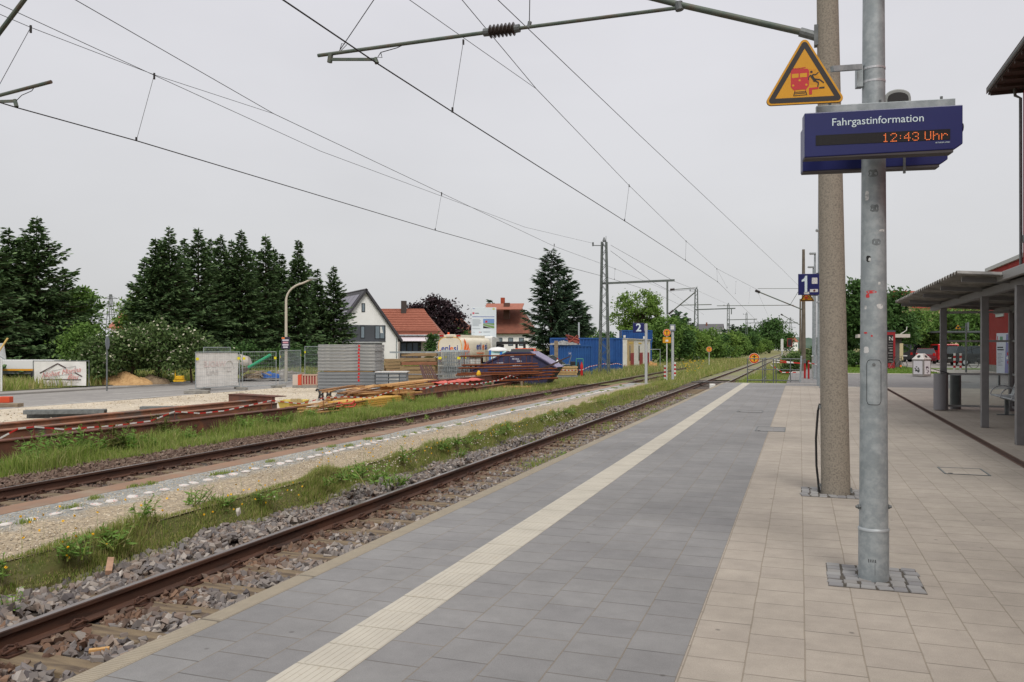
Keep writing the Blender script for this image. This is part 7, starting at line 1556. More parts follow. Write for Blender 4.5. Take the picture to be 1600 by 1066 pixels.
for px, lab in ((501, 'black cast iron bench end on the left of the pair by the panel stack'), (513, 'black cast iron bench end on the right of the pair by the panel stack')):
    p = G(px, 626); k = 36 / F_PX; m = MB(); m.tube([(-8 * k, 0, 15 * k), (-6 * k, 0, 17.5 * k), (-3 * k, 0, 16 * k), (-1 * k, 0, 10 * k), (3 * k, 0, 9 * k), (5 * k, 0, 17 * k), (6 * k, 0, 18.5 * k)], .05, 8); m.tube([(-1 * k, 0, 10 * k), (-2.5 * k, 0, 4 * k), (-3 * k, 0, 0)], .055, 8); m.tube([(3 * k, 0, 9.5 * k), (4 * k, 0, 4 * k), (5 * k, 0, 0)], .055, 8); m.tube([(-2 * k, 0, 4 * k), (4 * k, 0, 4 * k)], .03, 6); tag(m.build('bench_end', iron_b, loc=p, rz=YAW - .3, smooth=True), lab, 'bench end')
# ladder rack / window frame leaning left of the stack
p = D(459, 47, YZ); k = 47 / F_PX; t = T('frame_rack', 'low red and white barrier rack standing left of the grey panel stack', 'rack', p, YAW); m = MB(); m.box(0, 38 * k, -.3, .3, 0, .16); m.build('plinth', concrete, t); MB().box(0, .30, -.25, .25, .16, .75).build('end_box', M('box_pale', C(190, 176, 164), .7), t); MB().box(.30, .5, -.27, .27, .16, .75).build('end_box', M('box_orange', C(196, 78, 50), .6), t); m = MB(); m.box(.52, 38 * k, -.25, .25, .16, .22); m.box(.52, 38 * k, -.25, .25, .70, .76)
for i in range(6): x = .55 + i * (38 * k - .6) / 5; m.box(x - .035, x + .035, -.25, .25, .2, .72)
m.build('frame', M('rack_wood', C(176, 146, 128), .8), t)
m = MB()
for i in range(5): x = .55 + (i + .5) * (38 * k - .6) / 5; m.box(x - .05, x + .05, -.2, .2, .22, .68)
m.build('infill', M('rack_red', C(150, 60, 60), .7), t)
# chain barrier along the verge
def chain_post(x, y, h, lab): tag(MB().tube([(0, 0, -.05), (0, 0, h)], .011, 6).build('chain_rod', M('rod_rust', C(112, 58, 46), .8), loc=(x, y, -.7)), lab, 'rod', 'rusty rods holding the chain')
cpx = [(0, 685), (28, 670), (53, 667), (100, 671), (180, 665), (235, 658), (273, 643), (312, 646), (350, 642), (424, 626), (470, 631), (505, 622), (542, 620), (580, 622), (624, 607)]
tape([P(px, py, X=-15.05) for px, py in cpx], 'red and white barrier chain in front of the girders and the plank heap', .032, .2, 'barrier_chain', 'barrier chain')
cpx = [(624, 607), (660, 608), (699, 599), (740, 601), (780, 594), (798, 587), (812, 592)]
tape([P(px, py, X=-15.0) for px, py in cpx], 'red and white barrier chain in front of the board pack and red sheeting', .045, .3, 'barrier_chain', 'barrier chain')
cpx = [(836, 592), (858, 585), (870, 577.5), (890, 579), (910, 578), (921, 573), (944, 568.5), (952, 570), (964, 568), (979, 572)]
tape([P(px, py, X=-15.0) for px, py in cpx], 'red and white barrier chain in front of the blue containers', .055, .4, 'barrier_chain', 'barrier chain')
for px, py in ((53, 665), (273, 641), (424, 624), (505, 620), (624, 605), (699, 598), (798, 586), (870, 576), (921, 572), (944, 567)):
    q = P(px, py, X=-15.06); chain_post(q.x, q.y, q.z + .7 + .06, 'thin rusty steel rod holding up the barrier chain')

# ================================================================== TREES AND BUSHES
bark = M('bark', C(84, 68, 54), .95, col2=C(60, 50, 42), scale=8, bump=.4, bscale=20, stretch=(2, 2, .4))
def leafmat(name, cols, tr=.25): return island_ramp(name, [C(*c) for c in cols], .75, tr, .15)
L_SPR = leafmat('spruce_needles', [(80, 104, 66), (98, 122, 78), (64, 88, 58), (110, 132, 88), (86, 110, 70)], .12)
L_FIR = leafmat('fir_needles', [(66, 88, 66), (82, 104, 76), (54, 74, 58), (92, 112, 82)], .12)
L_GRN = leafmat('green_leaves', [(90, 120, 56), (106, 136, 66), (76, 106, 48), (120, 148, 78), (98, 126, 60)], .3)
L_LGT = leafmat('light_green_leaves', [(104, 134, 60), (122, 148, 74), (92, 122, 52), (134, 156, 84)], .35)
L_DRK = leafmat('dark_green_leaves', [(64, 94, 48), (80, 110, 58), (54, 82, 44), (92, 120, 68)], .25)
L_BCH = leafmat('copper_beech_leaves', [(54, 42, 46), (44, 34, 40), (66, 50, 52), (38, 30, 36)], .12)
L_ELD = leafmat('elder_leaves', [(80, 102, 58), (94, 114, 66), (66, 88, 50), (106, 122, 76)], .25)
L_FLW = leafmat('elder_blossom', [(206, 204, 178), (190, 190, 160), (216, 212, 192)], .2)
def quads(c, d, n_, hw, hl):
    """leaf quads: centre c, long axis d, normal-ish n_"""
    s = np.cross(d, n_); s /= np.maximum(np.linalg.norm(s, axis=1), 1e-6)[:, None]
    a = c - d * hl[:, None]; b = c + d * hl[:, None]; w = s * hw[:, None]
    V = np.stack([a - w * .35, a + w * .35, c + w + d * (hl * .1)[:, None], b + w * .12, b - w * .12, c - w + d * (hl * .1)[:, None]], 1).reshape(-1, 3)
    o = (np.arange(len(c)) * 6)[:, None]
    return V, [o + np.array([[0, 1, 2, 5]]), o + np.array([[5, 2, 3, 4]])]
def unit(v): return v / np.maximum(np.linalg.norm(v, axis=1), 1e-6)[:, None]
def conifer(H, Rb, label, mat, loc, droop=.28, dens=1.0, group=None, sparse_top=False, seed=0, name='spruce_tree', tw=.085, tl=.30, gap=.26, pw=.97, nbr=10):
    rg = np.random.default_rng(seed); t = T(name, label, 'tree', loc, rg.uniform(0, 6), group)
    m = MB(); m.tube([(0, 0, -.2), (0, 0, H * .5), (0, 0, H)], [H * .017, H * .010, .012], 8); cs = []; ds = []; ns = []; hw = []; hl = []
    z = H * .04
    while z < H * .985:
        f = z / H; L0 = Rb * (1 - f) ** pw * (1 if not sparse_top else 1.0) + .10; nb = int(rg.integers(nbr - 2, nbr + 2)) if f < .85 else 7
        for k in range(nb):
            az = rg.uniform(0, 2 * np.pi); L = L0 * rg.uniform(.5, 1.18) * (1 + .16 * math.sin(az * 2 + seed) + .10 * math.sin(z * 1.9 + seed * 2 + az)); el = .42 * f - droop * (1 - f) + rg.normal() * .08; dirh = np.array([np.cos(az), np.sin(az), 0.0])
            if L > .9: m.tube([(0, 0, z), tuple(dirh * L * .5 + np.array([0, 0, z + el * L * .5])), tuple(dirh * L * .92 + np.array([0, 0, z + el * L * .85]))], [.028, .018, .006], 4, cap=False)
            n = max(4, int(L / .07 * dens)); u = rg.uniform(.12, 1, n) ** .8; zj = z + rg.uniform(-.22, .22) * gap * 3; base = dirh[None] * (u * L)[:, None]; base[:, 2] += zj + el * u * L * (1 + .0 * u) + .10 * L * (u ** 2 - u) * 2 * droop + .12 * L * u ** 3
            sd = np.where(rg.uniform(size=n) < .5, 1, -1.0)[:, None] * np.array([-dirh[1], dirh[0], 0.])[None]
            wd = np.clip(1.15 - u, .25, 1)[:, None]
            d = unit(dirh[None] * (.55 + .5 * u)[:, None] + sd * wd * rg.uniform(.5, 1.1, n)[:, None] + np.array([0, 0, 1.])[None] * (rg.normal(-.28, .22, n) + .35 * f)[:, None])
            ll = tl * rg.uniform(.6, 1.25, n) * (.55 + .55 * min(1, L0 / Rb + .15)) * (1.15 - .5 * u)
            cs.append(base + d * (ll * .8)[:, None] + rg.normal(0, .02, (n, 3))); ds.append(d); nn = np.tile([[0, 0, 1.]], (n, 1)) + rg.normal(0, .45, (n, 3)); ns.append(nn); hl.append(ll); hw.append(tw * rg.uniform(.7, 1.3, n))
        z += gap * rg.uniform(.7, 1.2) * (.65 + .5 * (1 - f))
    # leader
    n = 14; c = np.zeros((n, 3)); c[:, 2] = H * rg.uniform(.95, 1.0, n); d = unit(rg.normal(size=(n, 3)) * .5 + np.array([0, 0, .9])); cs.append(c + d * .08); ds.append(d); ns.append(rg.normal(size=(n, 3))); hl.append(np.full(n, .13)); hw.append(np.full(n, .03))
    V, F = quads(np.concatenate(cs), np.concatenate(ds), unit(np.concatenate(ns)), np.concatenate(hw), np.concatenate(hl))
    m.build('trunk', bark, t); np_mesh('crown', V, F, mat, t); return t
def leafy(label, mat, loc, lobes, nclump, nleaf, leaf, seed, trunk_h=1.5, tr=.16, name='broadleaf_tree', cat='tree', group=None, sd=.5, flower=None, limbs=True, stretch=1.0):
    rg = np.random.default_rng(seed); t = T(name, label, cat, loc, 0, group); lob = np.array(lobes, float); vol = (lob[:, 3] * lob[:, 4]); pick = rg.choice(len(lob), nclump, p=vol / vol.sum())
    dv = unit(rg.normal(size=(nclump, 3))); rr_ = rg.uniform(.15, 1, nclump) ** .38
    cc = lob[pick, :3] + dv * rr_[:, None] * lob[pick][:, [3, 3, 4]]; csz = sd * rg.uniform(.55, 1.25, nclump)
    k = rg.integers(0, nclump, nleaf); off = rg.normal(size=(nleaf, 3)) * csz[k][:, None] * np.array([1, 1, .62]); c = cc[k] + off; c[:, 2] = np.maximum(c[:, 2], .05)
    d = unit(rg.normal(size=(nleaf, 3)) + np.array([0, 0, -.25]) + .5 * off / csz[k][:, None]); nn = unit(rg.normal(size=(nleaf, 3)) * .7 + np.array([0, 0, .8]))
    V, F = quads(c, d, nn, leaf * .42 * rg.uniform(.7, 1.3, nleaf), leaf * .75 * rg.uniform(.7, 1.3, nleaf) * stretch)
    m = MB(); ctr = lob[:, :3].mean(0); m.tube([(0, 0, -.2), (ctr[0] * .3, ctr[1] * .3, trunk_h), (ctr[0], ctr[1], max(ctr[2], trunk_h + .2))], [tr * 1.25, tr, tr * .45], 8)
    if limbs:
        for i in rg.choice(nclump, min(nclump, 26), replace=False):
            b0 = Vector((ctr[0] * .3, ctr[1] * .3, trunk_h)).lerp(Vector(ctr), rg.uniform(0, .9)); e = Vector(cc[i]); mid = b0.lerp(e, .55) + Vector((0, 0, .12 * (e - b0).length)); m.tube([b0, mid, e], [tr * .4, tr * .22, tr * .08], 5, cap=False)
    m.build('trunk', bark, t); cr = np_mesh('crown', V, F, mat, t)
    if flower:
        nf = flower[1]; k = rg.integers(0, nclump, nf); o_ = unit(rg.normal(size=(nf, 3)) * .6 + np.array([.2, -.3, .55])) * csz[k][:, None] * 1.25; c = cc[k] + o_; keep = c[:, 2] > .3; c = c[keep]; n = len(c)
        V, F = quads(c, unit(rg.normal(size=(n, 3))), unit(rg.normal(size=(n, 3)) * .4 + np.array([.2, -.4, .8])), np.full(n, leaf * .55), np.full(n, leaf * .55)); np_mesh('blossom', V, F, flower[0], t)
    return t
def hgt(py, Z, z0): return EYE + (HOR - py) / F_PX * Z - z0
# spruces along the road
ZV = -.58
spr = [(57, 341, -45.5, 3.1, 'tall broad spruce with a pointed tip at the far left of the photo'), (14, 357, -46.5, 2.7, 'slightly lower spruce crowding the broad pointed one from the left'), (-22, 352, -45, 2.8, 'spruce cut by the left picture edge'), (98, 420, -49, 2.0, 'lower dark spruce tucked behind the broad pointed one'),
       (243, 373, -46, 1.9, 'thin topped spruce first in the row beyond the flowering bushes'), (264, 355, -45.5, 2.2, 'pointed spruce second in the row beyond the flowering bushes'), (310, 358, -46, 2.6, 'broad spruce with rounded tip in the middle of the row'), (345, 367, -47, 2.2, 'narrow spruce squeezed behind two broad ones in the row'), (377, 360, -46, 2.3, 'spruce with a high slender tip behind the banner fence'),
       (415, 368, -46.5, 2.5, 'full spruce just left of the curved street lamp'), (466, 375, -46, 2.1, 'tall spruce just right of the curved street lamp'), (496, 422, -47.5, 1.8, 'short spruce between the tall one and the white house'), (253, 374, -48.5, 1.9, 'set back spruce between the thin topped and the pointed one'), (330, 374, -49.5, 2.0, 'set back spruce behind the narrow squeezed one'), (362, 376, -49.5, 2.0, 'set back spruce behind the slender tipped one'), (428, 388, -49.5, 2.0, 'set back spruce right behind the full one by the lamp'), (482, 412, -49.5, 2.0, 'set back spruce between the tall and the short one by the lamp'), (36, 372, -49.5, 2.4, 'set back spruce between the broad pointed one and its left neighbour'), (226, 402, -48, 1.9, 'lowest spruce at the left end of the row beyond the flowering bushes'), (288, 374, -49, 2.0, 'spruce set back between the pointed and the broad one'), (396, 392, -49, 2.1, 'set back spruce filling the gap left of the full one by the lamp'), (440, 398, -49, 2.2, 'set back spruce directly behind the curved street lamp'), (521, 416, -46.5, 2.2, 'spruce with loose outer boughs overlapping the white house')]
for i, (px, yt, X_, rb, lab) in enumerate(spr):
    q = P(px, HOR, X=X_ - 2.4); Z = (q.x * -SN + q.y * CS); conifer(hgt(yt, Z, ZV), rb * 1.58, lab, L_SPR, (q.x, q.y, ZV), seed=i + 1, dens=1.1, droop=.34)
# conifers right of the brown house
for px, yt, Z, rb, lab, sd_ in ((861, 393, 84, 3.6, 'spiky fir with level boughs and a broad top beside the brown roofed house', 41), (886, 419, 86, 3.0, 'lower pointed fir leaning into the spiky one', 42), (905, 470, 90, 2.6, 'small dark fir at the foot of the spiky firs', 43)):
    conifer(hgt(yt, Z, YZ), rb, lab, L_FIR, D(px, Z, YZ), droop=.05, dens=1.25, seed=sd_, name='fir_tree', tw=.075, tl=.46, gap=.44, pw=.62 if sd_ == 41 else .85, nbr=10)
def blob(n, w, h, seed, base=.35, rr=.42):
    rg = random.Random(seed); out = []
    for i in range(n):
        a = rg.uniform(0, 6.28); r = rg.uniform(0, .55) * w; z = h * rg.uniform(base, .80); k = 1 - abs(z / h - .5) * .9; out.append((r * math.cos(a) * k, r * math.sin(a) * k, z, w * rr * rg.uniform(.7, 1.1), h * .22 * rg.uniform(.7, 1.2)))
    return out
# flowering elder bushes and lower shrubs under the spruces
for i, (px, Z, yt, wd, lab) in enumerate(((150, 49, 520, 1.6, 'elder bush with few blossoms beside the sandy heap'), (205, 50, 508, 1.9, 'large elder bush full of cream blossoms above the sandy heap'), (248, 51, 500, 1.9, 'tallest elder bush with cream blossoms'), (300, 52, 512, 1.7, 'elder bush with cream blossoms left of the banner fence'), (122, 50, 505, 1.3, 'green shrub leaning out of the broad spruce'), (335, 54, 530, 1.5, 'dark elder bush behind the banner fence'))):
    h = hgt(yt, Z, ZV); leafy(lab, L_ELD if i != 4 else L_GRN, D(px, Z, ZV), blob(9, wd, h, i + 3, .18, .5), 90, 5200, .13, 100 + i, .6, .06, 'elder_bush', 'bush', None, .34, (L_FLW, 300 if i in (1, 2, 3) else 120) if i != 4 else None)
leafy('broad green tree standing between the left spruces behind the bushes', L_LGT, D(206, 70, ZV), blob(7, 2.2, hgt(455, 70, ZV), 77), 60, 3500, .2, 150, 2, .15, sd=.5)
leafy('light green tree at the right flank of the broad spruce', L_GRN, D(132, 56, ZV), blob(7, 1.4, hgt(440, 56, ZV), 78), 50, 3200, .16, 151, 2, .12, sd=.4)
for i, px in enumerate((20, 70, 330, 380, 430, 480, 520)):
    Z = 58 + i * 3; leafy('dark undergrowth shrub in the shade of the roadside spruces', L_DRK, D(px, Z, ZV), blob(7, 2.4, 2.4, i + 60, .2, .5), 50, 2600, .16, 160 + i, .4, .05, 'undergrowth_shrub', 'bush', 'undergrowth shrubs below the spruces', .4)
# copper beech, tree by the tall mast, hedge, distant trees
leafy('dark purple copper beech behind the red roofed house', L_BCH, D(678, 125, YZ), [(-2.8, 0, 6.5, 2.6, 2.3), (0, 0, 7.2, 3.0, 2.6), (2.7, 0, 5.8, 2.5, 2.5), (-4, 0, 7.6, 1.2, .9), (.8, 0, 8.6, 1.8, 1.1), (3.8, 0, 4.3, 1.5, 1.8), (-1, 0, 4.0, 3.6, 2.2), (2.5, 0, 7.5, 1.5, 1.0)], 120, 9000, .30, 201, 2, .3, sd=.62)
leafy('light green open crowned tree right of the tall lattice mast', L_LGT, D(997, 119, YZ), [(0, 0, 8.2, 2.9, 2.0), (-2.0, 0, 6.6, 1.9, 1.6), (2.0, 0, 6.8, 2.0, 1.8), (0, 0, 5.2, 3.3, 1.6), (1.2, 0, 9.0, 1.7, 1.2), (-1.2, 0, 9.0, 1.6, 1.1)], 95, 6500, .24, 202, 3, .26, sd=.48)
rg_ = random.Random(44); hedge = []
for i, (px, Z, yt, wd) in enumerate(((925, 92, 512, 2.6), (950, 96, 520, 2.4), (905, 88, 524, 2.0), (1030, 107, 505, 2.4), (1042, 104, 492, 2.9), (1062, 110, 500, 2.8), (1082, 116, 510, 2.8), (1098, 128, 512, 2.8), (1112, 140, 515, 3.0), (1124, 155, 516, 3.0), (1135, 170, 518, 3.2), (1146, 190, 520, 3.4), (1156, 210, 522, 3.5), (1168, 235, 522, 4.0), (1178, 260, 525, 4.2), (1190, 290, 522, 4.5))):
    mt = (L_GRN, L_DRK, L_LGT, L_GRN)[i % 4]; leafy('bush of the long green hedge beyond the far track' if i > 2 else ('green bush behind the long blue container', 'low green bush beside the tall lattice mast foot', 'dark green bush between the firs and the containers')[i], mt, D(px, Z, YZ), blob(8, wd, hgt(yt, Z, YZ), 300 + i, .2, .5), 70, 3600, .17 + Z * .0007, 300 + i, .8, .1, 'hedge_bush', 'bush', 'bushes of the long hedge' if i > 2 else None, .42 + Z * .001)
for px, Z, yt, wd, mt, lab in ((1202, 330, 500, 9, L_DRK, 'large round tree at the end of the long hedge'), (1222, 420, 518, 8, L_DRK, 'low distant tree right of the large round tree'), (1172, 330, 512, 6, L_DRK, 'dark tree left of the large round tree')):
    leafy(lab, mt, D(px, Z, -.5), blob(9, wd, hgt(yt, Z, -.5), int(px), .3, .45), 90, 5000, .6, int(px), 3, .4, sd=1.5)
for px, Z, yt, rb, lab in ((1060, 190, 488, 4.2, 'dark pine crown above the hedge left of the thin masts'), (1073, 195, 495, 3.2, 'smaller dark pine beside the pine crown'), (1143, 260, 508, 4, 'dark pine beside the distant lattice mast'), (1155, 265, 512, 3.4, 'last dark pine near the distant lattice mast'), (769, 140, 470, 1.6, 'small conifer tip behind the roof of the brown house')):
    conifer(hgt(yt, Z, YZ), rb, lab, L_FIR, D(px, Z, YZ), droop=.0, dens=.4, seed=int(px), name='pine_tree', tw=.30, tl=.8, gap=.9, pw=.6, nbr=9)
leafy('dark clipped conifer hedge piece beside the red roofed house', L_DRK, D(676, 92, YZ), [(0, 0, 1.6, .7, 1.6), (0, 0, 3.0, .45, 1.0)], 40, 2200, .16, 501, .4, .08, 'thuja', 'tree', None, .25)
leafy('dark green tree between the board and the brown house', L_DRK, D(722, 118, YZ), blob(6, 2.6, 4.6, 502, .3), 50, 2600, .3, 502, 1.5, .12, sd=.5)
# trees on the plaza side
for i, (px, Z, yt, w_, mt, lab) in enumerate(((1348, 73, 432, 2.6, L_DRK, 'dense dark chestnut tree between the concrete mast and the display pole'), (1388, 74, 447, 2.6, L_DRK, 'dense dark chestnut tree right of the display pole'), (1430, 92, 478, 3.2, L_GRN, 'green tree above the black van'), (1478, 96, 474, 3.6, L_GRN, 'wide green tree above the red van'), (1520, 98, 480, 3.4, L_GRN, 'green tree seen through the shelter glass'), (1320, 80, 470, 2.2, L_DRK, 'dark tree partly hidden by the concrete mast'))):
    h = hgt(yt, Z, 0); leafy(lab, mt, D(px, Z, 0), blob(11, w_, h, 600 + i, .34, .48), 150, 9500, .19, 600 + i, 1.8, .18, sd=.42, stretch=1.2)
for i, (px, Z, w_, h) in enumerate(((1335, 66, 1.3, 1.3), (1262, 66, 1.2, 2.2), (1247, 62, 1.2, 1.6), (1232, 58, .7, 1.6), (1240, 75, 1.6, 2.0), (1268, 80, 1.8, 3.5))):
    leafy(('round clipped dark bush left of the display pole', 'bush with reddish shoots beside the second round mast', 'bush with dry shoots right of the track beyond the railing', 'small bush standing behind the railing', 'shrub beside the near track beyond the railing', 'taller shrub behind the graffiti cabinet')[i], (L_DRK, L_ELD, L_ELD, L_ELD, L_GRN, L_DRK)[i], D(px, Z, 0 if i == 0 else -.6), blob(6, w_, h, 700 + i, .2, .5), 40, 1800, .13, 700 + i, .3, .05, 'bush', 'bush', None, .26)
# weeds before the girders: leafy plants
def weed(label, loc, h, seed, mat=None, grp=None):
    rg = np.random.default_rng(seed); t = T('weed_plant', label, 'plant', loc, 0, grp); cs = []; ds = []; hl = []; m = MB()
    for k in range(int(rg.integers(7, 12))):
        b = rg.normal(0, .04 + .09 * h, 2); lean = rg.normal(0, .05 + .16 * h, 2); hh = h * rg.uniform(.6, 1.05); m.tube([(b[0], b[1], 0), (b[0] + lean[0] * .5, b[1] + lean[1] * .5, hh * .55), (b[0] + lean[0], b[1] + lean[1], hh)], [.008, .006, .003], 4, cap=False)
        n = int(hh / .022); u = rg.uniform(.15, 1, n); a = rg.uniform(0, 6.28, n); d = np.stack([np.cos(a), np.sin(a), rg.normal(.25, .3, n)], 1); c = np.stack([b[0] + lean[0] * u, b[1] + lean[1] * u, hh * u], 1); l = (.10 * min(1, .35 + h * .9) * (1.15 - .7 * u)) * rg.uniform(.6, 1.2, n); cs.append(c + unit(d) * l[:, None]); ds.append(unit(d)); hl.append(l)
    c = np.concatenate(cs); n = len(c); V, F = quads(c, np.concatenate(ds), unit(RNG.normal(0, .4, (n, 3)) + np.array([0, 0, 1.])), np.concatenate(hl) * .28, np.concatenate(hl)); m.build('stem', g_fresh, t); np_mesh('leaves', V, F, mat or g_fresh, t); return t
L_WEED = leafmat('weed_leaves', [(112, 152, 68), (132, 166, 84), (96, 134, 58), (146, 174, 100)], .4)
L_WEED2 = leafmat('dark_weed_leaves', [(96, 98, 50), (78, 92, 44), (112, 104, 58)], .25)
_rw = random.Random(99); _ew = [(px, 718 - (px - 130) * .178 + _rw.uniform(-7, 5), _rw.uniform(.25, .5), 0) for px in [_rw.uniform(130, 800) for _ in range(34)]]
for i, (px, py, h, dk) in enumerate(tuple(_ew) + ((60, 722, .62, 0), (95, 724, .75, 0), (122, 718, .7, 0), (150, 713, .5, 0), (175, 708, .72, 1), (190, 706, .58, 0), (212, 700, .45, 0), (255, 690, .66, 1), (300, 682, .4, 0), (330, 676, .35, 0), (395, 664, .55, 1), (420, 668, .42, 0), (455, 662, .4, 0), (520, 650, .42, 0), (570, 642, .45, 0), (612, 636, .38, 0), (670, 626, .42, 0), (20, 738, .4, 0), (40, 734, .5, 0))):
    q = P(px, py, z=-.72); weed('dark reddish leafed weed growing before the girders' if dk else 'bright green weed growing in the grass by the far track', q, h, 800 + i, L_WEED2 if dk else L_WEED, 'dark weeds before the girders' if dk else 'bright weeds by the far track')
for i, (px, py, z_, h) in enumerate(((590, 757, ZP, .55), (560, 748, ZP, .45), (548, 752, ZP, .4), (610, 760, -.6, .4), (628, 758, -.6, .3), (222, 815, ZP, .5), (8, 965, -.72, .35), (300, 790, ZP, .4), (720, 715, -.5, .35), (668, 655, ZP, .22), (640, 660, ZP, .2), (855, 618, ZP, .2), (940, 632, -.5, .3), (880, 712, -.7, .22), (1035, 595, ZP, .3)) + tuple((lambda y: (800 + (y[0] * CS + y[1] * SN) / (y[1] * CS - y[0] * SN) * F_PX, HOR + (EYE + .5) / (y[1] * CS - y[0] * SN) * F_PX, -.5, _rw.uniform(.22, .5)))((_rw.uniform(-7.0, -6.75), 4.5 + 22 * _rw.random() ** 1.4)) for _ in range(26))):
    h *= .6; q = P(px, py, z=z_); weed('small leafy weed in the grass strip beside the ballast', q, h, 900 + i, L_WEED, 'small weeds between the tracks')

# ================================================================== HOUSES
tile = M('roof_tile', C(168, 104, 84, .85), .8, col2=C(150, 90, 72, .85), scale=2.5, col3=C(180, 118, 96, .85), scale3=8); tile_b = M('brown_roof_tile', C(136, 84, 66, .9), .85, col2=C(116, 72, 58, .9), scale=1.5)
render_w = M('white_render', C(240, 239, 236), .9, col2=C(232, 231, 228), scale=.4); anth = M('anthracite_panel', C(74, 77, 82), .6); frame_dk = M('anthracite_frame', C(46, 47, 50), .5)
def slab(m, quad, th, mi=0):
    a = [Vector(q) for q in quad]; n = (a[1] - a[0]).cross(a[3] - a[0]).normalized(); n = n if n.z > 0 else -n; b = [q - n * th for q in a]; m.add(a + b, [(0, 1, 2, 3), (7, 6, 5, 4), (0, 4, 5, 1), (1, 5, 6, 2), (2, 6, 7, 3), (3, 7, 4, 0)], mi)
def win(t, x0, x1, z0, z1, y=0, fr=None, curtain=False, divs=1):
    f = MB().box(x0, x1, y - .03, y + .05, z0, z1).build('window', fr or frame_dk, t); g = MB(); w = (x1 - x0 - .1 * (divs + 1)) / divs
    for i in range(divs): g.box(x0 + .1 + i * (w + .1), x0 + .1 + i * (w + .1) + w, y - .05, y - .03, z0 + .1, z1 - .1)
    g.build('pane', M('house_glass', C(120, 132, 140), .12, spec=.7), f)
    if curtain: MB().add([(x1 - .62, y - .055, z0 + .75), (x1 - .25, y - .055, z0 + .75), (x1 - .42, y - .055, z1 - .15), (x1 - .62, y - .055, z1 - .15)], [(0, 1, 2, 3)]).build('curtain', white, f)
# white gabled house: gable plane faces the platform, turned to show its left roof slope
Zh = 100; kh = Zh / F_PX; rzh = YAW + R(27); p = D(571, Zh, YZ); t = T('house', 'modern white gabled house with grey window band and solar panels on the roof', 'house', p, rzh)
zap = EYE + (HOR - 452) * kh - YZ; er = 53 * kh / .955; zev = EYE + (HOR - 527) * kh - YZ; wl_ = 52 * kh / .955; sl = (zap - zev) / er; zw = zap - sl * wl_ - .0
g = MB(); g.prism([(-wl_, 0), (wl_ * .98, 0), (wl_ * .98, zap - sl * wl_ * .98 - .15), (0, zap - .15), (-wl_, zw - .15)], 0, 11); g.build('wall', render_w, t)
m = MB(); e = er + .35
slab(m, [(-e, -.45, zap - sl * e + .08), (0, -.45, zap + .08), (0, 11.4, zap + .08), (-e, 11.4, zap - sl * e + .08)], .26); slab(m, [(0, -.45, zap + .08), (e, -.45, zap - sl * e + .08), (e, 11.4, zap - sl * e + .08), (0, 11.4, zap + .08)], .26); rf = m.build('roof', M('anthracite_tile', C(70, 68, 72), .7, col2=C(58, 56, 60), scale=3), t)
m = MB(); 
for j in range(2):
    for i in range(5):
        f0 = .12 + j * .32; f1 = f0 + .29; y0 = .5 + i * 1.9; slab(m, [(-e * f1, y0, zap - sl * e * f1 + .16), (-e * f0, y0, zap - sl * e * f0 + .16), (-e * f0, y0 + 1.8, zap - sl * e * f0 + .16), (-e * f1, y0 + 1.8, zap - sl * e * f1 + .16)], .05)
m.build('solar_panel', M('solar_glass', C(74, 66, 82), .2, spec=.6), rf)
def hx(px): return (px - 571) * kh / .955
def hz(py): return EYE + (HOR - py) * kh - YZ
win(t, hx(565), hx(570.5), hz(488), hz(474)); bnd = MB().box(hx(536), hx(602), -.06, .02, hz(534), hz(508)).build('window_band', anth, t); win(t, hx(563), hx(570), hz(529), hz(509.5), -.06); win(t, hx(585), hx(601), hz(530), hz(508.5), -.06, None, True, 2)
MB().box(hx(533), hx(592), -1.2, 0, 0, hz(536.5)).build('porch', anth, t); MB().box(hx(531), hx(593), -1.35, .0, hz(536.5), hz(535)).build('porch_roof', M('porch_pale', C(170, 172, 172), .6), t); m = MB(); m.tube([(wl_ * .93, -.06, .1), (wl_ * .93, -.06, zap - sl * wl_ - .2)], .06, 8); m.build('rainpipe', galv, t)
# red roofed house next to it
Z2_ = 108; k = Z2_ / F_PX; p = D(655, Z2_, YZ); t = T('house', 'low house with large orange tiled roof and dark chimney beside the white gable', 'house', p, YAW); zr = EYE + (HOR - 481) * k - YZ; ze_ = EYE + (HOR - 523.5) * k - YZ
m = MB(); slab(m, [(-34 * k, -2.6, ze_), (37 * k, -2.6, ze_), (4 * k, 2.6, zr), (-68 * k, 2.6, zr)], .18); slab(m, [(-68 * k, 2.6, zr), (4 * k, 2.6, zr), (10 * k, 7.5, ze_), (-62 * k, 7.5, ze_)], .18); slab(m, [(37 * k, -2.6, ze_), (4 * k, 2.6, zr), (10 * k, 7.5, ze_), (38 * k, 5, ze_)], .1); rf = m.build('roof', tile, t)
m = MB()
for i in range(15):
    f = (i + .6) / 15; m.bar((-34 * k - 34 * k * f, -2.62 + 5.2 * f, ze_ + (zr - ze_) * f + .03), (37 * k - 33 * k * f, -2.62 + 5.2 * f, ze_ + (zr - ze_) * f + .03), .06, .05)
m.build('tile_course', M('tile_course', C(150, 84, 64, .9), .85), rf); MB().bar((-33 * k, -2.3, ze_ + .42), (36 * k, -2.3, ze_ + .42), .06, .18).build('snow_guard', tile_b, rf)
MB().box(-31 * k, -23 * k, 1.6, 2.3, zr - 1.0, zr + 1.0).build('chimney', M('chimney_dark', C(70, 62, 58), .8), rf)
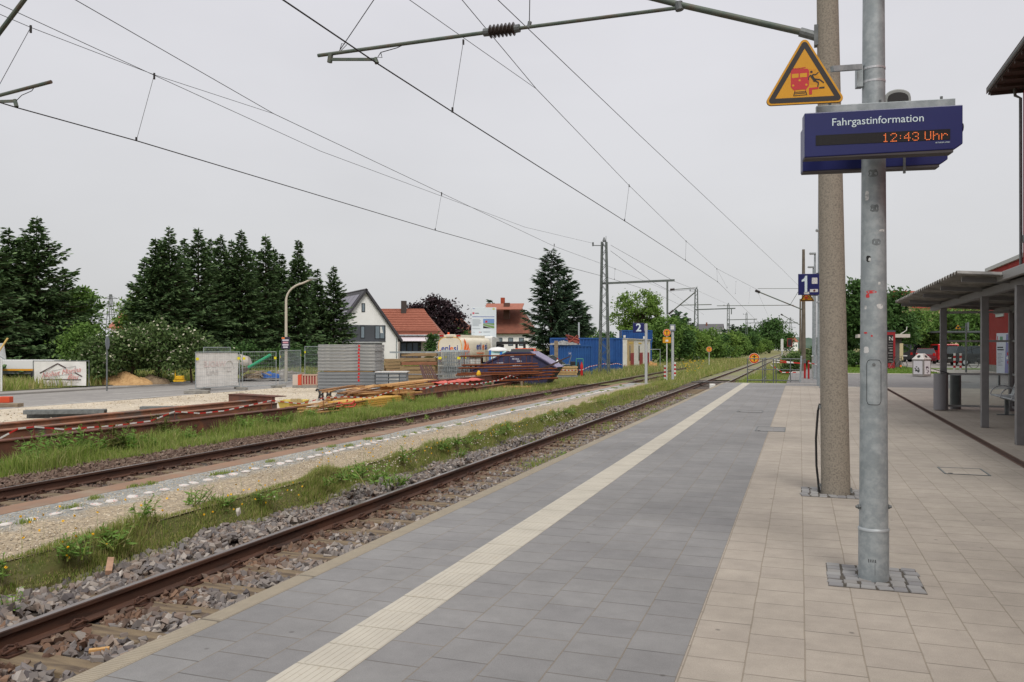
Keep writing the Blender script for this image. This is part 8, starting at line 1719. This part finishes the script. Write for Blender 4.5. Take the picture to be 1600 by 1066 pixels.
MB().box(-32 * k, 33 * k, -2.3, 6, 0, ze_ - .1).build('wall', M('pinkish_render', C(204, 194, 188), .9), t); m = MB(); m.tube([(-34 * k, -2.7, ze_ - .08), (37 * k, -2.7, ze_ - .08)], .08, 8); m.build('gutter', galv, t); slab(m2 := MB(), [(-26 * k, -3.7, hz(534) * 1.04), (22 * k, -3.7, hz(534) * 1.04), (22 * k, -2.3, hz(527) * 1.05), (-26 * k, -2.3, hz(527) * 1.05)], .06); m2.build('awning', M('awning_pale', C(206, 196, 200), .7), t)
zt_ = EYE + (HOR - 533.5) * k - YZ; MB().box(-26 * k, 6 * k, -2.36, -2.28, 0, zt_).build('glazing', frame_dk, t); m = MB()
for i in range(3): m.box((-24 + i * 9) * k, (-17 + i * 9) * k, -2.40, -2.37, .3, zt_ - .25)
m.build('pane', M('veranda_glass', C(72, 84, 104), .15, spec=.6), t); MB().box(17 * k, 24 * k, -2.36, -2.28, 0, zt_ - .3).build('door', frame_dk, t)
# brown roofed house
Z3 = 132; k = Z3 / F_PX; p = D(790, Z3, YZ); t = T('house', 'large house with brown hipped roof and brick chimneys behind the project board', 'house', p, YAW - R(8)); z_r = EYE + (HOR - 473) * k - YZ; z_e = EYE + (HOR - 521) * k - YZ
MB().box(-42 * k, 36 * k, 0, 10, 0, z_e).build('wall', render_w, t); m = MB(); slab(m, [(-46 * k, -.6, z_e), (42 * k, -.6, z_e), (16 * k, 5, z_r), (-34 * k, 5, z_r)], .15); slab(m, [(42 * k, -.6, z_e), (42 * k, 10.6, z_e), (16 * k, 5, z_r), (16 * k, 4.9, z_r)], .15); slab(m, [(-34 * k, 5, z_r), (16 * k, 5, z_r), (42 * k, 10.6, z_e), (-46 * k, 10.6, z_e)], .15); slab(m, [(-46 * k, 10.6, z_e), (-46 * k, -.6, z_e), (-34 * k, 4.9, z_r), (-34 * k, 5, z_r)], .15); rf = m.build('roof', tile_b, t)
m = MB(); slab(m, [(-31 * k, -1.2, z_r - 1.1), (27 * k, -1.2, z_r - 1.1), (25 * k, 3.4, z_r + .05), (-36 * k, 3.4, z_r + .05)], .12); m.build('dormer_roof', tile, rf)
MB().box(-4 * k, 5 * k, .6, 1.4, z_r - 2.6, z_r - .0).build('chimney', M('chimney_brown', C(92, 66, 56), .9), rf); MB().box(-14 * k, -8 * k, 4, 4.8, z_r - .4, z_r + 1.05).build('chimney', M('chimney_brick', C(170, 78, 52), .9, col2=C(140, 64, 44), scale=8), rf)
for i in range(4): win(t, (-30 + i * 17) * k, (-22 + i * 17) * k, z_e - 2.0, z_e - .7, 0)
# small neighbours
def plain_house(px, Z, wpx, ytop, yev, label, roof, depth=8, rz=0, wall=None):
    k = Z / F_PX; p = D(px, Z, -.7); t = T('house', label, 'house', p, YAW + rz); zr = EYE + (HOR - ytop) * k + .7; ze_ = EYE + (HOR - yev) * k + .7; w = wpx * k / 2
    MB().prism([(0, 0), (depth, 0), (depth, ze_), (depth / 2, zr - .1), (0, ze_)], -w, w, axis='x').build('wall', wall or render_w, t); m = MB(); slab(m, [(-w - .3, -.5, ze_), (w + .3, -.5, ze_), (w + .3, depth / 2, zr), (-w - .3, depth / 2, zr)], .15); slab(m, [(-w - .3, depth / 2, zr), (w + .3, depth / 2, zr), (w + .3, depth + .5, ze_), (-w - .3, depth + .5, ze_)], .15); rf = m.build('roof', roof, t); MB().box(-w * .3, -w * .3 + .7, depth * .35, depth * .35 + .6, zr - 1, zr + .8).build('chimney', tile_b, rf)
    for i in range(3): x = -w * .7 + i * w * .6; win(t, x, x + 1.0, ze_ * .45, ze_ * .45 + 1.3, 0)
plain_house(196, 120, 46, 488, 512, 'house with red roof showing between the left spruces', tile); plain_house(733, 150, 26, 494, 520, 'pale house corner left of the project board', tile_b, rz=R(50))
plain_house(1108, 420, 40, 506, 518, 'distant house with dark roof above the hedge', M('grey_roof', C(92, 90, 94), .8), rz=R(-20)); plain_house(1160, 430, 24, 520, 530, 'distant house with pale roof beside the last pines', tile_b); plain_house(1240, 520, 16, 526, 534, 'faraway house with reddish roof beside the signal', tile, rz=R(20)); plain_house(1222, 640, 16, 525, 533, 'tiny faraway pale house left of the reddish roof', tile_b)
# distant pylons and signals
def pylon(px, Z, yt, yb, label):
    k = Z / F_PX; p = D(px, Z, EYE + (HOR - yb) * k - 6); h = (yb - yt) * k + 6; t = T('pylon', label, 'pylon', p, YAW); m = MB(); w = h * .09
    for sx in (-1, 1):
        for sy in (-1, 1): m.bar((sx * w, sy * w, 0), (sx * .3, sy * .3, h), .22, .22)
    for i in range(8):
        a = w + (.3 - w) * i / 8; b = w + (.3 - w) * (i + 1) / 8; s = 1 if i % 2 else -1; m.bar((-a * s, -a, h * i / 8), (b * s, -b, h * (i + 1) / 8), .14, .14)
    m.build('tower', galv_d, t); m = MB()
    for f, l in ((.62, .20), (.78, .24), (.92, .13)): m.bar((-h * l, 0, h * f), (h * l, 0, h * f), .2, .25); m.bar((-h * l, 0, h * f), (0, 0, h * f + h * .05), .14, .14); m.bar((h * l, 0, h * f), (0, 0, h * f + h * .05), .14, .14)
    m.build('cross_arm', galv_d, t)
pylon(173, 330, 460, 520, 'power pylon seen in the gap between the left spruces'); pylon(1235, 900, 496, 530, 'faraway power pylon above the vanishing tracks'); pylon(157, 420, 488, 520, 'second smaller power pylon in the gap between the spruces')
p = D(1234, 180, -.6); t = T('rail_signal', 'distant red railway signal beside the vanishing track', 'signal', p, R(10)); MB().tube([(0, 0, 0), (0, 0, 3.6)], .09, 8).build('post', galv_d, t); MB().box(-.55, .55, -.1, .1, 2.4, 4.2).build('signal_plate', M('signal_red', C(120, 34, 36), .6), t); MB().box(-.4, .4, -.14, -.1, 2.6, 4.0).build('lamp_panel', blackm, t)
p = D(1222, 170, -.6); t = T('track_sign', 'pale banded track sign left of the distant red signal', 'signal', p); MB().tube([(0, 0, 0), (0, 0, 4.0)], .10, 8).build('post', M('light_post', C(176, 180, 182), .5), t); MB().box(-.25, .25, -.06, .0, 1.4, 3.9).build('plate', white, t)
# fence behind the skip and containers, wall by the firs
def board_fence(pa, pb, h, mat, label):
    a = Vector(pa); b = Vector(pb); L = (b - a).length; t = T('board_fence', label, 'fence', a, math.atan2(b.y - a.y, b.x - a.x)); m = MB(); n = int(L / .2)
    for i in range(n): m.box(i * .2, i * .2 + .185, 0, .03, .05, h + .02 * math.sin(i * 2.3))
    m.build('boards', mat, t); m = MB()
    for i in range(int(L / 2.4) + 1): m.box(i * 2.4, i * 2.4 + .1, .03, .13, 0, h + .05)
    m.build('post', mat, t)
board_fence(D(760, 92, YZ), D(862, 90, YZ), 1.9, M('dark_fence', C(74, 62, 54), .9, col2=C(58, 50, 44), scale=4), 'dark board fence below the spiky firs')
bh_ = None
# stone, wood scraps on the ballast
p = P(171, 895, z=-.67); o = MB().box(-.03, .03, -.13, .13, 0, .045).build('wood_block', M('scrap_wood', C(176, 140, 116), .8, col2=C(150, 118, 96), scale=9), loc=p + Vector((0, 0, .05)), rz=-.1); o.rotation_euler = (.3, .1, R(42)); tag(o, 'short wooden block lying on the ballast left of the near rail', 'wood block')
p = P(155, 1018, z=-.72); o = MB().box(-.07, .07, -.02, .02, 0, .025).build('wood_chip', plank_m, loc=p, rz=.7); tag(o, 'pale wood chip beside a sleeper of the near track', 'wood chip')
p = P(372, 800, z=ZP - .03); tag(stones('boulder', np.array([[0, 0, 0.]]), np.array([.055]), M('pale_stone', C(186, 180, 168), .9)), 'single pale stone lying in the grass strip', 'stone').location = p
